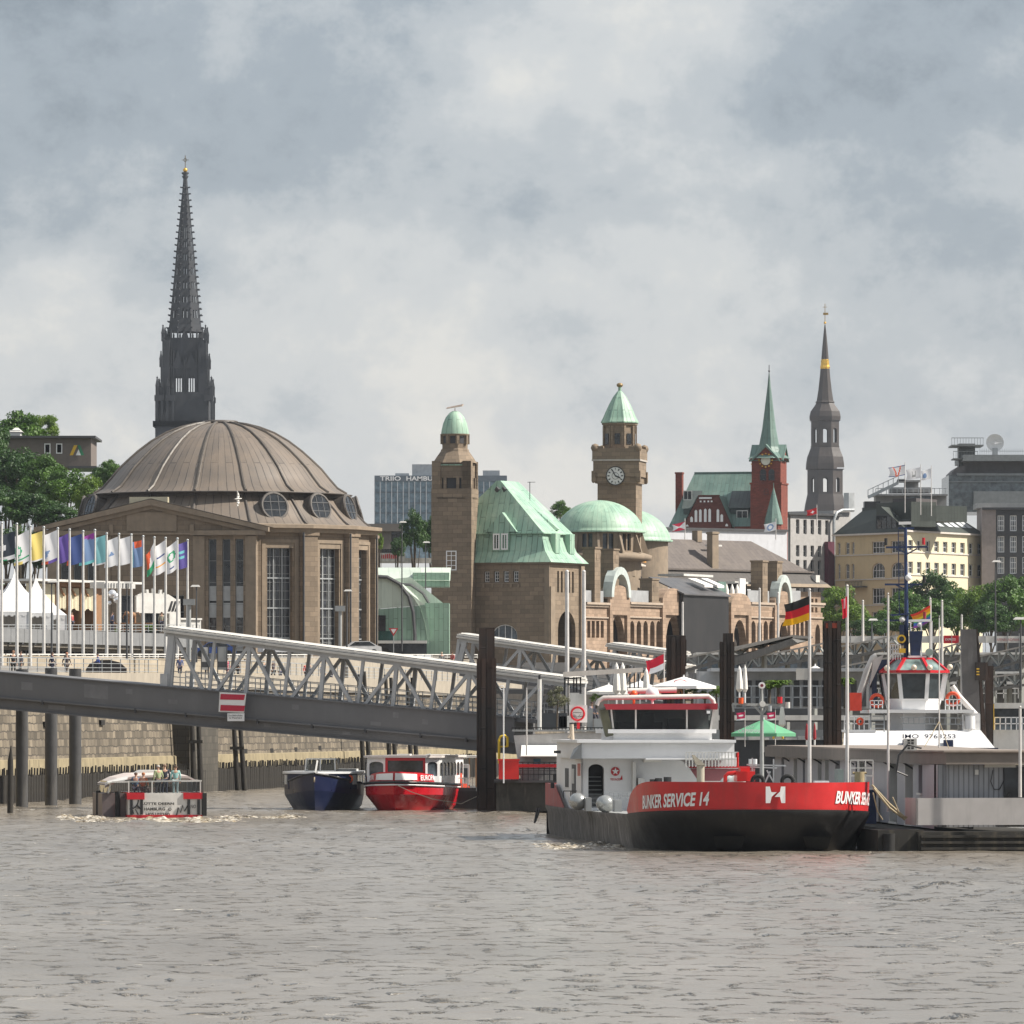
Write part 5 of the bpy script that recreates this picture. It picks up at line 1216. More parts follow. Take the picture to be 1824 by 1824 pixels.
def _pose(pose):
 if pose in _pm: return _pm[pose]
 q = POSES[pose]; pz = q['pz']; ln = q['lean']; sh = pz+.50
 J = dict(pel=(0,0,pz), wa=(0,ln*.4,pz+.20), ch=(0,ln*.8,pz+.40), nk=(0,ln,pz+.56), hd0=(0,ln-.01,pz+.64), hd=(0,ln-.02,pz+.72), hd1=(0,ln-.015,pz+.80),
    sl=(-.19,ln,sh), sr=(.19,ln,sh), hil=(-.10,0,pz-.05), hir=(.10,0,pz-.05), tl=(q['fl'][0], q['fl'][1]-.17, q['fl'][2]-.04), tr=(q['fr'][0], q['fr'][1]-.17, q['fr'][2]-.04))
 for k in ('el','hl','er','hr','kl','fl','kr','fr'): J[k] = q[k]
 rad = dict(pel=(.145,.11), wa=(.125,.095), ch=(.155,.11), nk=.055, hd0=.065, hd=.088, hd1=.06, sl=.065, sr=.065, el=.042, er=.042, hl=.026, hr=.026, hil=.085, hir=.085, kl=.056, kr=.056, fl=.04, fr=.04, tl=.035, tr=.035)
 bones = [('pel','wa'),('wa','ch'),('ch','nk'),('nk','hd0'),('hd0','hd'),('hd','hd1'),('ch','sl'),('sl','el'),('el','hl'),('ch','sr'),('sr','er'),('er','hr'),('pel','hil'),('hil','kl'),('kl','fl'),('fl','tl'),('pel','hir'),('hir','kr'),('kr','fr'),('fr','tr')]
 def mk(bs, f, ends=None):
  ns = [];
  for a, b in bs:
   for k in (a, b):
    if k not in ns: ns.append(k)
  co = [Vector((ends or {}).get(k, J[k])) for k in ns]
  rr = [tuple(x*f for x in rad[k]) if isinstance(rad[k], tuple) else rad[k]*f for k in ns]
  return _skin(co, [(ns.index(a), ns.index(b)) for a, b in bs], rr)
 body = MB(); body.s = True; body.add(*mk(bones, 1.0))
 # hands: palm ends in four unequal fingers and a side thumb, all inside the one body mesh
 for s_, e, h in ((-1,'el','hl'), (1,'er','hr')):
  d = (Vector(J[h])-Vector(J[e])).normalized(); side = d.cross(Vector((0,1,0.2))).normalized(); up = side.cross(d)
  p0 = Vector(J[h]); body.tube([p0, p0+d*.05, p0+d*.095], [.024,.036,.030], 6)
  for i, l in enumerate((.066,.076,.070,.054)):
   b = p0+d*.085+up*((i-1.5)*.019); body.tube([b, b+d*l*.55+side*.004*s_, b+d*l*.9+side*.02*s_], [.0095,.009,.007], 5)
  b = p0+d*.035+up*.03; body.tube([b, b+d*.03+up*.028, b+d*.058+up*.03], [.012,.010,.008], 5)
 # face: nose, brow, ears
 hx = Vector(J['hd']); body.add([tuple(hx+Vector(v)) for v in ((-.014,-.082,.0),(.014,-.082,.0),(0,-.108,-.012),(0,-.084,.035))], [(0,1,2),(0,2,3),(1,3,2)])
 for s_ in (-1, 1): body.sphere(tuple(hx+Vector((s_*.086,.008,0))), .02, 6, 1.5)
 top = [('pel','wa'),('wa','ch'),('ch','nk'),('ch','sl'),('sl','el'),('el','hl'),('ch','sr'),('sr','er'),('er','hr')]
 jk = MB(); jk.s = True; nk_ = {'nk': Vector(J['nk'])-Vector((0,0,.045)), 'hl': Vector(J['el']).lerp(Vector(J['hl']), .88), 'hr': Vector(J['er']).lerp(Vector(J['hr']), .88)}
 jk.add(*mk(top, 1.20, nk_))
 tr_ = MB(); tr_.s = True; tr_.add(*mk([('pel','hil'),('hil','kl'),('kl','fl'),('pel','hir'),('hir','kr'),('kr','fr')], 1.22))
 shoe = MB(); shoe.s = True
 for a, b in (('fl','tl'),('fr','tr')): shoe.tube([Vector(J[a])+Vector((0,.05,-.03)), Vector(J[a])+Vector((0,-.05,-.02)), J[b]], [.045,.052,.036], 8)
 hair = MB(); hair.lathe([(.098,-.01),(.102,.03),(.085,.075),(.05,.10),(.01,.108)], 10, c=(hx.x, hx.y+.014, hx.z+.01))
 r = {}
 for nm, mb_ in (('person', body), ('jacket', jk), ('trousers', tr_), ('shoes', shoe), ('hair', hair)):
  o = mb_.build(nm, paint((.5,.5,.5))); r[nm] = o.data; bpy.data.objects.remove(o)
 _pm[pose] = r; return r
SKIN_ = paint((.50,.30,.21), .5, name='skin', var=.05, dirt=0)
_cl = {}
def cloth(c): return paint(c, .85, name='cloth', var=.12, dirt=0, scale=4)
def person(loc, face, pose, top, legs, hair, label, group=None, h=1.0):
 """face: heading in degrees, 0 looks towards the camera"""
 ms = _pose(pose)
 def mk(nm, me, mat, par=None):
  o = bpy.data.objects.new(nm, me); SC.collection.objects.link(o); o.material_slots[0].link = 'OBJECT'; o.material_slots[0].material = mat
  if par: o.parent = par
  return o
 b = mk('person', ms['person'], SKIN_); b.location = loc; b.rotation_euler = (0, 0, R(face)); b.scale = (h*1.04,)*3
 tag(b, label, 'person', group)
 mk('jacket', ms['jacket'], cloth(top), b); mk('trousers', ms['trousers'], cloth(legs), b); mk('shoes', ms['shoes'], BLACK, b); mk('hair', ms['hair'], cloth(hair), b)
 return b
# ================================================================ left bank: promenade, deck, flags
def lampost(px, pyt, pyb, D, label, arm=-1, name='street_lamp'):
 k = D/F; t_ = thing(name, label, 'street lamp', tuple(W(px, pyb, D)), 0, 'street lamps')
 h = (pyb-pyt)*k; m = MB(); m.tube([(0,0,0), (0,0,h)], .09, 8, .05); m.tube([(0,0,h*.985), (arm*.25,0,h), (arm*.5,0,h)], .03, 6); m.build('pole', DARK, t_)
 m = MB(); m.hexa([(arm*.1-.42,-.16,h-.06),(arm*.1+.42,-.16,h-.06),(arm*.1+.42,.16,h-.06),(arm*.1-.42,.16,h-.06)], [(arm*.1-.25,-.1,h+.10),(arm*.1+.3,-.1,h+.10),(arm*.1+.3,.1,h+.10),(arm*.1-.25,.1,h+.10)]); m.build('lamp_head', WORNWHITE, t_)
 return t_
def rail(fr, p0, p1, yt0, yb0, n, label, mat=STEEL, bars=2, name='railing', yt1=None, yb1=None, dy=0, post=.05, par=None, infill=0, group=None):
 """guard rail standing on a plane: one connected mesh of posts and rails"""
 yt1 = yt0 if yt1 is None else yt1; yb1 = yb0 if yb1 is None else yb1
 m = MB(); P = lambda t_, s_: fr.P(p0+(p1-p0)*t_, (yt0+(yt1-yt0)*t_)*(1-s_)+(yb0+(yb1-yb0)*t_)*s_, dy)
 for i in range(n+1): m.beam(P(i/n, 0), P(i/n, 1), post)
 for b in range(bars+1):
  s_ = b/(bars+.6); m.beam(P(0, s_), P(1, s_), post*(1.15 if b == 0 else .7))
 if infill:
  for i in range(infill): m.beam(P((i+.5)/infill, .03), P((i+.5)/infill, .93), post*.35)
 if par: return m.build(name, mat, par)
 o = m.build(name, mat); o.location = fr.loc; o.rotation_euler = (0, 0, fr.rz)
 return tag(o, label, 'railing', group)
# raised road deck
fd = Fr(-30, 598, 355, 648, 8.9); z = lambda py: fd.z(py, 160); u = fd.u
dk = fd.thing('road_deck', 'raised road deck with grey panel edge on dark beams behind the row of flags', 'road deck')
m = MB()
for i in range(34):
 a = fd.u(-30)+i*(fd.u(355)-fd.u(-30))/34; b = fd.u(-30)+(i+1)*(fd.u(355)-fd.u(-30))/34
 m.box(a+.02, b-.02, -.06+.01*(i % 2), .1, z(1148), z(1124))
m.box(u(-30), u(355), .1, 9, z(1130), z(1127)); m.build('edge_panel', paint((.21,.215,.22), .5, name='grey_edge_panel', var=.12), dk)
m = MB(); m.box(u(-30), u(355), .2, 8, z(1155), z(1148.2)); m.box(u(-30), u(355), .8, 1.2, z(1161), z(1155))
m.build('edge_beam', paint((.15,.135,.11), .8, name='weathered_beam'), dk)
m = MB()
for i in range(18): x = u(-28)+i*(u(355)-u(-28))/18; m.box(x, x+.22, .9, 1.3, 0, z(1161)); m.box(x-.1, x+.3, -.0, .2, z(1151), z(1148.4))
m.build('column', DARK, dk)
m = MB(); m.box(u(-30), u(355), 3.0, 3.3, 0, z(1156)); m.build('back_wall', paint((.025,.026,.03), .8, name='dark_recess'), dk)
rail(fd, -30, 355, 1113, 1126, 34, 'thin pale guard rail along the raised road deck under the tents', STEEL, 2, dy=.05)
# pale low wall with white rail in front of it
fw = Fr(-30, 560, 470, 615, 8.6); z = lambda py: fw.z(py, 200)
m = MB(); m.box(0, fw.u(470), 0, .5, -.4, z(1173)); m.box(0, fw.u(470), -.05, .55, z(1173), z(1171))
o = m.build('flood_wall', stone((.40,.35,.27), 2.4, .6, .015, name='pale_blocks', var=.1, stain=.3)); o.location = fw.loc; o.rotation_euler = (0,0,fw.rz)
tag(o, 'low pale stone flood wall behind the strolling people on the left', 'wall')
rail(fw, -28, 330, 1165.5, 1172, 22, 'white pipe rail on top of the low pale flood wall', WORNWHITE, 1, dy=.2, post=.09)
fw2 = Fr(395, 640, 850, 760, 8.6)
m = MB(); A = [];
for i in range(25):
 p = 395+i*19; yy = 1183+7*math.sin(i*.55); P0 = fw2.P(p, 1172 if i < 14 else 1172+(i-14)*.3, 1.5)
 A.append(P0)
for i in range(24):
 a, b = A[i], A[i+1]; m.hexa([(a[0],a[1],-.6),(b[0],b[1],-.6),(b[0],b[1]+.6,-.6),(a[0],a[1]+.6,-.6)], [(a[0],a[1],a[2]),(b[0],b[1],b[2]),(b[0],b[1]+.6,b[2]),(a[0],a[1]+.6,a[2])])
o = m.build('promenade_wall', COPE); o.location = fw2.loc; o.rotation_euler = (0,0,fw2.rz)
tag(o, 'pale concrete wall of the upper promenade seen through the gangway truss', 'wall')
rail(fw2, 395, 850, 1166, 1173, 34, 'white handrail of the upper promenade seen through the gangway truss', WORNWHITE, 1, dy=1.6, post=.09)
# quay railings in lengths following the edge
def quay_rail(p0, p1, label, h=1.05, n=14):
 m = MB(); P = []
 for i in range(n+1):
  q_, a = along_quay(p0+(p1-p0)*i/n, -.15); zq = 8.95+max(0, min(1, (q_.y-482)/110))*.75
  P.append((q_.x, q_.y, zq))
 o0 = Vector(P[0])
 for i in range(n+1):
  p = Vector(P[i])-o0; m.beam(p, p+Vector((0,0,h)), .07)
  if i < n:
   q_ = Vector(P[i+1])-o0
   for s_ in (1, .66, .36, .1): m.beam(p+Vector((0,0,h*s_)), q_+Vector((0,0,h*s_)), .07 if s_ == 1 else .04)
 o = m.build('quay_railing', STEEL); o.location = o0
 return tag(o, label, 'railing', 'quay railings')
quay_rail(-12, 284, 'steel quay railing left of the gangway portal, in front of the strollers', n=18)
quay_rail(402, 600, 'steel quay railing behind the left half of the gangway truss', n=20)
quay_rail(604, 846, 'steel quay railing behind the right half of the gangway truss', n=26)
# flagpoles and flags
fx = [(3,931),(30,933),(54,937),(78,939),(103,941),(124,943),(148,946),(169,944),(190,950),(212,951),(234,952),(255,955),(275,957),(295,958),(316,959),(334,962)]
pole = None
def Dp(px): return 560 + (px-3)/331*53
PC = ['black banner', 'white and green banner', 'yellow banner', 'white banner with blue lettering', 'indigo banner', 'dark blue banner', 'blue banner with a purple corner', 'turquoise banner', 'white banner with a blue pyramid', 'plain white banner', 'blue banner with a red square', 'furled red and white banner', 'white banner with an orange stripe', 'white banner with a green ring', 'violet banner']
for i, (px, py) in enumerate(fx):
 D = Dp(px); lab = ('white flagpole flying the '+PC[i-1]) if 0 < i else 'leftmost white flagpole, no banner left of it in view'
 if pole is None:
  pole = thing('flagpole', lab, 'flagpole', (0,0,0), 0, 'white flagpoles on the left bank')
  m = MB(); m.tube([(0,0,-1.0), (0,0,10.6)], .145, 10, .085); m.build('mast', paint((.60,.59,.57), .4, name='pole_white', dirt=.3), pole)
  m = MB(); m.sphere((0,0,10.68), .12, 8); m.build('finial', STEEL, pole); t_ = pole
 else: t_ = dup(pole, label=lab)
 w0 = W(px, py, D); t_.location = (w0.x, w0.y, w0.z-10.7)
def flag(px, pt, h, wd, droop, D, mats, fn, label, rz=0, waves=1.6, amp=.12, name='flag', sweep=0, group=None, nu=14, nv=20):
 """cloth hung from a pole at photo column px, free end to the left"""
 k = D/F; m = MB(); H = h*k; Wd = wd*k; Dr = droop*k
 vs = [];
 for j in range(nv+1):
  for i in range(nu+1):
   s_, v = i/nu, j/nv
   x = -Wd*s_*(1-.10*math.sin(v*3)) - sweep*k*v*s_; z = -H*v - Dr*s_*(1+.25*math.sin(s_*3+v))
   y = amp*H*.5*math.sin(s_*waves*3.14+v*1.8)*(.2+s_)
   vs.append((x, y, z))
 m.s = True
 for j in range(nv):
  for i in range(nu):
   m.m = fn((i+.5)/nu, (j+.5)/nv); a = j*(nu+1)+i
   base = [vs[a], vs[a+1], vs[a+nu+2], vs[a+nu+1]]
   m.add(base, [(0,1,2,3)])
 o = m.build(name, mats);
 o.location = tuple(W(px, pt, D)+Vector((0, -.16, 0))); o.rotation_euler = (0, 0, R(rz))
 return tag(o, label, 'flag', group)
Wf, Bk, Yf, In, Rd, Nv, Bl, Cy, Pu, Gn, Or, Tq = fc((.86,.86,.88)), fc((.04,.05,.07)), fc((.92,.74,.22)), fc((.16,.10,.42)), fc((.85,.14,.05)), fc((.05,.09,.28)), fc((.22,.34,.58)), fc((.20,.62,.66)), fc((.34,.06,.36)), fc((.05,.42,.20)), fc((.9,.42,.08)), fc((.26,.58,.62))
GF = 'banners on the white flagpoles'
ell = lambda u_, v, cu, cv, ru, rv: ((u_-cu)/ru)**2+((v-cv)/rv)**2
flags = [
 (30-3, 946, 46, 26, 8, [Bk, Wf, Gn], lambda u_, v: 1 if ell(u_,v,.75,.5,.2,.13) < 1 else (2 if v > .93 and u_ > .4 else 1 if v > .86 else 0), 'black banner with a white emblem, leftmost in the row'),
 (52, 944, 52, 24, 12, [Wf, Gn, Yf], lambda u_, v: 1 if .6 < ell(u_,v,.78,.55,.22,.16) < 1.4 else (1 if .80 < v < .84 else 2 if v > .88 and u_ > .4 else 0), 'white banner with a green swirl and yellow foot'),
 (76, 946, 48, 22, 7, [Yf, Wf, Bk], lambda u_, v: 1 if v > .93 else 2 if ell(u_,v,1,.5,.12,.12) < 1 else 0, 'plain yellow banner with a white lower hem'),
 (102, 944, 52, 24, 10, [Wf, Bl, In, Rd], lambda u_, v: (2 if u_ < .6 else 3) if v > .90 else 1 if (.55 < v < .78 and .5 < u_ < .95 and u_ > .5+(v-.55)) else 0, 'white banner with blue lettering and a violet and orange foot'),
 (122, 950, 46, 18, 8, [In, Rd], lambda u_, v: 0, 'indigo banner beside an orange one'),
 (146, 951, 48, 25, 8, [Nv, Rd], lambda u_, v: 1 if u_ > .82 and v > .12 else 0, 'dark blue banner with an orange outer edge'),
 (168, 949, 50, 22, 8, [Bl, Pu, Cy], lambda u_, v: 1 if v < .22-.2*u_ else 2 if v > .88 else 0, 'blue banner with a purple corner and turquoise foot'),
 (188, 953, 48, 22, 6, [Tq, Wf], lambda u_, v: 1 if v > .94 or (v > .80 and u_ > .85) else 0, 'turquoise banner with a thin white foot'),
 (210, 956, 47, 21, 8, [Wf, Bl], lambda u_, v: 1 if .42 < v < .60 and abs(u_-.5) < (v-.42)*1.6 else 0, 'white banner with a small blue pyramid'),
 (232, 955, 46, 21, 6, [Wf], lambda u_, v: 0, 'plain white banner between the pyramid and the red square'),
 (254, 962, 44, 18, 4, [Bl, Rd, Cy], lambda u_, v: 1 if v < .24 and .05 < u_ < .72 else 2 if u_ > .85 and v > .3 else 0, 'blue banner with a red square in its top corner'),
 (275, 966, 42, 13, 22, [Wf, Rd, Gn], lambda u_, v: 2 if v > .72 else 1 if u_ > .45+.3*v else 0, 'half furled red, white and green banner'),
 (295, 962, 52, 19, 12, [Wf, Or, Nv, Bl], lambda u_, v: 1 if .68 < v < .76 else 2 if .40 < v < .46 and .1 < u_ < .8 else 3 if .88 < v < .92 and .3 < u_ < .6 else 0, 'white banner with a dark word and an orange stripe'),
 (316, 962, 48, 19, 14, [Wf, Gn, Nv], lambda u_, v: 1 if .45 < ell(u_,v,.55,.42,.34,.17) < 1.25 else 2 if .82 < v < .87 and .3 < u_ < .7 else 0, 'white banner with a green ring'),
 (334, 964, 44, 17, 6, [fc((.13,.10,.38)), Cy], lambda u_, v: 1 if (.28 < v < .40 or .5 < v < .60) and u_ > .3 else 0, 'violet banner with turquoise bars, rightmost in the row'),
]
for (px, pt, h, wd, dr, mats, fn, lab) in flags:
 flag(px, pt, h*1.05, wd*1.18, dr, Dp(px)-.2, mats, fn, lab, rz=random.uniform(-14, 14), group=GF, sweep=random.uniform(-2, 2))
# tents
def tent(px, D, half, ytip, yeave, ybot, label):
 k = D/F; t_ = thing('pagoda_tent', label, 'tent', tuple(W(px, ybot, D)), R(12), 'white pagoda tents'); h = half*k; z = lambda py: (ybot-py)*k
 m = MB(); n = 9; pr_ = []
 for i in range(n+1):
  s_ = i/n; pr_.append((h*1.42*(1-s_)**1.75+.03, z(yeave)+(z(ytip)-z(yeave))*s_))
 m.lathe(pr_, 16, a0=45, a1=405); vs_ = []
 m = MB();
 for i in range(n):
  r0, z0 = pr_[i]; r1, z1 = pr_[i+1]; r0 /= 1.42; r1 /= 1.42
  m.add([(-r0,-r0,z0),(r0,-r0,z0),(r0,r0,z0),(-r0,r0,z0),(-r1,-r1,z1),(r1,-r1,z1),(r1,r1,z1),(-r1,r1,z1)], [(0,1,5,4),(1,2,6,5),(2,3,7,6),(3,0,4,7)])
 m.build('roof', paint((.80,.79,.78), .6, name='tent_canvas', var=.04, dirt=.08), t_)
 m = MB()
 for a in range(4):
  m.M = Matrix.Rotation(R(90*a), 4, 'Z'); m.box(-h, h, -h-.02, -h+.02, z(yeave)-.35, z(yeave))
  for q in range(12): m.box(-h+q*h/6, -h+q*h/6+h/12, -h-.04, -h-.0, z(yeave)-.45, z(yeave)-.3)
  if a > 0: m.box(-h, h, -h, -h+.03, 0, z(yeave)-.3)
 m.M = Matrix.Identity(4)
 m.box(-h, -h*.45, -h-.01, -h+.02, 0, z(yeave)-.3); m.box(h*.7, h, -h-.01, -h+.02, 0, z(yeave)-.3); m.build('side_wall', paint((.66,.66,.66), .7, name='tent_wall', dirt=.15), t_)
 m = MB()
 for sx in (-1, 1):
  for sy in (-1, 1): m.box(sx*h-.05, sx*h+.05, sy*h-.05, sy*h+.05, 0, z(yeave))
 m.build('tent_frame', STEEL, t_)
tent(-22, 642, 64, 1012, 1090, 1126, 'large white pagoda tent cut by the left edge of the photo')
tent(26, 650, 60, 1013, 1092, 1126, 'white pagoda tent with two peaks behind the third flagpole')
tent(64, 668, 48, 1022, 1096, 1126, 'white pagoda tent with its open side next to the wooden pavilion')
# wooden pavilion
fp_ = Fr(46, 672, 240, 690, 13.2); z = lambda py: fp_.z(py, 140); u = fp_.u
o = fp_.thing('wooden_pavilion', 'wooden pavilion with cream curtains and a thin flat roof beside the white tents', 'pavilion')
m = MB(); m.box(u(45), u(238), -1.2, 7, z(1038), z(1034)); m.build('roof', WORNWHITE, o)
m = MB()
for (a, b) in ((98, 102), (118, 122), (141, 146), (166, 172)): m.box(u(a), u(b), -.2, .1, z(1123), z(1038))
m.box(u(172), u(183), -.1, 6, z(1123), z(1038.5)); m.box(u(98), u(183), -.15, .05, z(1046), z(1038.3))
for a in (104, 124, 147): m.beam((u(a), -.1, z(1046)), (u(a+9), -.1, z(1062)), .16)
m.build('timber_frame', WOOD, o)
CURT = paint((.66,.60,.44), .8, name='cream_curtain', var=.12, dirt=.15, scale=3)
m = MB(); m.quad(*[(u(p), -.02, z(y)) for p, y in ((46,1090),(98,1095),(98,1042),(46,1042))])
for (a, b) in ((103, 117), (123, 140), (147, 165)):
 n_ = 8; v_ = []
 for i in range(n_+1):
  x = u(a)+(u(b)-u(a))*i/n_; y_ = .05+.1*math.sin(i*2.2); v_ += [(x, y_, z(1086+2*math.sin(i))), (x, y_, z(1048))]
 m.add(v_, [(2*i, 2*i+2, 2*i+3, 2*i+1) for i in range(n_)])
m.build('curtain', CURT, o)
m = MB(); m.box(u(46), u(183), 4, 4.3, z(1123), z(1044)); m.build('back_wall', paint((.10,.045,.03), .8, name='dark_red_wood'), o)
RC = fc((.70,.05,.02))
for i, px in enumerate((133, 147, 160, 174, 82)):
 p = W(px, 1118, 664); t_ = thing('red_chair', ['red garden chair outermost left of the pavilion front', 'red garden chair second from the left by the pavilion', 'red garden chair in the middle by the pavilion', 'red garden chair nearest the pavilion corner', 'single red garden chair by the white tents'][i], 'chair', (p.x, 664, 13.2), R(20*i), 'red chairs')
 m = MB(); m.box(-.27,.27,-.25,.25,.40,.46); m.build('seat', RC, t_); m = MB(); m.hexa([(-.27,.22,.46),(.27,.22,.46),(.27,.28,.46),(-.27,.28,.46)],[(-.24,.36,.98),(.24,.36,.98),(.24,.42,.98),(-.24,.42,.98)]); m.build('backrest', RC, t_)
 for sx in (-1, 1):
  for sy in (-1, 1): m = MB(); m.beam((sx*.24, sy*.2, 0), (sx*.22, sy*.18, .4), .04); m.build('leg', RC, t_)
# white crown-topped stand
fc_ = Fr(183, 676, 350, 684, 13.2); z = lambda py: fc_.z(py, 260); u = fc_.u
o = fc_.thing('crown_topped_stall', 'white stall wall topped by upright planks like a crown, in front of the round hall', 'stall')
m = MB(); m.prism([(u(p), z(y)) for p, y in ((243,1092),(243,1062),(250,1058),(262,1056),(300,1058),(316,1068),(321,1066),(322,1124),(302,1124),(302,1092))], 0, .25)
for (p, y, l) in ((247,1060,0),(254,1056,-1),(264,1050,-1.5),(274,1048,0),(285,1050,2),(291,1055,2)): m.hexa([(u(p-2),.0,z(1064)),(u(p+2),.0,z(1064)),(u(p+2),.25,z(1064)),(u(p-2),.25,z(1064))],[(u(p-2+l),-.02,z(y)),(u(p+2+l),-.02,z(y)),(u(p+2+l),.23,z(y)),(u(p-2+l),.23,z(y))])
m.build('plank_wall', WORNWHITE, o)
m = MB()
for i in range(4): m.hexa([(u(299+i*6),-.06,z(1088)),(u(303+i*6),-.06,z(1088)),(u(303+i*6),0,z(1088)),(u(299+i*6),0,z(1088))],[(u(305+i*6),-.06,z(1070)),(u(308+i*6),-.06,z(1070)),(u(308+i*6),0,z(1070)),(u(305+i*6),0,z(1070))]) if i < 3 else None
m.build('stripe', BLACK, o)
m = MB(); fc_.box(m, 186, 241, 1037, 1048, .2, 2.4); fc_.box(m, 186, 190, 1048, 1124, .2, .6); fc_.box(m, 212, 216, 1048, 1124, .2, .6); m.build('side_canopy', WORNWHITE, o)
m = MB()
for i in range(10): fc_.box(m, 188+i*5.2, 189.6+i*5.2, 1038.5, 1046.5, .12, .2)
m.build('canopy_slat', GREYP, o)
m = MB(); fc_.box(m, 322, 358, 1104, 1124, 1, 3); fc_.box(m, 322, 360, 1101, 1104, .8, 3.2); m.build('back_kiosk', WORNWHITE, o)
p = W(236, 1118, 668); t_ = thing('picnic_shelter', 'brown timber counter with a flat double top among the stalls', 'counter', (p.x, 668, 13.2))
m = MB(); m.box(-2.1, 1.9, -.6, .6, 1.75, 1.85); m.box(-1.6, 2.3, -.8, .8, 1.15, 1.25); m.build('counter_top', WOOD, t_)
m = MB(); m.box(-1.0, -.7, -.2, .2, 0, 1.75); m.box(.7, 1.1, -.3, .3, 0, 1.75); m.build('post', WOOD, t_)
p = W(235, 1094, 668); t_ = thing('elephant_figure', 'brown animal figure standing on the timber counter', 'figure', (p.x, 668, 15.05))
m = MB(); m.s = True; m.sphere((0,0,.75), .42, 12, .7); m.sphere((-.5,0,.9), .24, 10)
for x, y in ((-.28,-.15),(.28,-.15),(-.28,.15),(.28,.15)): m.tube([(x,y,.6),(x*1.1,y,0)], .10, 8, .07)
m.tube([(.35,0,.95),(.65,0,1.0),(.85,0,.6)], .06, 6, .03); m.tube([(-.68,0,.85),(-.85,0,.6),(-.8,0,.35)], .07, 6, .04); m.build('body', WOOD, t_)
p = W(268, 1120, 664); t_ = thing('planter', 'dark box planter holding a bushy green plant beside the crown stall', 'planter', (p.x, 664, 13.2))
m = MB(); m.hexa([(-1.1,-.4,0),(.75,-.4,0),(.75,.4,0),(-1.1,.4,0)],[(-.8,-.4,.9),(.9,-.4,.9),(.9,.4,.9),(-.8,.4,.9)]); m.build('box', BLACK, t_)
def fronds(m, n, r, h, seed, wd=.05, droop=.6, base=.0):
 rs = random.Random(seed)
 for i in range(n):
  a = rs.uniform(0, 6.28); L_ = r*rs.uniform(.6, 1); hh = h*rs.uniform(.5, 1)
  P = [Vector((0,0,base))]
  for j in range(1, 5):
   s_ = j/4; P.append(Vector((math.cos(a)*L_*s_, math.sin(a)*L_*s_, base+hh*(s_*1.6-droop*s_*s_*1.6))))
  sd_ = Vector((-math.sin(a), math.cos(a), 0))*wd
  for j in range(4):
   w0, w1 = (1-abs(j/4-.4))*1.2, (1-abs((j+1)/4-.4))*1.2*(0.1 if j == 3 else 1)
   m.quad(P[j]-sd_*w0, P[j]+sd_*w0, P[j+1]+sd_*w1, P[j+1]-sd_*w1)
m = MB(); fronds(m, 60, .9, 1.0, 3, .08, .5, .85); m.build('leaves', LEAF2, t_)
for i, (px, py, sc) in enumerate(((205, 1118, 1.0), (70, 1119, .9))):
 p = W(px, py, 662); t_ = thing('shrub', ['low green shrub between the pavilion and the timber counter', 'small green shrub in front of the white tents'][i], 'shrub', (p.x, 662, 13.2))
 me_, _ = crown_mesh(1, 1, 900, .09, 5+i, 14); me_.materials.append(LEAF2); c = bpy.data.objects.new('leaves', me_); SC.collection.objects.link(c); c.parent = t_; c.location = (0,0,.55*sc); c.scale = (.8*sc,.8*sc,.6*sc)
 m = MB(); m.tube([(0,0,0),(0,0,.5)], .05, 6); m.build('stem', BARK, t_)
# mirror balls / balloons
for i, (px, py, r) in enumerate(((200,1058,.42),(206,1062,.34),(208,1068,.36),(195,1074,.20))):
 m = MB(); m.sphere((0,0,0), r, 14); o = m.build('balloon', paint((.75,.76,.78), .15, .6, name='silver_foil', dirt=0)); o.location = tuple(W(px, py, 671))
 tag(o, ['large silver balloon at the upper left of the bunch', 'silver balloon in the middle of the bunch', 'silver balloon at the right of the bunch', 'smallest silver balloon below the bunch'][i], 'balloon', 'silver balloons')
lampost(92, 1036, 1175, 560, 'dark street lamp with white head among the flagpoles beside the tents', 1)
lampost(226, 1038, 1175, 575, 'dark street lamp with white head between banner poles near the picnic counter', 1)
lampost(350, 1044, 1180, 590, 'dark street lamp with white head right of the last banner', -1)
lampost(618, 1052, 1170, 668, 'slim street lamp in front of the round hall beside its second window', 1)
def signpost(px, y0, y1, D, ws_, hs_, label):
 k = D/F; t_ = thing('signpost', label, 'signpost', tuple(W(px, y1, D))); h = (y1-y0)*k
 m = MB(); m.tube([(0,0,0),(0,0,h)], .16, 8); m.build('post', GREYP, t_); m = MB(); m.box(-ws_/2*k, ws_/2*k, -.25, .0, h-hs_*k, h); m.build('sign_board', GREYP, t_)
signpost(337, 1067, 1175, 588, 21, 11, 'grey post with a wide grey sign board below the violet banner')
signpost(606, 1079, 1170, 660, 18, 10, 'grey post with a small grey sign board in front of the round hall')
# bridge portal clutter on the quay
for i, (px, w_, y0, y1, c) in enumerate(((365, 11, 1153, 1200, WORNWHITE), (396, 15, 1152, 1200, GREYP))):
 t_ = thing('notice_board', ['tall pale notice board beside the gangway portal', 'tall dark-framed notice board right of the pale one at the gangway portal'][i], 'notice board', tuple(W(px, y1, 548)))
 k = 548/F; m = MB(); m.box(-w_/2*k, w_/2*k, -.1, .1, .3, (y1-y0)*k); m.build('board', c, t_); m = MB(); m.box(-w_/2*k-.07, -w_/2*k, -.12, .12, -.4, (y1-y0)*k+.1); m.box(w_/2*k, w_/2*k+.07, -.12, .12, -.4, (y1-y0)*k+.1); m.box(-w_/2*k, w_/2*k, -.11, -.101, .5, (y1-y0)*k*.45); m.build('frame', DARK, t_)
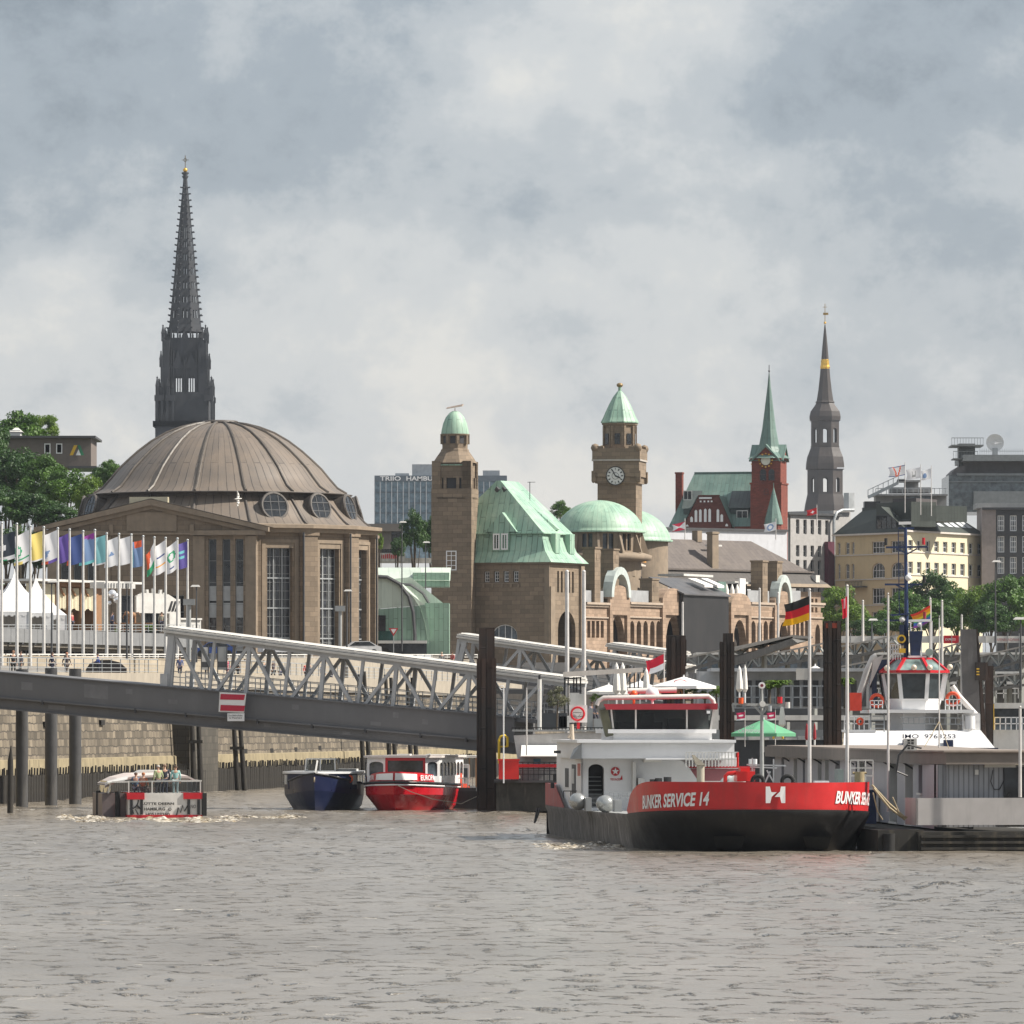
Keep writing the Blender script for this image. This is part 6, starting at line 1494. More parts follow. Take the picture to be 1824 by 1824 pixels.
# parked cars behind the truss
def car(px, py, D, col, label, rz=90):
 t_ = thing('parked_car', label, 'car', tuple(W(px, py, D)), R(rz), 'cars by the round hall')
 pr_ = [(-2.1,.35),(-2.1,.75),(-1.9,.92),(-1.2,.98),(-.6,1.42),(.9,1.45),(1.7,1.0),(2.1,.9),(2.15,.35)]
 m = MB(); m.prism(pr_, -.85, .85); m.build('body', paint(col, .25, name='car_paint', dirt=.1), t_)
 m = MB(); m.prism([(-1.12,.98),(-.58,1.36),(.88,1.39),(1.5,1.0)], -.87, .87); m.build('car_window', GLASS, t_)
 for x in (-1.35, 1.35):
  for y in (-.8, .8): m = MB(); m.tube([(x,y-.1,.33),(x,y+.1,.33)], .33, 12); m.build('wheel', RUBBER, t_)
car(500, 1168, 690, (.55,.56,.58), 'white van-like car behind the gangway truss left of the tall windows', 20)
car(640, 1168, 700, (.60,.60,.60), 'silver car parked at the right foot of the round hall', 10)
car(382, 1170, 690, (.03,.07,.25), 'blue car parked behind the gangway portal', 5)
# yield sign
t_ = thing('yield_sign', 'small red and white triangular yield sign left of the square tower', 'road sign', tuple(W(701, 1168, 740)))
m = MB(); m.tube([(0,0,0),(0,0,2.2)], .04, 6); m.build('post', STEEL, t_); m = MB(); m.prism([(-.5,2.9),(.5,2.9),(0,2.05)], -.04, 0); m.build('sign_plate', RED, t_); m = MB(); m.prism([(-.3,2.8),(.3,2.8),(0,2.3)], -.06, -.04); m.build('sign_centre', WHITE, t_)
lampost(716, 930, 1160, 760, 'tall thin street lamp right of the small flat-roofed pavilion', 1)
lampost(758, 966, 1160, 780, 'street lamp in front of the dark trees left of the square tower', 1)
# ------------------------------------------------ gangways
GIRD = paint((.135,.135,.14), .6, name='girder_grey', var=.12, dirt=.35, scale=.4, dirtc=(.20,.20,.20)); TRW = paint((.44,.45,.46), .5, name='truss_paint', var=.1, dirt=.3)
ROOFP = paint((.60,.58,.54), .5, name='pale_roof_edge', var=.1, dirt=.35)
def gangway(fr, nodes, top, bot, width, roof0, roof1, label, name='gangway', girder=None, rail_=True, thick=.24):
 """nodes: photo columns of upper panel points; top/bot: ((px,py),(px,py)) lines on the front plane"""
 t_ = fr.thing(name, label, 'gangway')
 L1 = lambda ln, px: ln[0][1]+(ln[1][1]-ln[0][1])*(px-ln[0][0])/(ln[1][0]-ln[0][0])
 slope = math.atan2(bot[1][1]-bot[0][1], bot[1][0]-bot[0][0])
 for side in (0, 1):
  dy = side*width
  def pt(px, up):
   py = L1(top, px) if up else L1(bot, px); u_ = fr.u(px); return Vector((u_, dy, ZC+(HY-py)/F*fr.D(u_)-fr.z0))
  m = MB(); d_ = (pt(nodes[-1], 1)-pt(nodes[0], 1)).normalized()
  m.beam(pt(roof0, 1), pt(roof1, 1), thick*1.3)
  for i, n_ in enumerate(nodes):
   a = pt(n_, 1); m.beam(a, pt(n_-7, 0), thick)
   if i+1 < len(nodes):
    md = (n_+nodes[i+1])/2; b = pt(md-5, 0); m.beam(a, pt(md-16, 0), thick*.85); m.beam(pt(md+5, 1), pt(md-5, 0), thick*.8); m.beam(pt(md+8, 0), pt(nodes[i+1], 1), thick*.85)
  m.build('truss_side', TRW, t_)
 m = MB()
 A = lambda px, e, dy: (fr.u(px), dy, ZC+(HY-L1(top, px))/F*fr.D(fr.u(px))-fr.z0+e)
 for (e0, e1, o_) in ((.10, .24, -.45), (.27, .40, -.30)):
  m.hexa([A(roof0-2, e0, o_), A(roof1, e0, o_), A(roof1, e0, width-o_), A(roof0-2, e0, width-o_)], [A(roof0-2, e1, o_), A(roof1, e1, o_), A(roof1, e1, width-o_), A(roof0-2, e1, width-o_)])
 n_ = int((roof1-roof0)/22)
 for i in range(n_+1):
  px = roof0+(roof1-roof0)*i/max(1, n_); m.beam(A(px, .43, .1), A(px, .43, width-.1), .14, .08)
 m.hexa([A(roof0-2, .40, .4), A(roof1, .40, .4), A(roof1, .40, width-.4), A(roof0-2, .40, width-.4)], [A(roof0-2, .52, .9), A(roof1, .52, .9), A(roof1, .52, width-.9), A(roof0-2, .52, width-.9)])
 m.build('roof', ROOFP, t_)
 m = MB()  # dark slabs stand in for the shade between the pale roof layers
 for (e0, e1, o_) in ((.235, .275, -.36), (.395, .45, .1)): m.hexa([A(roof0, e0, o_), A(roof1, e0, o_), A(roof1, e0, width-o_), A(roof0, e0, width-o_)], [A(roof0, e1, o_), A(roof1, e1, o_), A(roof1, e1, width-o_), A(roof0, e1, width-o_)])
 m.build('roof_shade_strip', DARK, t_)
 if rail_:
  for side in (0.25, width-.25):
   m = MB()
   B = lambda px, e: (fr.u(px), side, ZC+(HY-L1(bot, px))/F*fr.D(fr.u(px))-fr.z0+e)
   for e in (.35, .7, 1.05): m.beam(B(roof0, e), B(roof1, e), .05)
   for i in range(n_+1): px = roof0+(roof1-roof0)*i/max(1, n_); m.beam(B(px, 0), B(px, 1.05), .05)
   m.build('handrail', STEEL, t_)
 m = MB(); B = lambda px, e, dy: (fr.u(px), dy, ZC+(HY-L1(bot, px))/F*fr.D(fr.u(px))-fr.z0+e)
 m.hexa([B(roof0, -.25, 0), B(roof1, -.25, 0), B(roof1, -.25, width), B(roof0, -.25, width)], [B(roof0, .0, 0), B(roof1, .0, 0), B(roof1, .0, width), B(roof0, .0, width)]); m.build('walkway_deck', GIRD, t_)
 return t_, L1
fg = Fr(0, 452, 890, 442, 0)
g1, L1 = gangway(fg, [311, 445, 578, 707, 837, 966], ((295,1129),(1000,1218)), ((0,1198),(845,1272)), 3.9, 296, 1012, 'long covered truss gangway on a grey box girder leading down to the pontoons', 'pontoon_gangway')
m = MB()
def strip(p0, p1, a, b, y0, y1):
 f = lambda px, o: (fg.u(px, 0), ZC+(HY-(1197+74*px/845+o))/F*fg.D(fg.u(px))-fg.z0)
 (u0, t0), (u1, t1), (_, b0), (_, b1) = f(p0, a), f(p1, a), f(p0, b), f(p1, b)
 m.hexa([(u0,y0,b0),(u1,y0,b1),(u1,y1,b1),(u0,y1,b0)], [(u0,y0,t0),(u1,y0,t1),(u1,y1,t1),(u0,y1,t0)])
strip(-40, 922, -1, 1.2, -.42, 4.3); strip(-40, 918, 1.2, 44, -.28, 4.2); strip(-40, 918, 44, 46.5, -.5, 4.3); strip(-40, 918, 46.5, 64, -.16, 4.1); strip(-40, 918, 64, 66, -.36, 4.3)
m.build('box_girder', GIRD, g1)
m = MB()
for (px, o, w_, h_) in ((38,14,20,14),(150,8,42,24),(224,10,12,9),(300,22,16,8),(520,12,12,9),(610,52,14,6),(700,10,10,10),(752,18,10,9),(86,50,30,8),(470,50,12,6),(660,30,18,7)):
 m = MB(); y_ = 1197+74*px/845+o; d_ = -.285 if o < 44 else -.165; m.quad(fg.P(px,y_+h_,d_), fg.P(px+w_,y_+h_+w_*.088,d_), fg.P(px+w_,y_+w_*.088,d_), fg.P(px,y_,d_)); m.build('repair_patch', paint((.175,.175,.18), .6, name='patch_grey'), g1)
m = MB()
p0 = fg.P(301, 1232); m.beam(fg.P(307, 1130), fg.P(297, 1222), .42, .4); m.box(fg.u(288), fg.u(301), -.3, .2, fg.z(1222, 295), fg.z(1200, 295)); m.build('portal_post', TRW, g1)
# patches and bolts on the girder
m = MB()
for px in (75, 240, 330, 458, 555, 650, 748, 830):
 a = fg.P(px, 1197+74*px/845+45.5, -.52); m.box(a[0]-.05, a[0]+.05, -.54, -.3, a[2]-.22, a[2]+.05)
m.build('drip_bracket', DARK, g1)
# red-white-red board
fs = Fr(390, 447.0, 438, 446.5, 0)
o = fs.thing('waterway_sign', 'red, white and red waterway board with a small text plate hanging on the grey girder', 'sign')
m = MB(); m.quad(fs.P(390,1267,-.75), fs.P(434,1268.5,-.75), fs.P(438,1236,-.75), fs.P(392,1233.5,-.75)); b_ = m.build('board', WHITE, o)
m = MB(); m.hexa([fs.P(389,1268,-.74), fs.P(435,1270,-.74), fs.P(435,1270,-.62), fs.P(389,1268,-.62)], [fs.P(391,1232.5,-.74), fs.P(439,1235,-.74), fs.P(439,1235,-.62), fs.P(391,1232.5,-.62)]); m.build('board_frame', WORNWHITE, o)
for (a, b) in ((1236.5, 1246), (1256, 1266)):
 m = MB(); m.quad(fs.P(392,b,-.77), fs.P(434.5,b+1,-.77), fs.P(436.5,a+1,-.77), fs.P(393,a-.5,-.77)); m.build('red_stripe', paint((.50,.015,.05), .5, name='sign_red', var=.05, dirt=.05), o)
m = MB(); fs.box(m, 405, 435, 1270.5, 1284.5, -.73, -.66); p_ = m.build('text_plate', WHITE, o)
m = MB(); put_text(m, 'Durchfahrtshöhe', fs.u(407,-.74), -.745, fs.z(1276, 410), 3.2*.0359, 26*.0359); put_text(m, 'bei Wasserstand', fs.u(408,-.74), -.745, fs.z(1280, 410), 3.0*.0359, 24*.0359); m.build('lettering', BLACK, p_)
# second gangway behind
f2 = Fr(812, 566, 1200, 560, 0)
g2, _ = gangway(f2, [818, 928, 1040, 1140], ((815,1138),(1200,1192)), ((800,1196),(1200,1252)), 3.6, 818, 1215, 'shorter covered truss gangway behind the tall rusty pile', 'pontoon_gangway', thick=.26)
m = MB(); m.beam(f2.P(829, 1140), f2.P(815, 1196), .4); m.beam(f2.P(829,1140,3.6), f2.P(815,1196,3.6), .4); m.build('portal_post', TRW, g2)
f3 = Fr(1085, 640, 1190, 636, 0)
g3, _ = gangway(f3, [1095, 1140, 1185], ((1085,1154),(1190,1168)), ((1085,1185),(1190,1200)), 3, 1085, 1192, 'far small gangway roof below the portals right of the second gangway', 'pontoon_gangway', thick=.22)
# steel piles
RUST = seam((.030,.022,.018), (.07,.032,.018), .5, .75, name='rusted_steel', line=.1, stain=.8)
def steel_pile(px0, px1, yt, yb, D, label, top2=None, kind='box', lean=0):
 k = D/F; p = W((px0+px1)/2, yb, D); t_ = thing('steel_pile', label, 'pile', (p.x, D, p.z)); h = (yb-yt)*k; w_ = (px1-px0)*k/2
 m = MB()
 if kind == 'tube': m.tube([(0,0,-2),(0,0,h)], w_, 20)
 else:
  for i in range(4): x = -w_+i*w_/2; m.box(x, x+w_/2-.03, -w_*.8-(.08 if i % 2 else 0), w_*.8, -2, h)
  m.box(-w_, w_, -w_*.7, w_*.7, -2, h-.02)
 m.build('shaft', RUST if kind != 'tube' else paint((.06,.06,.062), .5, name='tube_pile', var=.3, dirt=.6, dirtc=(.17,.16,.14), scale=.6), t_)
 if top2:
  m = MB(); a, b, y2 = top2; m.box((a-(px0+px1)/2)*k, (b-(px0+px1)/2)*k, w_*.3, w_*1.5, h*.2, (yb-y2)*k); m.build('guide_post', RUST, t_)
 return t_
steel_pile(849, 884, 1173, 1441, 436, 'tallest rusty double steel pile standing in the water at the end of the girder', (853, 881, 1118))
steel_pile(1282, 1308, 1143, 1325, 396, 'dark rusty steel pile between the white parasol and the green parasol', (1288, 1306, 1128))
steel_pile(1467, 1498, 1106, 1340, 392, 'black steel pile with a red painted head left of the tug')
steel_pile(1187, 1221, 1132, 1200, 470, 'short dark steel pile in front of the arcade left of the black corrugated box', (1203, 1223, 1139))
m = MB(); k = 392/F; m.box(-.38, .38, -.42, -.40, (1340-1119)*k, (1340-1110)*k)
t_ = [o for o in bpy.data.objects if o.get('label', '').startswith('black steel pile with a red')][0]; m.build('red_head', paint((.35,.05,.02), .6, name='faded_red', var=.4), t_)
t_ = thing('steel_pile', 'leaning black steel pile with an orange edge right of the tug', 'pile', tuple(W(1738, 1330, 408))); k = 408/F
m = MB(); m.hexa([(-20*k,-.4,-1),(12*k,-.4,-1),(12*k,.4,-1),(-20*k,.4,-1)], [(-27*k,-.4,209*k),(0*k,-.4,209*k),(0*k,.4,209*k),(-27*k,.4,209*k)]); m.build('shaft', paint((.085,.08,.078), .7, name='dark_plate', var=.3, dirt=.5, dirtc=(.2,.2,.2)), t_)
m = MB(); m.hexa([(13*k,-.3,-1),(23*k,-.3,-1),(23*k,.5,-1),(13*k,.5,-1)], [(1*k,-.3,209*k),(3*k,-.3,209*k),(3*k,.5,209*k),(1*k,.5,209*k)]); m.box(18*k, 32*k, .2, 1.0, -1, 144*k); m.box(-2*k, 20*k, -.7, -.35, 118*k, 150*k); m.build('guide_post', RUST, t_)
m = MB()
for i in range(3): m.box(0*k, 5*k, -.75, -.72, (70-i*5)*k+2.2, (72-i*5)*k+2.2)
m.build('hazard_stripe', YELLOW, t_)
for i, (px, D, yt) in enumerate(((39, 457, 1192), (91, 464, 1190), (134, 474, 1191))):
 steel_pile(px-11, px+11, yt, 1290+5.4*F/D, D, ['leftmost thick round steel pile under the gangway girder', 'middle thick round steel pile under the gangway girder', 'rightmost thick round steel pile under the gangway girder'][i], kind='tube')
m = MB(); m.tube([(0,0,-1.5),(0.02,0,3.2),(.06,0,4.1)], [.19,.17,.03], 8); o = m.build('timber_post', PILE); o.location = (*W(18, 1400, 424).xy, 0)
tag(o, 'single pointed black timber post in the water left of the round steel piles', 'post')
# ================================================================ boats
def frame_at(px, D, ang, z0=0.0):
 f = Fr.__new__(Fr); f.a = Vector(((px-HX)/F*D, D)); f.d = Vector((math.cos(R(ang)), math.sin(R(ang)))); f.n = Vector((-f.d.y, f.d.x))
 f.z0 = z0; f.rz = R(ang); f.loc = (f.a.x, f.a.y, z0); f.M = Matrix.Translation(f.loc) @ Matrix.Rotation(f.rz, 4, 'Z'); f.len = 1; return f
def loft(m, secs, mi=0, close=False):
 n = len(secs[0]); vs = [p for s_ in secs for p in s_]; m.m = mi
 m.add(vs, [(i*n+j, i*n+j+1, (i+1)*n+j+1, (i+1)*n+j) for i in range(len(secs)-1) for j in range(n-1)])
# ---------------- bunker barge
fb_ = frame_at(1367, 297.5, 5.1); BO = fb_.thing('bunker_barge', 'long red and black tanker barge with white wheelhouse lying bow-on beside the grey pontoon house', 'barge')
def outline(n=60):
 P = [(-4.7, 50), (-5.05, 44), (-5.1, 20), (-5.1, 8.0)]
 for i in range(1, n):
  th = R(-90+180*i/n); s_ = math.sin(th); c = math.cos(th)
  P.append((5.1*math.copysign(abs(s_)**.86, s_), 8.0-8.0*abs(c)**.62))
 P += [(5.1, 8.0), (5.1, 20), (5.05, 44), (4.7, 50)]
 return P
OP = outline(); AL = [0]
for a, b in zip(OP[:-1], OP[1:]): AL.append(AL[-1]+math.dist(a, b))
mid_i = min(range(len(OP)), key=lambda i: OP[i][1]); A0 = AL[mid_i]
def at_arc(s_):
 s_ += A0;
 for i in range(len(AL)-1):
  if AL[i] <= s_ <= AL[i+1] or i == len(AL)-2:
   t_ = (s_-AL[i])/(AL[i+1]-AL[i]); a, b = OP[i], OP[i+1]; d = Vector((b[0]-a[0], b[1]-a[1])).normalized()
   return Vector((a[0]+(b[0]-a[0])*t_, a[1]+(b[1]-a[1])*t_)), Vector((d.y, -d.x))
def sheer(p):   # knuckle height between black and red, and top of bulwark
 y = p[1]
 kn = 1.78-.034*max(0, y-0)*1.0 if y < 10 else 1.44
 kn = max(kn, 1.42)
 return kn
def offp(p, nrm, d, z): return (p[0]+nrm[0]*d, p[1]+nrm[1]*d, z)
pts = []
for i, a in enumerate(AL):
 p, n_ = at_arc(a-A0); pts.append((p, n_))
HB = [ ];
hull_mat = paint((.007,.007,.008), .55, name='black_hull', var=.3, dirt=.30, dirtc=(.05,.042,.035), scale=1.2)
worn = paint((.13,.12,.11), .8, name='worn_hull', var=.5, dirt=.85, scale=1.6, dirtc=(.42,.40,.38))
m = MB(); m.s = True
def ring(lo, hi, mi):
 secs = []
 for k in range(lo, hi+1):
  p, n_ = pts[k]; kn = sheer(p); bow = max(0, 1-p[1]/9)
  secs.append([offp(p, n_, -1.6*bow-.25, -.6), offp(p, n_, -.75*bow-.08, .35), offp(p, n_, -.05, kn-.35), offp(p, n_, .06, kn-.12), offp(p, n_, .06, kn)])
 loft(m, secs, mi)
np_ = len(pts)
i8 = [i for i in range(np_) if OP[i][0] < 0 and OP[i][1] <= 8.01][0]
ring(0, i8, 1); ring(i8, np_-1, 0)
a, b = pts[0][0], pts[-1][0]; m.m = 0; m.quad((a[0], a[1], -.6), (b[0], b[1], -.6), (b[0], b[1], 1.4), (a[0], a[1], 1.4))
m.build('hull', [hull_mat, worn], BO)
def bulw(sel, top, name, mat, th=.10, inner=WHITE):
 m = MB(); m.s = True; so, si, cp = [], [], []
 for k in sel:
  p, n_ = pts[k]; kn = sheer(p)+.003; t_ = top(p); so.append([offp(p, n_, .0, kn), offp(p, n_, .05, t_)]); si.append([offp(p, n_, -th, t_), offp(p, n_, -th, kn-.3)]); cp.append([offp(p, n_, .05, t_), offp(p, n_, -th, t_)])
 loft(m, so); loft(m, si, 1); loft(m, cp, 2); return m.build(name, [mat, inner, BLACK], BO)
BRED = paint((.54,.020,.022), .38, name='barge_red', var=.14, dirt=.38, scale=.9, dirtc=(.22,.045,.035))
def btop(p):
 if p[1] > 7.9: return 1.65
 if p[0] < 0:
  s_ = min(1, max(0, (8.0-p[1])/5.2)); return 1.95+1.0*math.sin(s_*math.pi/2)
 return 2.92
bulw([i for i in range(np_) if OP[i][1] <= 8.01], btop, 'bow_bulwark', BRED)
FRED = paint((.34,.06,.06), .6, name='faded_barge_red', var=.25, dirt=.4, dirtc=(.3,.25,.24))
def sternq():
 m = MB(); so, si = [], []
 for i in range(7):
  y = 50-i*2.2; p = Vector((-4.7-.35*min(1, i/4), y)); t_ = 2.5 if i < 5 else 2.5-(i-4)*.5
  so.append([(p.x-.06, y, 1.42), (p.x-.06, y, t_)]); si.append([(p.x+.06, y, t_), (p.x+.06, y, 1.4)])
 loft(m, so); loft(m, si, 1); m.m = 0; m.quad((-4.76, 50, 1.42), (4.7, 50, 1.42), (4.7, 50, 2.5), (-4.76, 50, 2.5)); m.build('stern_bulwark', [FRED, WORNWHITE], BO)
sternq()
m = MB(); P_ = [(p.x*.985, p.y+.1, 1.36 if p.y > 8 else 1.9) for p, n_ in pts]
P1 = [q for q in P_ if q[1] > 7.9]; P2 = [q for q in P_ if q[1] < 8.2]
m.quad((-5, 8, 1.36), (5, 8, 1.36), (4.6, 49.9, 1.36), (-4.6, 49.9, 1.36)); m.add(P2, [tuple(range(len(P2)))]); m.quad((-5, 8, 1.36), (5, 8, 1.36), (5, 8, 1.9), (-5, 8, 1.9)); m.build('deck', paint((.30,.31,.31), .7, name='deck_grey', dirt=.4), BO)
# name on the bow: letters bent round the plating
LSP = []
def hull_text(txt, px0, px1, z0, h, bold=.03, shear=.25, slope=0):
 def arc_of(px):
  best = None
  for k in range(2000):
   s_ = -14+28*k/1999; p, n_ = at_arc(s_); w_ = fb_.M @ Vector((p.x, p.y, 0)); q = HX+w_.x/w_.y*F
   if n_[1] > .05: continue
   e = abs(q-px);
   if best is None or e < best[0]: best = (e, s_)
  return best[1]
 s0 = arc_of(px0); s1 = arc_of(px1) if px1 else s0+LSP[0]; LSP.append(s1-s0); vs, fs, wd = text_geo(txt, bold, shear); o = []
 for v in vs:
  p, n_ = at_arc(s0+(s1-s0)*v[0]/wd); zz_ = z0+v[1]*h+slope*v[0]/wd
  f_ = (zz_-sheer(p))/1.1*.05; q = p+n_*(.02+max(0, f_)+.012); o.append((q.x, q.y, zz_))
 return o, fs
m = MB(); o, f = hull_text('BUNKER SERVICE 14', 1146, 1264, 1.78, .56, slope=.20); m.add(o, f); m.build('name_lettering', WHITE, BO); m = MB()
o, f = hull_text('BUNKER SERVICE 14', 1487, None, 2.05, .52, slope=-.15); m.add(o, f); m.build('name_lettering', WHITE, BO)
# H emblem made of two stepped strokes
m = MB();
def hp(px, py):
 p = None; o_, _ = None, None
 u_ = fb_.u(px, 0.1); k_ = min(pts, key=lambda q: abs(q[0].x-u_)+(50 if q[0].y > 4 else 0)); q = k_[0]+k_[1]*.085; return (u_, q.y, fb_.z(py, u=u_, dy=q.y))
for poly in ([(1363,1401),(1370.5,1401),(1373,1411),(1383,1411),(1377,1416),(1373.5,1419.5),(1371,1430.5),(1363,1430.5)], [(1385,1413),(1388.5,1410),(1390,1401),(1398,1401),(1398,1430.5),(1391,1430.5),(1388.5,1419.5),(1379,1419.5)]):
 m.add([hp(*q) for q in poly], [tuple(range(len(poly)))])
m.build('emblem', WHITE, BO)
m = MB()
for (a, b) in ((1270, 1328), (1430, 1482)):
 f_ = lambda px, py, e: (fb_.u(px, e), e, fb_.z(py, u=fb_.u(px, e), dy=e))
 m = MB(); m.hexa([f_(a+6,1512,.9), f_(b-8,1512,.9), f_(b-8,1512,2), f_(a+6,1512,2)], [f_(a,1490,.42), f_(b,1490,.42), f_(b,1490,2), f_(a,1490,2)]); m.build('anchor_pocket', paint((.004,.004,.004), .9, name='recess_black'), BO)
def bb(name, mat, boxes, par=None, parent=BO):
 m = MB()
 for (p0, p1, yt, yb_, d0, d1) in boxes: fb_.box(m, p0, p1, yt, yb_, d0, d1)
 return m.build(name, mat, par or parent)
# deckhouse
m = MB(); d0 = 31
x0, x1 = fb_.u(1035, d0), fb_.u(1246, d0); zz = lambda py, d=31: fb_.z(py, dy=d, u=0)
hx = [fb_.u(p, d0) for p in (1048, 1076)]
m.holewall(x0, fb_.u(1200, d0), 1.36, zz(1350), [(hx[0], hx[1], 1.5, zz(1361), .25)], d0, .5)
m.prism([(fb_.u(1200, d0), 1.36), (x1+.6, 1.36), (x1+.1, zz(1400)), (fb_.u(1228, d0), zz(1368)), (fb_.u(1215, d0), zz(1355)), (fb_.u(1200, d0), zz(1351))], d0, d0+.3)
m.box(x0, fb_.u(1200, d0), d0+1.6, d0+12, 1.36, zz(1350)); m.box(x0, x0+.1, d0, d0+1.6, 1.36, zz(1350)); m.box(fb_.u(1240, d0)-1, fb_.u(1330, d0), d0+3, d0+11, 1.36, zz(1350)); m.build('deckhouse', WHITE, BO)
m = MB()
for i in range(8): z_ = 1.5+i*.2; m.box(hx[0]+.02, hx[1]-.02, d0+.3+i*.14, d0+.44+i*.14, z_, z_+.05)
m.build('stairway', GREYP, BO); bb('stair_recess', BLACK, [(1048, 1076, 1361, 1415, d0+1.45, d0+1.55)])
bb('upper_deckhouse', WHITE, [(1034, 1308, 1323, 1351, 29.5, 41)]); bb('deckhouse_flange', WHITE, [(1028, 1311, 1318, 1323, 29.2, 41.3), (1150, 1312, 1350, 1353, 29.2, 41)])
m = MB(); m.hexa([fb_.P(1015,1352,29.6), fb_.P(1036,1352,29.3), fb_.P(1036,1352,34), fb_.P(1015,1352,34)], [fb_.P(1022,1334,30.2), fb_.P(1036,1324,29.4), fb_.P(1036,1324,34), fb_.P(1022,1334,34)]); m.build('side_shoulder', GREYP, BO)
# wheelhouse
m = MB(); fb_.box(m, 1092, 1268, 1304, 1318, 30.6, 36); fb_.box(m, 1083, 1276, 1299, 1306, 30.4, 36.2); m.build('wheelhouse_base', WHITE, BO)
m = MB()
for (a, b, aa, ba) in ((1087,1090,1091,1094),(1131,1134,1131,1134),(1222,1225,1222,1225),(1270,1274,1264,1268)):
 P = lambda px, py, d: fb_.P(px, py, d); m.hexa([P(aa,1300,30.5),P(ba,1300,30.5),P(ba,1300,30.7),P(aa,1300,30.7)],[P(a,1262,30.3),P(b,1262,30.3),P(b,1262,30.5),P(a,1262,30.5)])
m.build('window_post', WORNWHITE, BO)
m = MB(); P = fb_.P; m.quad(P(1091,1300,30.6),P(1267,1300,30.6),P(1273,1262,30.4),P(1087,1262,30.4)); m.quad(P(1091,1300,30.6),P(1087,1262,30.4),P(1093,1262,36),P(1095,1300,36)); m.quad(P(1267,1300,30.6),P(1273,1262,30.4),P(1268,1262,36),P(1262,1300,36)); m.build('windscreen', clear((.62,.68,.68), .62), BO)
bb('wheelhouse_back', GREYP, [(1096, 1262, 1262, 1303, 35.6, 36)]); bb('console', BLACK, [(1100, 1180, 1286, 1299, 32, 33), (1190, 1220, 1280, 1299, 33.5, 34.2), (1140,1165,1270,1296,34,34.6)])
m = MB(); m.hexa([P(1080,1264,30.0),P(1278,1264,30.0),P(1276,1264,36.6),P(1084,1264,36.6)],[P(1075,1254,29.9),P(1279,1253,29.9),P(1276,1253,36.7),P(1080,1254,36.7)]); m.build('wheelhouse_roof', paint((.50,.03,.05), .35, name='roof_red', dirt=.1), BO)
m = MB(); m.tube([P(1063,1256,30.3),P(1066,1249,30.3),P(1075,1243,30.3),P(1262,1240,30.3),P(1270,1247,30.3),P(1272,1256,30.3)], .11, 8); m.tube([P(1118,1231,33),P(1205,1229,33)], .13, 8); m.build('roof_rail', paint((.70,.64,.60), .4, name='cream_pipe'), BO)
m = MB(); m.beam(P(1085,1310,30.7), P(1074,1262,30.5), .35, .5); m.build('dark_strut', paint((.10,.10,.06), .6, name='olive_dark', var=.5), BO)
for (px, py, r, c, n_) in ((1162,1236,.32,WHITE,'radar_dome'),(1129,1236,.17,ORANGE,'beacon')):
 m = MB(); q = P(px, py, 32); m.sphere(q, r, 12); m.tube([q, (q[0], q[1], q[2]-.55)], .06, 6); m.build(n_, c, BO)
bb('work_light', DARK, [(1258, 1266, 1263, 1272, 29.7, 30.1)]); bb('work_light_lens', WHITE, [(1259, 1265, 1266, 1271, 29.62, 29.7)])
# marks on the deckhouse
m = MB(); q = P(1096, 1374, 30.97);
m.prism([(q[0]+.21*math.cos(R(a)), q[2]+.21*math.sin(R(a))) for a in range(0, 360, 20)], 30.94, 30.99); b_ = m.build('star_badge', RED, BO)
m = MB(); m.prism([(q[0]+(.18 if i % 2 == 0 else .07)*math.sin(R(36*i)), q[2]+(.18 if i % 2 == 0 else .07)*math.cos(R(36*i))) for i in range(10)], 30.90, 30.94); m.build('star', WHITE, b_)
m = MB(); put_text(m, 'TEXACO', q[0]-.24, 30.96, q[2]-.42, .10, .48, bold=.03); m.build('badge_lettering', RED, b_)
m = MB(); m.prism([P(1104,1389,0)[::2], P(1108,1389,0)[::2], P(1108,1379,0)[::2]], 30.93, 30.98) if False else m.add([P(1104,1389,30.95),P(1109,1389,30.95),P(1108,1380,30.95)], [(0,1,2)]); m.build('small_sail_mark', RED, b_)
bb('fire_cabinet', paint((.60,.25,.2), .5, name='faded_box'), [(1029, 1034, 1360, 1382, 30.8, 30.98)]); m = MB(); m.box(x0-.03, x0+.01, d0+2.5, d0+4.2, 1.5, 3.5); m.box(x0-.03, x0+.01, d0+6, d0+7.5, 2.4, 3.3); m.build('side_door', DARK, BO); m = MB(); m.box(x0-.06, x0-.03, d0+2.9, d0+3.8, 2.6, 3.3); m.build('side_window', WORNWHITE, BO)
bb('pale_locker', WORNWHITE, [(1137, 1148, 1386, 1410, 30.2, 30.9)]); bb('deck_lamp', CANVAS, [(1148, 1178, 1353, 1358, 30.2, 30.9)]); bb('vent_pipe', WORNWHITE, [(1127, 1133, 1357, 1412, 30.4, 30.9)])
bb('name_board', paint((.52,.20,.22), .6, name='pink_red'), [(1232, 1345, 1369, 1391, 33, 33.2)]); bb('red_gutter', RED, [(1222, 1345, 1365, 1368, 32.8, 33.2)])
def frail(p0, p1, yt, yb_, d, n, bars=2, mat=WORNWHITE, name='guard_rail', th=.045, par=BO, fr=fb_):
 m = MB()
 for i in range(n+1): m.beam(fr.P(p0+(p1-p0)*i/n, yt, d), fr.P(p0+(p1-p0)*i/n, yb_, d), th)
 for b in range(bars): y_ = yt+(yb_-yt)*b/bars; m.beam(fr.P(p0, y_, d), fr.P(p1, y_, d), th)
 return m.build(name, mat, par)
frail(1222, 1315, 1340, 1366, 29, 16, 2); frail(1085, 1150, 1412, 1424, 27, 8, 2, STEEL); frail(1004, 1042, 1409, 1421, 33, 3, 1, DARK); frail(1515, 1555, 1354, 1396, 6, 3, 3)
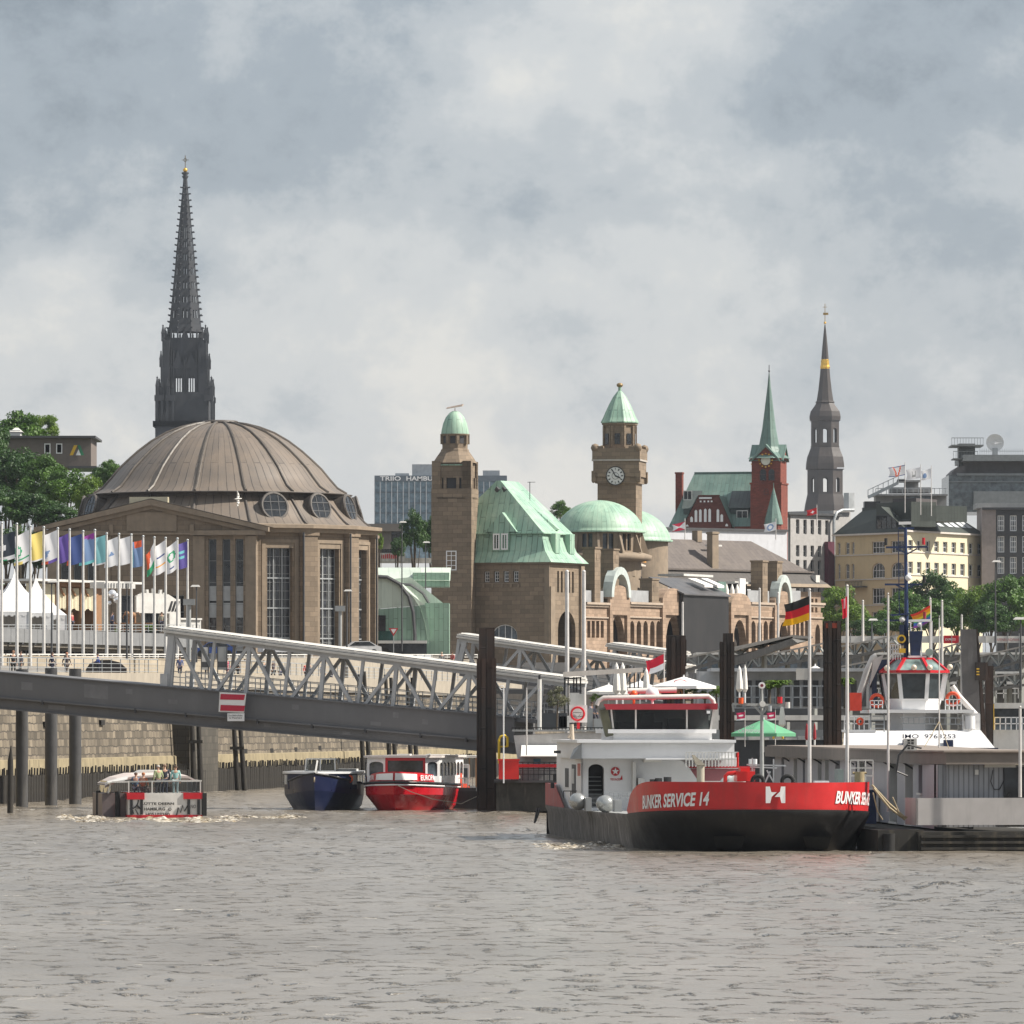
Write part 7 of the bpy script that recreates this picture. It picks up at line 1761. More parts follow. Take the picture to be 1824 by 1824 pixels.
def cyl(name, mat, px, yt, yb_, rpx, d, n=14, par=BO, fr=fb_):
 q0, q1 = fr.P(px, yb_, d), fr.P(px, yt, d); k = fr.D(q0[0], d)/F; m = MB(); m.tube([q0, q1], rpx*k, n); return m.build(name, mat, par)
for (px, yt, yb_, r) in ((1162,1388,1406,4.8),(1173,1386,1405,6.5),(1189,1384,1403,7)): cyl('bollard', BLACK, px, yt, yb_, r, 6.5)
for (px, yt, yb_, r, d) in ((990,1378,1392,5.5,44),(984,1394,1404,3.5,40),(1133,1424,1437,3,10)): cyl('bollard', BLACK, px, yt, yb_, r, d)
for px, py, r in ((1030, 1428, .42), (1079, 1432, .43)):
 m = MB(); q = P(px, py, 24); m.s = True; m.sphere(q, r*.95, 16); m.tube([q, (q[0]+.1, q[1]+1.6, q[2])], r*.92, 16); m.build('steel_tank', paint((.40,.41,.40), .22, .55, name='tank_steel', dirt=.2), BO)
bb('deck_locker', GREYP, [(1044, 1054, 1421, 1445, 23, 24), (1095, 1108, 1425, 1446, 21, 22)])
m = MB(); q0 = P(1248, 1396, 8); q1 = P(1248, 1362, 8); m.tube([q0, q1], .17, 12); m.hexa([(q1[0]-.2,q1[1]-.2,q1[2]-.02),(q1[0]+.2,q1[1]-.2,q1[2]-.02),(q1[0]+.2,q1[1]+.2,q1[2]-.02),(q1[0]-.2,q1[1]+.2,q1[2]-.02)],[(q1[0]-.38,q1[1]-.2,q1[2]+.42),(q1[0]-.30,q1[1]-.2,q1[2]+.42),(q1[0]-.30,q1[1]+.2,q1[2]+.42),(q1[0]-.38,q1[1]+.2,q1[2]+.42)]); m.build('vent_cowl', paint((.42,.38,.30), .6, name='buff_paint'), BO)
bb('winch', paint((.62,.015,.012), .3, name='winch_red', dirt=.05), [(1313, 1345, 1374, 1392, 3.4, 4.6), (1319, 1336, 1367, 1374, 3.6, 4.4)])
m = MB(); m.tube([P(1292,1395,4),P(1292,1382,4),P(1297,1378,4),P(1314,1376,4)], .09, 8); m.tube([P(1314,1367,7),P(1314,1340,7)], .05, 6); m.build('fire_monitor_pipe', paint((.62,.015,.012), .3, name='winch_red', dirt=.05), BO)
m = MB(); m.s = True; m.tube([P(1288,1397,5.2),P(1296,1388,5.2),P(1304,1390,5.2),P(1309,1397,5.2)], .20, 8); m.tube([P(1300,1400,5),P(1311,1387,5),P(1325,1396,5)], .22, 10); m.build('fairlead', paint((.42,.46,.45), .5, name='pale_green_grey'), BO)
for px, py in ((1350, 1392), (1403, 1392)):
 m = MB(); q = P(px, py, 1.6); m.torus((q[0], q[1], q[2]), .24, .09, 20, 8); o = m.build('fender_tyre', RUBBER, BO)
# foremast with lamps
m = MB(); m.tube([P(1357,1398,3.2),P(1357,1236,3.2)], .10, 10, .06); m.tube([P(1357,1236,3.2),P(1357,1215,3.2)], .05, 6); m.beam(P(1305,1254,3.2), P(1407,1257,3.2), .11); m.beam(P(1343,1256,3.2), P(1357,1272,3.2), .09); m.beam(P(1371,1256,3.2), P(1357,1272,3.2), .09); m.beam(P(1305,1254,3.2),P(1307,1268,3.2),.08); m.build('foremast', paint((.34,.35,.34), .5, name='mast_grey'), BO)
for (px, py, c, n_, r) in ((1320,1248,ORANGE,'beacon',.13),(1389,1247,RED,'red_lamp',.14),(1357,1221,WHITE,'signal_ring',.14),(1358,1254,WORNWHITE,'searchlight',.13),(1403,1256,WORNWHITE,'loudhailer',.13),(1371,1262,STEEL,'deck_light',.12)):
 m = MB(); q = P(px, py, 3.1); m.tube([(q[0], q[1]-.12, q[2]), (q[0], q[1]+.12, q[2])], r, 10) if n_ in ('signal_ring', 'searchlight') else m.tube([(q[0], q[1], q[2]-r), (q[0], q[1], q[2]+r)], r*.8, 10); m.build(n_, c, BO)
m = MB(); q = P(1357, 1221, 2.95); m.tube([(q[0], q[1]-.03, q[2]), (q[0], q[1], q[2])], .07, 8); m.build('signal_centre', paint((.2,.01,.03), .4, name='deep_red'), BO)
m = MB()
for (a, b) in (((1362,1396),(1372,1374)),((1380,1397),(1366,1372)),((1336,1366),(1384,1368)),((1330,1362),(1400,1364)),((1340,1396),(1340,1350)),((1378,1396),(1378,1352))): m.beam(P(*a,4.0), P(*b,4.0), .06)
m.build('deck_gear', STEEL, BO)
for (px, yt, yb_) in ((1337,1352,1364),(1345,1352,1364)): cyl('life_raft_canister', WHITE, px, yt, yb_, 3.6, 12)
bb('deck_cabinet', paint((.20,.24,.23), .6, name='sea_grey'), [(1492, 1503, 1370, 1396, 4, 5)]); bb('white_ledge', WHITE, [(1452, 1477, 1391, 1396, 2.2, 2.8)])
m = MB(); q = P(1531, 1383, 5); m.tube([(q[0],q[1],q[2]-.25),(q[0],q[1],q[2]+.2)], .22, 12); m.tube([(q[0]-.3,q[1],q[2]+.15),(q[0]+.3,q[1],q[2]+.15)], .06, 6); m.build('capstan', paint((.35,.28,.16), .7, name='rope_brown', scale=4), BO)
# sign at the stern
m = MB(); m.box(*(lambda a, b: (a[0], b[0], 40, 40.12, a[2], b[2]))(fb_.P(1014,1287,40), fb_.P(1046,1256,40))); sg = m.build('sign_board', paint((.66,.64,.62), .5, name='board_white'), BO)
m = MB(); q = fb_.P(1029, 1271.5, 39.9); m.torus(q, .31, .05, 28, 6); m.build('red_ring', RED, sg)
m = MB(); m.tube([(q[0]-.22,q[1],q[2]+.06),(q[0]+.18,q[1],q[2]+.06),(q[0]+.04,q[1],q[2]-.14)], .015, 5); m.tube([(q[0]-.24,q[1],q[2]-.12),(q[0]-.08,q[1],q[2]-.10),(q[0]+.06,q[1],q[2]-.15),(q[0]+.24,q[1],q[2]-.11)], .015, 5); m.build('ring_mark', BLACK, sg)
m = MB(); m.beam(fb_.P(1030,1287,40), fb_.P(1030,1298,40), .14); m.build('sign_post', RED, BO)
m = MB(); m.tube([fb_.P(1018,1290,38), fb_.P(1020,1326,38)], .10, 8); m.tube([fb_.P(1012,1314,38), fb_.P(1019,1304,38)], .08, 6); m.build('stern_lamp_post', paint((.5,.42,.33), .6, name='buff'), BO)
bb('camera_box', DARK, [(990, 999, 1337, 1342, 35, 36)])
m = MB(); m.s = False
m.tube([fb_.P(957,1439,46), fb_.P(954,1455,46), fb_.P(952,1466,46)], .05, 5); m.tube([fb_.P(961,1439,46), fb_.P(958,1452,46), fb_.P(953,1464,46)], .05, 5); m.build('mooring_chain', DARK, BO)
# ---------------- generic round-bottomed hull
def hullb(m, L_, B, zt, n=18, bowp=.55, blen=.45, flare=.72, rake=.9, keel=-.4, mats=(0,), zk=None, stern=.85):
 """bow at y=0 pointing to -y, stern at y=L; zt(s) sheer height; returns sheer outline"""
 secs = []; out = []
 for i in range(n+1):
  s_ = i/n; y = L_*s_; b = B/2*min(1, (s_/blen))**bowp if s_ < blen else B/2*(1-(1-stern)*((s_-blen)/(1-blen))**2)
  z1 = zt(s_); zm = (zk(s_) if zk else z1*.55); y0 = y+rake*(1-s_)**3
  bl = b*(flare+(1-flare)*min(1, s_*1.3)); row = []
  for sx, order in ((-1, ((1.0, z1, y), (.985, zm, y+.12*(1-s_)**3), (.93*bl/max(b,1e-6), .25, y+.5*rake*(1-s_)**3), (.72*bl/max(b,1e-6), keel, y0))),):
   for (f_, z_, yy) in order: row.append((-b*f_, yy, z_))
  row2 = [(-p[0], p[1], p[2]) for p in row[::-1]]
  secs.append(row+row2); out.append((b, y, z1))
 n8 = len(secs[0])
 for j in range(n8-1):
  m.m = mats[0] if (j in (0, n8-2)) and len(mats) > 1 else mats[-1]
  m.add([p for s_ in secs for p in (s_[j], s_[j+1])], [(2*i, 2*i+1, 2*i+3, 2*i+2) for i in range(n)])
 m.m = mats[-1]; m.add(secs[-1], [tuple(range(n8))])
 return out
def deckb(m, out, drop=.05):
 for a, b in zip(out[:-1], out[1:]): m.quad((-a[0]*.98, a[1], a[2]-drop), (a[0]*.98, a[1], a[2]-drop), (b[0]*.98, b[1], b[2]-drop), (-b[0]*.98, b[1], b[2]-drop))
# ---------------- navy launch
f1 = frame_at(560, 439, -3); b1 = f1.thing('navy_launch', 'navy blue passenger launch moored bow-on left of the red launch', 'boat'); k = 441/F
m = MB(); m.s = True; out = hullb(m, 14, 4.9, lambda s_: 1.55+.75*(1-s_)**3, mats=(0,)); m.build('hull', paint((.010,.017,.055), .35, name='navy_hull', var=.2, dirt=.15), b1)
m = MB(); deckb(m, out); m.build('deck', GREYP, b1)
m = MB(); m.tube([(-o[0]-.02, o[1], o[2]+.02) for o in out], .07, 6); m.tube([(o[0]+.02, o[1], o[2]+.02) for o in out], .07, 6); m.build('rubbing_strake', BLACK, b1)
NV = paint((.014,.022,.065), .35, name='navy_cabin')
m = MB(); z0, z1 = 1.3, 2.28; pl = [(-2.0,4.2),(0,2.6),(2.0,4.2),(2.3,5.0),(2.3,13),(-2.3,13),(-2.3,5.0)]; m.prism(pl, z0, z1, 'z'); m.build('cabin', NV, b1)
m = MB(); m.prism([(x*1.05, y-.1) for x, y in pl], z1, z1+.13, 'z'); m.build('cabin_roof', WHITE, b1)
for sx in (-1, 1):
 Mx = Matrix.Translation((sx*1.15, 3.42, 1.85)) @ Matrix.Rotation(R(39)*sx, 4, 'Z')
 m = MB(Mx); m.tube([(0,-.08,0),(0,.02,0)], .27, 16); o = m.build('porthole', WORNWHITE, b1); m = MB(Mx); m.tube([(0,-.1,0),(0,-.08,0)], .19, 14); m.build('pane', GLASSL, o)
 for q in (5.2, 7.4, 9.6): m = MB(); m.box(sx*2.3-.03, sx*2.3+.03, q, q+1.6, 1.62, 2.15); m.build('window', GLASSL, b1)
 Mx = Matrix.Translation((sx*2.16, 4.58, 1.9)) @ Matrix.Rotation(R(70)*sx, 4, 'Z'); m = MB(Mx); m.box(-.25,.25,-.05,.02,-.3,.3); m.build('window', WORNWHITE, b1)
m = MB(); m.quad((-1.0,5.2,2.42),(.9,5.2,2.42),(.85,5.5,3.15),(-.95,5.5,3.15)); m.quad((.9,5.2,2.42),(.95,7.4,2.42),(.9,7.4,3.15),(.85,5.5,3.15)); m.quad((-1.0,5.2,2.42),(-1.0,7.4,2.42),(-.95,7.4,3.15),(-.95,5.5,3.15)); m.build('windscreen', CLEAR, b1)
m = MB()
for a, b in (((-1,5.18,2.42),(-.95,5.48,3.2)),((.9,5.18,2.42),(.85,5.48,3.2)),((-.05,5.18,2.42),(-.05,5.48,3.2)),((-.95,5.48,3.2),(.85,5.48,3.2)),((.85,5.48,3.2),(.9,7.4,3.2)),((-.95,5.48,3.2),(-1,7.4,3.2)),((-1,7.4,3.2),(.9,7.4,3.2)),((.9,7.4,2.42),(.9,7.4,3.2))): m.beam(a, b, .07)
m.beam((-.1,1.2,2.0),(.0,2.4,3.1),.09); m.build('windscreen_frame', WORNWHITE, b1)
m = MB(); m.torus((1.85,4.15,1.95), .22, .06, 14, 6); m.build('lifebuoy', ORANGE, b1)
m = MB(); m.box(.6, 1.9, 9, 11.5, 2.41, 2.55); m.build('roof_hatch', WORNWHITE, b1)
m = MB(); m.torus((0,.25,1.95), .22, .05, 12, 5, 'x'); m.tube([(-.25,.9,2.2),(0,.3,1.8),(.25,.9,2.2)], .05, 6); m.build('coiled_rope', paint((.5,.42,.3), .8, name='rope'), b1)
m = MB(); put_text(m, 'Hamburg', -1.9, 0, 0, .16, .8); m.M = Matrix.Identity(4)
# ---------------- red launch
f1 = frame_at(701, 437, -8); b2 = f1.thing('red_launch', 'red passenger launch with white trim, big front windows and EUROPA lettering', 'boat');
m = MB(); m.s = True; out = hullb(m, 15, 5.1, lambda s_: 1.62+.25*(1-s_)**2, bowp=.42, blen=.3, mats=(1,), rake=1.3); m.build('hull', [BLACK, paint((.50,.010,.020), .3, name='launch_red', var=.12, dirt=.15)], b2)
m = MB(); deckb(m, out); m.build('deck', GREYP, b2)
for nm, dz, rr, mt in (('black_strake', -.08, .09, BLACK), ('white_strake', -.24, .05, WHITE)):
 m = MB(); m.tube([(-o[0]-.03, o[1]-.02, o[2]+dz) for o in out[::-1]]+[(o[0]+.03, o[1]-.02, o[2]+dz) for o in out[1:]], rr, 6); m.build(nm, mt, b2)
m = MB(); sec = [[(-o[0]*.93, o[1]+.15, o[2]), (-o[0]*.90, o[1]+.25, o[2]+.58-.03*i)] for i, o in enumerate(out[:7])]; loft(m, sec); sec = [[(o[0]*.93, o[1]+.15, o[2]), (o[0]*.90, o[1]+.25, o[2]+.58-.03*i)] for i, o in enumerate(out[:7])]; loft(m, sec); m.build('bow_bulwark', RED, b2)
m = MB()
def onb(sx, t_, z_):   # point on the bulwark
 i = min(5, int(t_)); f_ = t_-i; a, b = out[i], out[i+1]; r_ = (z_-a[2])/.58; bx = a[0]+(b[0]-a[0])*f_; y = a[1]+(b[1]-a[1])*f_; return (sx*(bx*(.93-.03*r_)+.03), y+.15+.1*r_-.06, z_)
for sx in (-1, 1):
 V_ = [onb(sx, t_, z_) for t_ in (.03, .2, .5, .9, 1.3) for z_ in (1.92, 2.36-.06*t_)]; m.add(V_, [(2*i, 2*i+1, 2*i+3, 2*i+2) for i in range(4)])
m.build('white_bow_panel', WHITE, b2)
m = MB(); vs, fs, wd = text_geo('EUROPA', .02)
for sx in (-1, 1):
 V_ = []
 for v in vs:
  t_ = (1.7+v[0]/wd*2.2) if sx > 0 else (3.9-v[0]/wd*2.2); p = onb(sx, t_, 1.9+v[1]*.32); V_.append((p[0]+.03*sx, p[1]-.03, p[2]))
 m.add(V_, fs)
m.build('name_lettering', WHITE, b2)
z0, z1 = 1.5, 3.30
m = MB(); m.box(-1.0, 1.55, 3.0, 3.15, z0, 2.40); m.box(-1.0, 1.55, 3.0, 3.2, 3.12, 3.32)
for x in (-1.0, 1.4): m.box(x, x+.15, 2.98, 3.2, 2.40, 3.12)
m.build('front_frame', RED, b2)
m = MB(); m.box(-.85, 1.40, 3.08, 3.12, 2.40, 3.12); m.build('windscreen', glass((.05,.055,.06), .1), b2)
for (xa, xb, ya, yb2, nm) in ((-2.25, -1.0, 3.6, 3.0, 'port'), (1.55, 2.35, 3.0, 3.6, 'star')):
 Ms = Matrix.Translation((xa, ya, 0)) @ Matrix.Rotation(math.atan2(yb2-ya, xb-xa), 4, 'Z'); ln = math.hypot(xb-xa, yb2-ya)
 m = MB(Ms); m.holewall(0, ln, z0, z1, [(.15, ln-.15, 2.15, 3.05, .2)], 0, .08); m.build('corner_panel', WHITE, b2); m = MB(Ms); m.quad((.1,.06,2.1),(ln-.1,.06,2.1),(ln-.1,.06,3.1),(.1,.06,3.1)); m.build('corner_window', GLASSL, b2)
for sx in (-1, 1):
 Ms = Matrix.Translation((sx*2.33, 3.6, 0)) @ Matrix.Rotation(R(90), 4, 'Z'); m = MB(Ms); m.holewall(0, 10.4, z0, z1, [(.25+i*1.45, 1.5+i*1.45, 2.15, 3.0, .2) for i in range(7)], 0, .07); m.build('cabin_side', WHITE, b2)
 m = MB(Ms); m.quad((0,.05,2.1),(10.4,.05,2.1),(10.4,.05,3.1),(0,.05,3.1)); m.build('side_window', GLASS, b2)
m = MB(); m.prism([(-2.45,3.5),(-1.1,2.8),(1.65,2.8),(2.5,3.5),(2.5,14.2),(-2.45,14.2)], z1, z1+.14, 'z'); m.build('cabin_roof', paint((.72,.66,.62), .45, name='pinkish_white'), b2)
m = MB(); m.tube([(1.6,2.9,3.45),(1.9,2.9,3.5)], .08, 6); m.box(-.3, .5, 3.3, 4.2, z1+.14, z1+.24); m.build('roof_gear', WORNWHITE, b2)
m = MB(); m.tube([(0,.2,1.7),(1.2,-.6,1.2),(2.6,-.8,.75),(4.2,.4,.45),(5.2,2,1.0)], .025, 5); m.build('bow_line', paint((.5,.45,.35), .8, name='rope'), b2)
# ---------------- flat red-railed workboat beside it
f1 = frame_at(818, 448, 0); b3 = f1.thing('deck_barge', 'low black work barge with red deck gear between red launch and tall steel pile', 'barge'); k = 448/F
P3 = f1.P
m = MB(); f1.box(m, 778, 850, 1409, 1450, 0, 14); m.build('hull', BLACK, b3); m = MB(); f1.box(m, 790, 848, 1403, 1409, .3, 10); m.build('deck_edge', DARK, b3)
m = MB(); m.hexa([P3(786,1405,1),P3(818,1405,1),P3(818,1405,2.4),P3(786,1405,2.4)],[P3(792,1392,1.2),P3(812,1392,1.2),P3(812,1392,2.2),P3(792,1392,2.2)]); m.tube([P3(820,1404,1.2),P3(820,1377,1.2)], .22, 10, .1); m.hexa([P3(810,1404,.8),P3(838,1404,.8),P3(838,1404,2),P3(810,1404,2)],[P3(815,1396,1),P3(832,1396,1),P3(832,1396,2),P3(815,1396,2)]); m.build('deck_gear', paint((.62,.07,.03), .5, name='gear_red', dirt=.1), b3)
m = MB()
for i in range(7): m.beam(P3(788+i*9,1404,.4), P3(788+i*9,1386,.4), .06)
m.beam(P3(788,1386,.4), P3(842,1386,.4), .06); m.build('rail', WORNWHITE, b3)
m = MB(); f1.box(m, 792, 836, 1362, 1398, 3, 9); m.build('cabin', WHITE, b3); m = MB()
for i in range(4): f1.box(m, 796+i*10, 803+i*10, 1368, 1386, 2.95, 3.0)
m.build('cabin_window', GLASSL, b3); m = MB(); f1.box(m, 758, 850, 1346, 1350, 4, 8); f1.box(m, 760, 800, 1344, 1346, 4, 8); m.build('awning', CANVAS, b3)
m = MB()
for px in (762, 800, 836, 848): m.beam(P3(px,1350,4.2), P3(px,1404,4.2), .08)
m.build('awning_post', WOOD, b3)
# ---------------- tour boat seen from astern
ft = frame_at(228, 405, 7.5); bt = ft.thing('tour_boat', 'small glazed harbour tour boat seen from astern with white painted stern panel', 'boat'); k = 405/F
W0, L0 = (358-228)*k/math.cos(R(7.5)), 12.5; HT = 1.42
m = MB(); pl = [(0,0),(W0,0),(W0+.05,8),(W0-.5,10.5),(W0/2,12.8),(.5,10.5),(-.05,8)]; m.prism(pl, -.4, HT, 'z'); m.build('hull', paint((.72,.70,.66), .45, name='boat_white', dirt=.2), bt)
m = MB(); m.prism([(a*1.0+(-.05 if a < W0/2 else .05), b-.05) for a, b in pl], -.42, .16, 'z'); m.box(-.06, .95, -.08, 2, HT-.36, HT+.02); m.box(W0-1.05, W0+.07, -.08, 2, HT-.34, HT+.02)
m.prism([(-.07,1.6),(.02,1.6),(.02,10),(-.07,8)], HT-.25, HT+.02, 'z'); m.build('red_trim', RED, bt)
m = MB()
for x in (.05+.06, .70, W0-.82, W0-.25): m.box(x, x+.16, -.10, -.03, .18, HT-.37)
m.build('fender_bar', BLACK, bt)
m = MB(); X = lambda px: (px-228)*k/math.cos(R(7.5))
for (t_, y_, h_, a, b) in (('LÜTTE DEERN', 1433.5, 4.6, 252, 310), ('HAMBURG', 1443.5, 4.6, 256, 294), ('H05103260', 1453, 4.8, 259, 302)): put_text(m, t_, X(a), -.035, 5.4-(y_-1290)*k, h_*k*1.1, (b-a)*k, bold=.035)
m.torus((X(302), -.03, 5.4-(1441.5-1290)*k), 2.4*k, .02, 12, 5)
m.tube([(X(314),-.03,.15),(X(317),-.03,.60),(X(321),-.03,.30),(X(325),-.03,.72),(X(328),-.03,.38),(X(336),-.03,.85)], .035, 5)
m.tube([(X(232)+.46*math.cos(R(a)), -.03, HT-.40+.50*math.sin(R(a))) for a in range(-95, 5, 12)], .035, 5)
for (a, b, c, d) in ((236,.46,238,.22),(241,.5,246,.18),(245,.70,250,.5)): m.tube([(X(a),-.03,b),(X(c),-.03,d)], .035, 5)
put_text(m, 'HB', .32, -.04, .5, .2, .3); put_text(m, 'NO', W0-.62, -.04, .55, .2, .3); m.build('stern_lettering', BLACK, bt)
m = MB()
for x in (-.55,): m.tube([(x,.6,-.3),(x,.6,HT+.1)], .16, 8)
m.tube([(-1.35,5,-.3),(-1.35,5,HT+.1)], .14, 8); m.box(W0+.05, W0+.3, -.1, .5, .1, HT); m.build('fender', RUBBER, bt)
m = MB(); m.box(-1.4, -.02, 1.2, 9, -.3, HT-.02); m.build('side_sponson', paint((.16,.13,.13), .5, name='dull_side', dirt=.5, dirtc=(.4,.1,.1)), bt)
zr = lambda py: 5.4-(py-1290)*k
m = MB()
for x in (.05, W0-.05, W0*.33): m.beam((x,.1,HT), (x,.1,zr(1391)), .07)
for y in (3, 6, 9): m.beam((-1.0,y,HT), (-.85,y,zr(1394)), .07); m.beam((W0-.05,y,HT), (W0-.05,y,zr(1392)), .06)
m.beam((-.9,.3,zr(1393)), (W0,.1,zr(1391)), .09); m.beam((W0,.1,zr(1391)), (W0,9,zr(1391)), .07); m.beam((-1.1,.6,HT), (-.95,.6,zr(1394)), .09); m.build('window_frame', WORNWHITE, bt)
m = MB(); G = lambda *p: m.quad(*p); z1 = zr(1392)
G((.05,.1,HT),(W0-.05,.1,HT),(W0-.05,.1,z1),(.05,.1,z1)); G((W0-.03,.1,HT),(W0-.03,9,HT),(W0-.03,9,z1),(W0-.03,.1,z1)); G((-1.0,.6,HT),(-1.0,9.5,HT),(-.9,9.5,z1),(-.9,.6,z1)); m.build('glazing', clear((.80,.82,.82), .70), bt)
m = MB(); rf = []
for (x, z_) in ((-1.15, zr(1397)), (-.4, zr(1386)), (.6, zr(1379)), (2.2, zr(1377)), (3.7, zr(1379)), (W0+.0, zr(1388))):
 rf.append([(x*.9 if j else x, y, z_-(.12 if j == 0 else 0)) for j, y in enumerate((2.6, 4.2, 10.5))])
loft(m, rf); loft(m, [[(p[0], p[1], p[2]-.09) for p in r_] for r_ in rf]); loft(m, [[r_[0], (r_[0][0], r_[0][1], r_[0][2]-.12)] for r_ in rf]); m.build('canopy', paint((.60,.52,.48), .6, name='canopy_cream', var=.1, dirt=.2), bt)
m = MB(); m.hexa([(-1.15,.4,zr(1396)),(-.2,.4,zr(1391)),(-.2,2.7,zr(1390)),(-1.15,2.7,zr(1396))],[(-1.15,.4,zr(1394)),(0,.4,zr(1388)),(.2,2.7,zr(1382)),(-1.0,2.7,zr(1392))]); m.prism([(.9,zr(1378)),(3.0,zr(1378)),(2.6,zr(1373)),(1.2,zr(1373))], 5, 8); m.build('roof_box', WORNWHITE, bt)
m = MB(); m.box(1.0, 1.9, 3.0, 3.4, HT-.8, HT+.3); m.box(2.2, 3.4, 6, 6.4, HT-.8, HT+.3); m.build('bench', paint((.25,.2,.18), .7, name='bench'), bt)
m = MB(); m.box(.06, W0-.06, .12, 9, HT-.25, HT-.22); m.build('floor', GREYP, bt)
def on_boat(x, y, z_): p = ft.M @ Vector((x, y, z_)); return tuple(p)
for (x, y, fc2, po, tp, lg, hr, lab, hh) in (
 (X(284), 1.0, 200, 'stand', (.35,.40,.22), (.05,.05,.06), (.45,.42,.38), 'grey-haired person in yellow-green vest, leftmost of the standing trio', 1.0),
 (X(297), 1.6, 185, 'stand', (.03,.035,.05), (.04,.045,.07), (.25,.17,.12), 'person in a dark jacket, middle one of the trio on the tour boat', 1.03),
 (X(315), 1.1, 180, 'stand', (.30,.52,.50), (.28,.38,.40), (.10,.07,.05), 'person in pale turquoise, rightmost of the trio on the tour boat', .99),
 (X(258), 1.3, 150, 'sit', (.42,.14,.07), (.10,.08,.08), (.40,.16,.07), 'red-haired person in rust brown top seated at the tour boat stern', 1.0),
 (X(247), 2.2, 170, 'sit', (.08,.16,.26), (.05,.05,.08), (.12,.08,.06), 'dark-haired person in a blue top seated left of the red-haired passenger', 1.0)):
 person(on_boat(x, y, HT-.22), fc2+7, po, tp, lg, hr, lab, 'passengers on the tour boat', hh)
p = on_boat(-.6, .8, HT-.22)
# foaming wake
def foam(px0, px1, D0, D1, seed, label, name='wake_foam', amp=.20, thr=.0):
 nx, ny = 330, 90; rs = np.random.RandomState(seed)
 u_ = np.linspace(0, 1, nx)[None, :]; v_ = np.linspace(0, 1, ny)[:, None]
 Y = D0+(D1-D0)*v_+0*u_; Xc = ((px0+(px1-px0)*u_)-HX)/F*Y
 h = noise2(Xc*1.0, Y*.55, seed, ((2.2, .5), (6, .4), (13, .3), (1, .4)))
 env = np.minimum(1, np.minimum(u_, 1-u_)*6)*np.minimum(1, np.minimum(v_, 1-v_)*4)
 Z = wave_h(Xc, Y)+amp*(h*.55*env+.15*env-.34+.24*env)-thr
 m = MB(); m.s = True; vs = np.stack([Xc, Y, Z], -1).reshape(-1, 3).tolist()
 m.add(vs, [(j*nx+i, j*nx+i+1, (j+1)*nx+i+1, (j+1)*nx+i) for j in range(ny-1) for i in range(nx-1)])
 mt, t, b = _mk('foam'); g = _n(t, 'ShaderNodeTexCoord').outputs['Object']; n1 = _noise(t, g, 2.4, 6, .7)
 t.links.new(_mix(t, _rng(t, n1, .42, .60, 0, 1), (.24,.18,.10), (.74,.70,.62)), b.inputs['Base Color']); b.inputs['Roughness'].default_value = .7; t.links.new(_rng(t, _noise(t, g, 1.7, 7, .75, (1, .6, 1)), .42, .60, 0, .95), b.inputs['Alpha'])
 o = m.build(name, mt); tag(o, label, 'wake', kind='stuff'); return o
foam(96, 470, 384, 401.5, 3, 'yellowish white foaming wake behind the small tour boat', amp=.27, thr=.03)
foam(360, 560, 399, 412, 12, 'thin foam trail to the right of the tour boat', amp=.22, thr=.02)
foam(90, 200, 392, 418, 8, 'foam streak on the left side of the tour boat', amp=.26)
foam(930, 1150, 299, 322, 5, 'thin white wash along the worn side of the barge', amp=.24, thr=.03)
foam(1535, 1580, 291, 298, 6, 'splash of white water between barge bow and pontoon house', amp=.45)
# seagull in front of the dome
t_ = thing('seagull', 'white seagull banking with raised wings in front of the brown dome', 'bird', tuple(W(424, 889, 500)), R(20))
m = MB(); m.s = True; m.tube([(-.26,0,0),(-.17,0,.0),(0,0,.02),(.16,0,.03),(.24,0,.05),(.30,0,.04)], [.015,.05,.075,.05,.035,.008], 10)
def wing(sz):
 P = [(.05,0,0),(.10,-.06,.22*sz),(.02,-.1,.42*sz),(-.10,-.1,.60*sz)]; Q = [(-.12,0,0),(-.10,-.05,.20*sz),(-.10,-.09,.38*sz),(-.12,-.1,.60*sz)]
 for i in range(3): m.hexa([P[i],P[i+1],Q[i+1],Q[i]],[(p[0],p[1]+.015,p[2]) for p in (P[i],P[i+1],Q[i+1],Q[i])])
wing(1); wing(-1); m.add([(-.24,-.05,0),(-.38,-.07,.0),(-.38,.07,0),(-.24,.05,0)], [(0,1,2,3)]); m.build('body', paint((.72,.70,.66), .7, name='gull_feathers', dirt=0), t_)
# ================================================================ right: pontoon house, tug, terraces
fl = Fr(1380, 375, 1672, 300, 0); fr2 = Fr(1672, 300, 1900, 301, 0)
ph_ = fr2.thing('pontoon_house', 'long grey corrugated landing pontoon house with a flat brown roof at the right edge', 'pontoon building')
ML = fr2.M.inverted() @ fl.M; ZR, ZF = 4.28, 3.66
GP = paint((.34,.34,.37), .5, name='pontoon_panel', var=.10, dirt=.30, scale=.6); GCR = seam((.30,.31,.33), (.34,.35,.37), .22, .5, name='grey_corrugated', line=.07, lc=(.14,.14,.15), cross=60)
Ll = fl.len; U_ = lambda px: fl.u(px)
hl = [(U_(p), U_(p+w_), 1.0 if lo else 2.4, ZF-.05) for (p, w_, lo) in ((1392,4.5,0),(1415,5,1),(1430,4,0),(1458,5.5,1),(1471,5,1),(1488,8,0),(1524,6,0),(1533,7,1),(1586,12,1),(1614,12,1),(1636,7,0))]
m = MB(ML); m.holewall(0, U_(1664), .9, ZF, hl, 0, .6); m.build('panel_wall', GP, ph_)
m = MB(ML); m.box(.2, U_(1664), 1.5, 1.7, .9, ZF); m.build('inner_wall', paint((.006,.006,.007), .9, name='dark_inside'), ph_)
m = MB(ML)
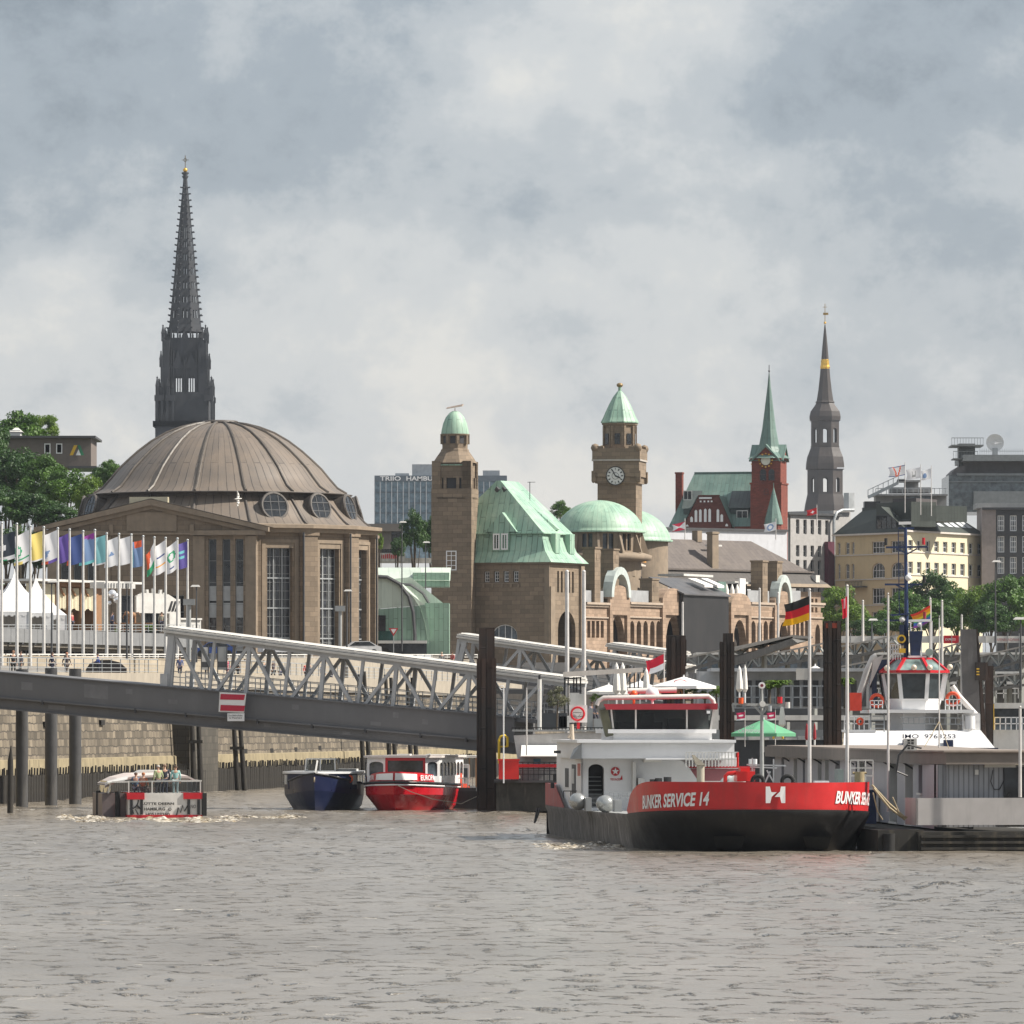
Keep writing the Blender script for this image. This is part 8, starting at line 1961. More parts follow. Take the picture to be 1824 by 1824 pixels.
for h in hl:
 if h[2] < 2: m.box(h[0]-.06, h[0]+.06, -.05, .3, h[2], h[3]); m.box(h[0]-.1, h[1]+.1, -.08, .2, h[2]-.1, h[2])
 else: m.box(h[0]-.05, h[1]+.05, -.09, .1, h[2]-.09, h[2])
m.build('window_frame', WORNWHITE, ph_)
xe = fr2.u(1900)
m = MB(); m.box(.35, xe, 0, .3, 1.0, ZF); m.box(0, .35, .15, .5, 1.0, ZF); m.build('corrugated_wall', GCR, ph_)
m = MB(); m.box(fr2.u(1622), xe, -1.05, -.95, fr2.z(1469), fr2.z(1421)); m.box(fr2.u(1622), fr2.u(1622)+.08, -1.05, 1, fr2.z(1469), fr2.z(1421)); m.build('lower_fascia', paint((.40,.385,.38), .6, name='light_fascia', var=.08, dirt=.3), ph_)
RF = paint((.19,.165,.145), .8, name='roof_brown', var=.2, dirt=.4, scale=.8)
RT = paint((.26,.22,.19), .9, name='roof_felt', var=.25, dirt=.4)
m = MB(); a = [(-.35, -.45), (xe, -.45), (xe, 9)]; c0 = ML @ Vector((-.3, -.5, 0)); c1 = ML @ Vector((-.3, 6, 0)); cc_ = ML @ Vector((U_(1640), -.5, 0))
pl = [(cc_.x, cc_.y), (.2, -.5), (xe, -.5), (xe, 12), (c1.x+2, c1.y), (c0.x, c0.y)]; m.prism(pl, ZF+.02, ZR-.08, 'z'); m.build('roof_fascia', RF, ph_)
m = MB(); m.prism([(x+(.08 if x > 3 else -.12), y-.12) for x, y in pl], ZR-.08, ZR, 'z'); m.build('roof_sheet', RT, ph_)
m = MB(ML)
for i in range(10):
 x = i*8.1
 if x < U_(1640): m.beam((x, .1, ZF-.25), (x, -.46, ZF+.1), .08)
m.build('eave_bracket', DARK, ph_)
m = MB(); m.box(fr2.u(1790)-.05, fr2.u(1790)+.7, -.1, .1, 1.1, ZF-.1); m.box(fr2.u(1808), xe, -.03, .05, 1.1, ZF-.1); m.build('door_opening', GLASS, ph_)
m = MB(); m.box(fr2.u(1753), fr2.u(1808), -.12, .05, fr2.z(1367), fr2.z(1361)); m.box(fr2.u(1736), fr2.u(1742), -.1, .0, fr2.z(1380), fr2.z(1371)); m.build('junction_box', WORNWHITE, ph_)
m = MB(); m.tube([(fr2.u(1768), -.06, fr2.z(1372)), (fr2.u(1764), -.06, fr2.z(1392)), (fr2.u(1770), -.06, fr2.z(1406)), (fr2.u(1780), -.06, fr2.z(1406)), (fr2.u(1788), -.06, fr2.z(1390)), (fr2.u(1787), -.06, fr2.z(1368))], .02, 5)
m.tube([(-.9, -.6, ZR+.1), (-1.5, -.6, ZR+.25), (-1.9, -.62, ZR-.2), (-2.0, -.62, 3.4), (-1.5, -.5, 3.2)], .05, 6); m.build('cable', BLACK, ph_)
HULLC = paint((.030,.028,.024), .85, name='pontoon_hull', var=.4, dirt=.6, dirtc=(.12,.10,.07), scale=1.2)
m = MB(); m.prism([(-1.2, -1.3), (xe, -1.3), (xe, 10), (ML @ Vector((0, 8, 0))).xy[:], (ML @ Vector((0, -1.3, 0))).xy[:], (ML @ Vector((Ll-1.6, -1.4, 0))).xy[:]], -.5, .82, 'z'); m.box(-2.9, -.9, -1.0, 3, -.5, .9)
for i in range(3): m.box(-1.1, xe, -1.42, -1.3, .05+i*.26, .16+i*.26)
m.build('pontoon_hull', HULLC, ph_)
m = MB()
for x in (-2.45,): m.tube([(x,-1.15,-.3),(x,-1.15,.75)], .26, 12)
m.build('tyre_fender', RUBBER, ph_)
t_ = thing('blue_bin', 'dark blue container on the pontoon edge behind the barge mooring ropes', 'container', tuple(fl.M @ Vector((U_(1566), -.7, .82)))); m = MB(); m.box(-.55,.55,-.4,.4,0,1.5); m.box(-.6,.6,-.45,.45,1.5,1.56); m.build('body', BLUE, t_)
t_ = thing('air_unit', 'small grey louvred box on the pontoon roof in front of the tug', 'air conditioner', tuple(fr2.M @ Vector((fr2.u(1634), 1.0, ZR)))); m = MB(); m.box(-.35,.2,-.2,.3,0,.5); m.build('casing', WORNWHITE, t_)
m = MB()
for i in range(2):
 for j in range(4): m.box(-.2+i*.16, -.09+i*.16, -.22, -.2, .06+j*.11, .13+j*.11)
m.build('grille', BLACK, t_)
# mooring ropes of the barge
ROPE = paint((.40,.33,.22), .9, name='rope', scale=5)
for i, (a, b) in enumerate((((1553,1398),(1614,1458)), ((1556,1404),(1612,1460)), ((1555,1412),(1572,1460)), ((1590,1420),(1616,1456)))):
 p, q = W(*a, 299), W(*b, 299.6); m = MB(); m.tube([p, p.lerp(q, .5)-Vector((0,0,.08*(i+1))), q], .05 if i < 2 else .03, 6); o = m.build('mooring_rope', ROPE)
 tag(o, ['thick upper mooring rope from barge bow to pontoon', 'second mooring rope just below the thick upper one', 'short slack rope hanging straight down from the barge bow', 'thin rope at the pontoon corner right of the blue container'][i], 'rope', 'mooring ropes at the barge bow')
# poles on deck and pontoon
def mast(px, yt, yb, D, r, label, name='flagpole', mat=None):
 p = W(px, yb, D); t_ = thing(name, label, 'pole', tuple(p)); h = (yb-yt)*D/F; m = MB(); m.tube([(0,0,0),(0,0,h)], r, 10, r*.75); m.sphere((0,0,h+.06), r*.8, 8); m.build('mast', mat or paint((.60,.58,.56), .4, name='pole_white', dirt=.3), t_); return t_
t_ = mast(1442, 1053, 1402, 312, .085, 'tall white flagpole flying the black, red and gold flag'); m = MB(); k = 312/F; m.box(-24*k, -3*k, -.05, .05, (1402-1211)*k, (1402-1191)*k); m.build('sign_plate', paint((.52,.50,.46), .6, name='old_plate'), t_)
mast(1509, 1046, 1400, 316, .085, 'tall white flagpole with a limp red flag left of the tug')
mast(1582, 1060, 1446, 306, .06, 'thin grey pole in front of the tug wheelhouse')
mast(1673, 1100, 1332, 322, .035, 'thin wire-stayed aerial pole on the pontoon roof in front of the tug', 'aerial')
m = MB();
for (a, b) in ((1647, 1330), (1692, 1338)): m.tube([W(1673,1285,322), W(a,b,321)], .018, 5)
o = m.build('stay_wire', ROPE);
tag(o, 'pair of stay wires holding the thin aerial on the pontoon roof', 'stay wires')
mast(1817, 1262, 1420, 298.6, .075, 'white pole at the right edge in front of the pontoon house', 'pole')
m = MB();
DE = [fc((.02,.02,.02)), fc((.62,.02,.03)), fc((.88,.45,.01))]
flag(1441, 1062, 42, 46, 14, 312, DE, lambda u_, v: 0 if v < .36 else 1 if v < .68 else 2, 'black, red and gold national flag streaming left from its pole', rz=-12, waves=2.2, amp=.16, sweep=4)
flag(1509, 1062, 36, 12, 6, 316, [Rd, Wf, fc((.60,.03,.06))], lambda u_, v: 2 if u_ < .5 else 1 if u_ < .62 and v < .5 else 2, 'limp red flag hanging at the pole beside the tug', rz=30, waves=3, amp=.22)
m = MB()
flag(1182, 1165, 27, 32, 12, 440, [fc((.62,.02,.05)), Wf], lambda u_, v: 0 if v < .62 or u_ > .75 else 1, 'small red and white flag above the restaurant terrace', rz=-10, sweep=3, waves=1.8)
mast(1183, 1162, 1250, 440.3, .04, 'thin flagstaff of the small red and white flag')
RB_ = [fc(c) for c in ((.70,.05,.03),(.80,.28,.02),(.80,.60,.03),(.05,.35,.10),(.05,.12,.42),(.22,.06,.30))]
flag(1657, 1078, 28, 36, 16, 470, RB_, lambda u_, v: min(5, int(v*6)), 'rainbow striped flag behind the tug mast', rz=-14, sweep=-4, waves=1.6)
mast(1657, 1068, 1240, 470.4, .10, 'white pole flying the rainbow flag behind the tug')
mast(1678, 1072, 1240, 480, .10, 'white pole without flag right of the rainbow flag')
mast(1713, 1098, 1240, 480, .09, 'short white pole above the leaning black pile')
mast(1010, 1020, 1350, 455, .16, 'tall white mast left of its twin in front of the copper-roofed block', 'tall_mast'); mast(1040, 1020, 1350, 457, .16, 'tall white mast, right one of the pair before the copper-roofed block', 'tall_mast')
for i, (px, yt, D) in enumerate(((1353, 1050, 620), (1386, 1058, 630), (1216, 1075, 640), (1537, 1072, 560))): mast(px, yt, 1200, D, .12, ['white pole in front of the arcade below the twin pylons', 'second white pole right of the pylon portal', 'white post at the left edge of the black corrugated box', 'grey double lamp pole in front of the yellow house'][i], 'white_pole')
t_ = thing('mooring_post', 'pale round post with a black cap between gangway and restaurant', 'post', tuple(W(961, 1300, 430))); k = 430/F; m = MB(); m.tube([(0,0,0),(0,0,90*k)], .13, 10); m.build('post', WORNWHITE, t_); m = MB(); m.tube([(0,0,90*k),(0,0,98*k)], .07, 8); m.build('cap', BLACK, t_)
# roof flags on the yellow house and others
for i, (px, pt_, D, w_, h_, mm, fn, lab) in enumerate((
 (1612, 828, 1070, 30, 18, [Wf, Rd, Nv], lambda u_, v: 1 if (abs((u_-.5)*1.6) < .42 and min(abs(abs((u_-.5)*1.6)-.21-(v-.5)*(-.30)), 1) < .07) else 2 if (v < .06 or v > .94) else 0, 'white flag with a red W on the roof of the yellow house'),
 (1640, 832, 1070, 27, 19, [Wf, GREYP], lambda u_, v: 1 if .35 < u_ < .65 and .2 < v < .8 and not (.43 < u_ < .57 and v < .6) else 0, 'pale flag with a grey letter, middle of the roof trio'),
 (1659, 834, 1070, 19, 18, [Wf, Bl], lambda u_, v: 1 if ell(u_, v, .7, .55, .22, .25) < 1 else 0, 'pale flag with a blue disc, rightmost of the roof trio'),
 (1220, 929, 960, 23, 14, [fc((.62,.03,.08)), Wf], lambda u_, v: 1 if abs((u_-.5)*.9)+.02 > abs(v-.5) else 0, 'crimson and white flag on the slate roof below the brick church'),
 (1382, 929, 940, 22, 15, [Wf, Bl], lambda u_, v: 1 if .3 < ell(u_, v, .5, .5, .3, .4) < 1 else 0, 'white flag with a blue ring badge on the slate roof'),
 (1455, 904, 1060, 19, 11, [fc((.60,.02,.03)), Wf], lambda u_, v: 1 if (.38 < u_ < .5 and .25 < v < .75) or (.42 < v < .58 and .25 < u_ < .65) else 0, 'small red flag with a white cross on the grey office roof'))):
 flag(px, pt_, h_, w_, 5, D, mm, fn, lab, nu=22, nv=14, amp=.10); mast(px, pt_-4, pt_+(85 if i < 3 else 32), D+.3, .07, 'thin roof flagpole of the '+lab.split(' on ')[0].split(',')[0], 'roof_flagpole')
# ---------------- tug
fg_ = frame_at(1627, 398, 0); tg = fg_.thing('harbour_tug', 'white harbour tug with red rimmed wheelhouse roof and dark blue mast behind the pontoon house', 'tugboat'); k = 398/F; P = fg_.P
def tb_(name, mat, boxes, par=None):
 m = MB()
 for b in boxes: fg_.box(m, *b)
 return m.build(name, mat, par or tg)
m = MB(); m.hexa([P(1502,1332,-2),P(1772,1332,-2),P(1760,1332,16),P(1515,1332,16)],[P(1504,1302,-1.2),P(1747,1301,-1.2),P(1742,1301,15),P(1520,1301,15)]); m.build('casing', WHITE, tg)
m = MB(); m.hexa([P(1490,1440,-2.4),P(1785,1440,-2.4),P(1770,1440,18),P(1505,1440,18)],[P(1496,1332,-2.6),P(1778,1332,-2.6),P(1766,1332,18),P(1508,1332,18)]); m.build('hull', BLUE, tg)
m = MB();
V8 = []
for (w_, dpt, py) in ((44, 4.2, 1302), (44, 4.2, 1264), (49, 4.4, 1247), (57, 4.8, 1200), (57, 4.8, 1197)):
 h_ = w_*k; z_ = fg_.z(py, 1632, -.5) ; V8.append([(x, y-.4, z_) for x, y in ((-h_, 2.6), (-h_, 1.3), (-h_*.55, 0), (h_*.35, 0), (h_*.9, 1.0), (h_, 2.4), (h_, 5), (-h_, 5))])
vo = Vector((fg_.u(1632), 0, 0))
for L_ in V8:
 for i, p in enumerate(L_): L_[i] = (p[0]+vo.x, p[1], p[2])
def band(m, a, b, sel=range(8)):
 for i in sel: j = (i+1) % 8; m.quad(a[i], a[j], b[j], b[i])
m = MB(); band(m, V8[0], V8[1]); band(m, V8[1], V8[2]); band(m, V8[3], V8[4]); m.add(V8[4], [tuple(range(8))]); band(m, V8[2], V8[3], (6,)); m.build('wheelhouse', WHITE, tg)
m = MB(); band(m, V8[2], V8[3], (0,1,2,3,4,5,7)); m.build('wheelhouse_window', glass((.03,.04,.045), .07), tg)
m = MB()
for i in range(8): m.beam(V8[2][i], V8[3][i], .22)
band(m, [(p[0], p[1]-.02, p[2]) for p in V8[2]], [(p[0], p[1]-.03, p[2]+.08) for p in V8[2]])
m.build('window_post', WHITE, tg)
V9 = [[(vo.x+x*(f_), 2.2+(y-2.2)*f_-.4, z_) for x, y in ((-1.95, 2.6), (-1.95, 1.2), (-1.1, -.2), (.7, -.2), (1.8, .9), (1.95, 2.4), (1.95, 5), (-1.95, 5))] for f_, z_ in ((1.0, fg_.z(1196,1632,-.5)), (.55, fg_.z(1173,1632,-.5)))]
m = MB(); band(m, *V9); m.build('roof_glazing', glass((.16,.22,.21), .1), tg)
m = MB()
for i in range(8): m.beam(V9[0][i], V9[1][i], .16)
for i in range(8): m.beam(V9[0][i], V9[0][(i+1) % 8], .15); m.beam(V9[1][i], V9[1][(i+1) % 8], .12)
m.build('roof_rim', RED, tg)
m = MB(); m.add(V9[1], [tuple(range(8))]); m.build('roof_top', WHITE, tg)
for px, py in ((1628,1189),(1656,1189),(1692,1188),(1580,1190)): m = MB(); q = P(px, py, -.6); m.sphere(q, .17, 10); m.build('searchlight', paint((.80,.70,.55), .25, .2, name='lamp_metal'), tg)
m = MB(); put_text(m, 'IMO  9763253', fg_.u(1608,-1.7), -1.62, fg_.z(1315,1608,-1.6), 7.2*k, 94*k, bold=.01); m.build('number_lettering', BLUE, tg)
m = MB()
for y_ in (1278, 1289): m.beam(P(1604,y_,-.9), P(1716,y_+1,-.9), .05)
for i in range(12): m.beam(P(1609+i*9.3,1278,-.9), P(1609+i*9.3,1290,-.9), .04)
m.build('stowed_ladder', STEEL, tg)
def ring_(px, py, d, lab): m = MB(); q = P(px, py, d); m.torus(q, .33, .10, 18, 8); m.build('lifebuoy', paint((.75,.09,.03), .5, name='buoy_orange', dirt=.05), tg)
ring_(1697, 1245, -.5, ''); ring_(1562, 1248, -.2, ''); m = MB(); q = P(1532, 1285, -1); m.torus(q, .16, .07, 14, 6); m.add([], []); m.build('lifebuoy', paint((.75,.09,.03), .5, name='buoy_orange', dirt=.05), tg)
frail(1684, 1712, 1246, 1266, -.6, 4, 2, WHITE, 'guard_rail', .05, tg, fg_); frail(1504, 1548, 1276, 1302, -1, 5, 2, WHITE, 'guard_rail', .05, tg, fg_); frail(1715, 1745, 1272, 1300, -1, 6, 2, WHITE, 'guard_rail', .06, tg, fg_); frail(1550, 1572, 1248, 1262, -.4, 3, 2, WHITE, 'guard_rail', .05, tg, fg_)
tb_('upper_deck', WHITE, [(1548, 1735, 1264, 1270, -1.2, 9), (1715, 1745, 1270, 1302, -.6, 4), (1500, 1560, 1300, 1304, -1.3, 8)])
m = MB()
for i in range(9): m.box(fg_.u(1553), fg_.u(1573), -1.6+i*.12, -1.4+i*.12, fg_.z(1326-i*7.2,1560)-.03, fg_.z(1326-i*7.2,1560)+.03)
m.beam(P(1551,1330,-1.7), P(1551,1265,-.5), .07); m.beam(P(1575,1330,-1.7), P(1575,1265,-.5), .07); m.build('stairs', STEEL, tg)
tb_('blue_locker', BLUE, [(1608, 1627, 1318, 1330, -2.3, -1.8), (1681, 1698, 1318, 1330, -2.3, -1.8)])
tb_('orange_drum', paint((.72,.06,.03), .5, name='drum_orange'), [(1514, 1535, 1234, 1266, -.6, .1)])
cyl('life_raft', WHITE, 1728, 1276, 1298, 9, -1.0, 12, tg, fg_)
m = MB(); m.s = False; m.tube([P(1524,1262,2),P(1533,1235,2),P(1545,1196,2),P(1556,1172,2),P(1562,1169,2)], .22, 8); m.tube([P(1524,1262,-.5),P(1538,1222,-.5),P(1552,1180,-.5)], .05, 6); m.tube([P(1740,1275,2),P(1708,1240,2),P(1696,1222,2)], .16, 8); m.hexa([P(1548,1225,1),P(1562,1195,1),P(1562,1195,4),P(1548,1225,4)],[P(1556,1175,1),P(1575,1165,1),P(1575,1165,4),P(1556,1175,4)]); m.build('funnel_frame', paint((.60,.57,.54), .4, name='frame_cream'), tg)
tb_('funnel', BLUE, [(1553, 1562, 1195, 1262, 1.5, 5), (1562, 1590, 1175, 1200, 2, 6)])
NB = paint((.015,.035,.11), .4, name='mast_blue', var=.2, dirt=.1)
m = MB(); m.tube([P(1614,1175,1.4),P(1614.5,1090,1.4),P(1613,940,1.4)], .15, 10, .09);
for (a, ya, b, yb_) in ((1578,975,1652,974),(1576,1041,1643,1041),(1600,941,1628,941),(1575,1105,1620,1105)): m.beam(P(a,ya,1.4), P(b,yb_,1.4), .11)
for (a, ya, b, yb_) in ((1596,977,1613,985),(1634,977,1614,988),(1596,1042,1613,1050),(1628,1042,1614,1050),(1586,1095,1618,1094)): m.beam(P(a,ya,1.4), P(b,yb_,1.4), .08)
m.beam(P(1588,1096,1.2), P(1620,1093,1.2), .3, .1)
for x in (1600,): m.beam(P(x,945,1.6), P(x+2,1095,1.6), .05)
for i in range(9): m.beam(P(1600,955+i*16,1.6), P(1612,955+i*16,1.5), .03)
m.build('mast', NB, tg)
m = MB(); m.beam(P(1601,932,1.4), P(1623,931.5,1.4), .16); m.beam(P(1618,1106,1.2), P(1657,1105,1.2), .14); m.sphere(P(1618,1029,1.2), .19, 10); m.sphere(P(1607,1103,1.2), .17, 10); m.sphere(P(1638,1113,1.2), .15, 10); m.build('radar_and_domes', WHITE, tg)
for (px, py, c) in ((1645,964,RED),(1578,965,BLACK),(1646,1032,BLACK),(1647,1096,paint((.25,.02,.03), .4, name='lamp_maroon'))): m = MB(); q = P(px, py, 1.3); m.tube([(q[0],q[1],q[2]-.2),(q[0],q[1],q[2]+.2)], .09, 8); m.build('navigation_lamp', c, tg)
m = MB(); m.hexa([P(1622,1172,.8),P(1638,1172,.8),P(1638,1172,1.6),P(1622,1172,1.6)],[P(1619,1124,.8),P(1644,1124,.8),P(1644,1124,1.6),P(1619,1124,1.6)]); m.hexa([P(1602,1150,.8),P(1611,1150,.8),P(1611,1150,1.5),P(1602,1150,1.5)],[P(1602,1113,.8),P(1611,1113,.8),P(1611,1113,1.5),P(1602,1113,1.5)]); m.build('covered_gear', paint((.014,.028,.08), .8, name='blue_canvas', var=.3, scale=3), tg)
m = MB(); q = P(1606, 1138, .5); m.tube([q, (q[0], q[1]+.8, q[2])], .24, 14); m.build('fire_monitor', YELLOW, tg); m = MB(); m.tube([(q[0],q[1]-.02,q[2]),(q[0],q[1],q[2])], .15, 12); m.build('monitor_bore', BLACK, tg)
tb_('yellow_box', YELLOW, [(1602, 1613, 1155, 1163, .4, 1.0)]); m = MB(); q = P(1655, 1162, .5); m.tube([q, (q[0], q[1]+.4, q[2])], .22, 14, .1); m.build('horn', paint((.30,.38,.34), .4, name='pale_green'), tg)
frail(1586, 1604, 1148, 1175, .6, 4, 3, WHITE, 'bridge_rail', .05, tg, fg_); frail(1622, 1660, 1106, 1172, 1.0, 2, 1, WHITE, 'mast_frame', .07, tg, fg_); m = MB(); fg_.box(m, 1618, 1650, 1168, 1173, .6, 2.4); m.build('monitor_platform', WHITE, tg)
# ---------------- canopies of the landing stages: long wedge roofs on lattice girders
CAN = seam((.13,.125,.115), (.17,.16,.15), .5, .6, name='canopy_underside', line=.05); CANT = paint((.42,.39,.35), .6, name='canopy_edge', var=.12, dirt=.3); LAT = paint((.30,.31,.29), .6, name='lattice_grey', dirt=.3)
def canopy(D, A, B, T, label, depth=5, n=12):
 """A: left end, B: right end of the top edge; T: (left, right) height of the lattice below in photo pixels"""
 f = Fr(A[0], D, B[0], D-8, 0); t_ = f.thing('stage_canopy', label, 'canopy', 'landing stage canopies')
 Pp = lambda s_, e, dy: (lambda px, py: f.P(px, py, dy))(A[0]+(B[0]-A[0])*s_, A[1]+(B[1]-A[1])*s_+e)
 m = MB(); m.hexa([Pp(0,3,0),Pp(1,3,0),Pp(1,3,depth),Pp(0,3,depth)],[Pp(0,0,0),Pp(1,0,0),Pp(1,0,depth),Pp(0,0,depth)]); m.build('roof_slab', CANT, t_)
 Hh = lambda s_: T[0]+(T[1]-T[0])*s_
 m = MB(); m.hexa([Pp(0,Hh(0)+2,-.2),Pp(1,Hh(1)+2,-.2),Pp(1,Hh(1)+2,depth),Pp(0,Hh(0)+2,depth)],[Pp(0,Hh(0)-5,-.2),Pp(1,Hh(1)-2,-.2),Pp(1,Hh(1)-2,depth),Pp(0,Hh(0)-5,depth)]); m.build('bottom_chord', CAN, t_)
 m = MB()
 for q in range(2):
  dy = q*depth*.8+.1
  for i in range(n):
   s0, s1 = i/n, (i+1)/n; a, b = ((4, Hh(s1)-3) if i % 2 else (Hh(s0)-3, 4)); m.beam(Pp(s0, a, dy), Pp(s1, b, dy), .14)
   if i % 2 == 0: m.beam(Pp(s0, 3, dy), Pp(s0, Hh(s0)-3, dy), .12)
 m.build('lattice', LAT, t_)
 m = MB()
 for s_ in (.12, .5, .85):
  a = Pp(s_, Hh(s_), depth*.4); m.box(a[0]-.14, a[0]+.14, a[1], a[1]+.28, 1, a[2])
 m.build('column', LAT, t_); return t_
canopy(520, (1172,1181), (1392,1134), (28, 14), 'canopy rising to the right behind the white parasol and dark pile', 6)
m = MB(); f = Fr(1310, 514, 1448, 500, 0); t_ = f.thing('stage_canopy', 'wedge-shaped canopy tip with pale rim just below the arcade', 'canopy', 'landing stage canopies')
m.hexa([f.P(1305,1160,0),f.P(1412,1134,0),f.P(1412,1134,5),f.P(1305,1160,5)],[f.P(1305,1155,0),f.P(1412,1131,0),f.P(1448,1134,5),f.P(1340,1155,5)]); m.quad(f.P(1412,1131,0),f.P(1448,1134,.0),f.P(1448,1137,.0),f.P(1412,1137,0)); m.build('roof_slab', CANT, t_)
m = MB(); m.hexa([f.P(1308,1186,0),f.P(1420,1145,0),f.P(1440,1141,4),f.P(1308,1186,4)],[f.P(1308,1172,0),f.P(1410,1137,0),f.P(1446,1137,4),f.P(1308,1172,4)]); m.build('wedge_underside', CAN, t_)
canopy(545, (1330,1172), (1470,1144), (24, 26), 'second canopy lower and further back right of the wedge tip', 6)
canopy(560, (1498,1150), (1600,1130), (26, 22), 'canopy between black pile and tug mast', 6, 8)
canopy(500, (1498,1186), (1604,1166), (22, 16), 'lower canopy left of the tug wheelhouse roof', 5, 8)
canopy(540, (1655,1160), (1716,1142), (26, 24), 'canopy between tug mast and leaning pile', 6, 6)
canopy(520, (1690,1180), (1840,1146), (34, 26), 'canopy right of the leaning pile, upper one', 6, 10)
canopy(480, (1750,1206), (1840,1196), (26, 22), 'canopy at the right edge, lower one', 5, 6)
# pale arched end of canopies right
# ---------------- restaurant pontoon left of barge wheelhouse
f = frame_at(990, 428, 0); P = f.P
rp = f.thing('restaurant_pontoon', 'white two-storey restaurant pontoon with awning and terrace behind the barge stern', 'pontoon building')
def rb(name, mat, boxes, fr=f, par=None):
 m = MB()
 for b in boxes: fr.box(m, *b)
 return m.build(name, mat, par or rp)
rb('pontoon_hull', paint((.05,.048,.042), .85, name='concrete_pontoon', var=.5, dirt=.6, dirtc=(.16,.14,.12)), [(884, 1120, 1394, 1445, -1, 14)]); rb('deck_edge', DARK, [(880, 1120, 1390, 1394, -1.2, 14)])
m = MB(); m.prism([(f.u(p), f.z(y)) for p, y in ((915,1310),(1085,1302),(1085,1392),(928,1392))], .2, 9); m.build('wall', paint((.60,.585,.57), .6, name='cream_wall', dirt=.2), rp)
m = MB(); m.hexa([P(926,1348,-1.2),P(1003,1348,-1.2),P(1003,1347,.2),P(926,1347,.2)],[P(928,1346,-1.2),P(1003,1346,-1.2),P(1003,1327,.1),P(929,1327,.1)]); m.build('awning', CANVAS, rp)
rb('poster', paint((.12,.30,.42), .5, name='blue_poster'), [(950, 963, 1352, 1362, .1, .18)]); rb('inner_dark', DARK, [(1004, 1030, 1320, 1345, .1, .19)])
rb('terrace_floor', GREYP, [(912, 1090, 1300, 1303, 0, 12)])
frail(912, 1078, 1296, 1302, .1, 26, 1, BLACK, 'terrace_fence', .05, rp, f); frail(912, 998, 1358, 1390, -1, 9, 3, DARK, 'dock_railing', .07, rp, f); frail(912, 998, 1372, 1390, -1, 34, 1, DARK, 'dock_railing', .03, rp, f)
rb('red_beam', RED, [(912, 998, 1361, 1367, -1.1, -1.0)]);
for (x0, x1, y0, y1, lab) in ((888, 924, 1352, 1388, 'bright red cabinet on the pontoon right of the tall pile'),):
 t_ = thing('red_cabinet', lab, 'cabinet', tuple(W(906, 1388, 426))); k = 426/F; m = MB(); m.box(-.6,.62,0,1,0,36*k); m.box(-.65,.68,-.05,1.05,33*k,36*k); m.build('body', paint((.68,.02,.015), .4, name='signal_red'), t_)
t_ = thing('yellow_ladder_hoop', 'yellow ladder hoop right of the tall steel pile', 'ladder', tuple(W(893, 1360, 432))); k = 432/F; m = MB(); m.tube([(-4*k,0,0),(-4*k,0,42*k),(-1*k,0,48*k),(6*k,0,50*k),(11*k,0,46*k),(11*k,0,30*k)], .08, 8); m.tube([(-4*k,.3,30*k),(11*k,.3,30*k)], .06, 6); m.build('hoop', paint((.78,.52,.02), .4, name='ladder_yellow'), t_)
lt_ = thing('white_light_pole', 'slim white pole in front of the red cabinet', 'pole', tuple(W(897, 1395, 424))); k = 424/F; m = MB(); m.tube([(0,0,0),(0,0,168*k)], .04, 6); m.torus((-3*k,0,170*k), .13, .03, 12, 5); m.build('mast', WHITE, lt_)
mast(938, 1228, 1345, 426, .05, 'white pole left of the restaurant terrace', 'slim_pole')
# olive tree, board, screens on the terrace
def small_tree(px, py, pb, D, w_, lab, mat=LEAF2, h=None):
 t_ = thing('terrace_tree', lab, 'plant', tuple(W(px, pb, D))); k = D/F; rx = w_*k/2; rz = (pb-py)*k*.33
 me_, _ = crown_mesh(1, 1, 1600, .08, int(px), 20); me_.materials.append(mat); c = bpy.data.objects.new('crown', me_); SC.collection.objects.link(c); c.parent = t_; c.location = (0,0,(pb-py)*k-rz); c.scale = (rx, rx, rz)
 m = MB(); m.tube([(0,0,0),(.05,0,(pb-py)*k-rz)], .06, 6); m.build('trunk', BARK, t_)
OLV = leaf((.07,.08,.04), (.20,.20,.12), 'olive_leaves')
small_tree(992, 1222, 1300, 431, 36, 'small olive tree on the restaurant terrace', OLV)
small_tree(1062, 1236, 1262, 434, 24, 'low bush on the terrace left of the closed parasols')
f5 = frame_at(1000, 433, 0)
t_ = f5.thing('terrace_screen', 'dark glass wind screen on the restaurant terrace left of the sign', 'screen'); rb('panel', paint((.04,.045,.05), .2, name='tinted_panel'), [(965, 1010, 1270, 1298, 0, .1)], f5, t_)
t_ = f5.thing('terrace_kiosk', 'pale cabinet tower with a sign box on the terrace beside the round emblem sign', 'kiosk'); rb('body', WORNWHITE, [(1015, 1032, 1234, 1262, 0, 1), (1032, 1040, 1236, 1262, .2, 1), (996, 1014, 1276, 1300, .0, 1)], f5, t_); rb('cabinet', GREYP, [(1058, 1075, 1280, 1302, 0, 1), (1046, 1056, 1262, 1300, .2, 1)], f5, t_)
t_ = f5.thing('awning_frame', 'long cream awning roll on black posts above the terrace', 'awning'); m = MB(); m.hexa([f5.P(1003,1206,0),f5.P(1145,1197,0),f5.P(1145,1197,1),f5.P(1003,1206,1)],[f5.P(1003,1197,0),f5.P(1145,1189,0),f5.P(1145,1189,1),f5.P(1003,1197,1)]); m.build('awning_roll', paint((.70,.64,.58), .6, name='cream_cloth'), t_)
m = MB();
for px in (1006, 1012, 1022, 1027, 1034): m.beam(f5.P(px,1206,.5), f5.P(px,1234 if px > 1012 else 1275,.5), .09)
for px in (1122, 1130, 1137): m.beam(f5.P(px,1200,.5), f5.P(px,1245,.5), .08)
m.beam(f5.P(1004,1209,.5), f5.P(1036,1207,.5), .08); m.build('post', BLACK, t_)
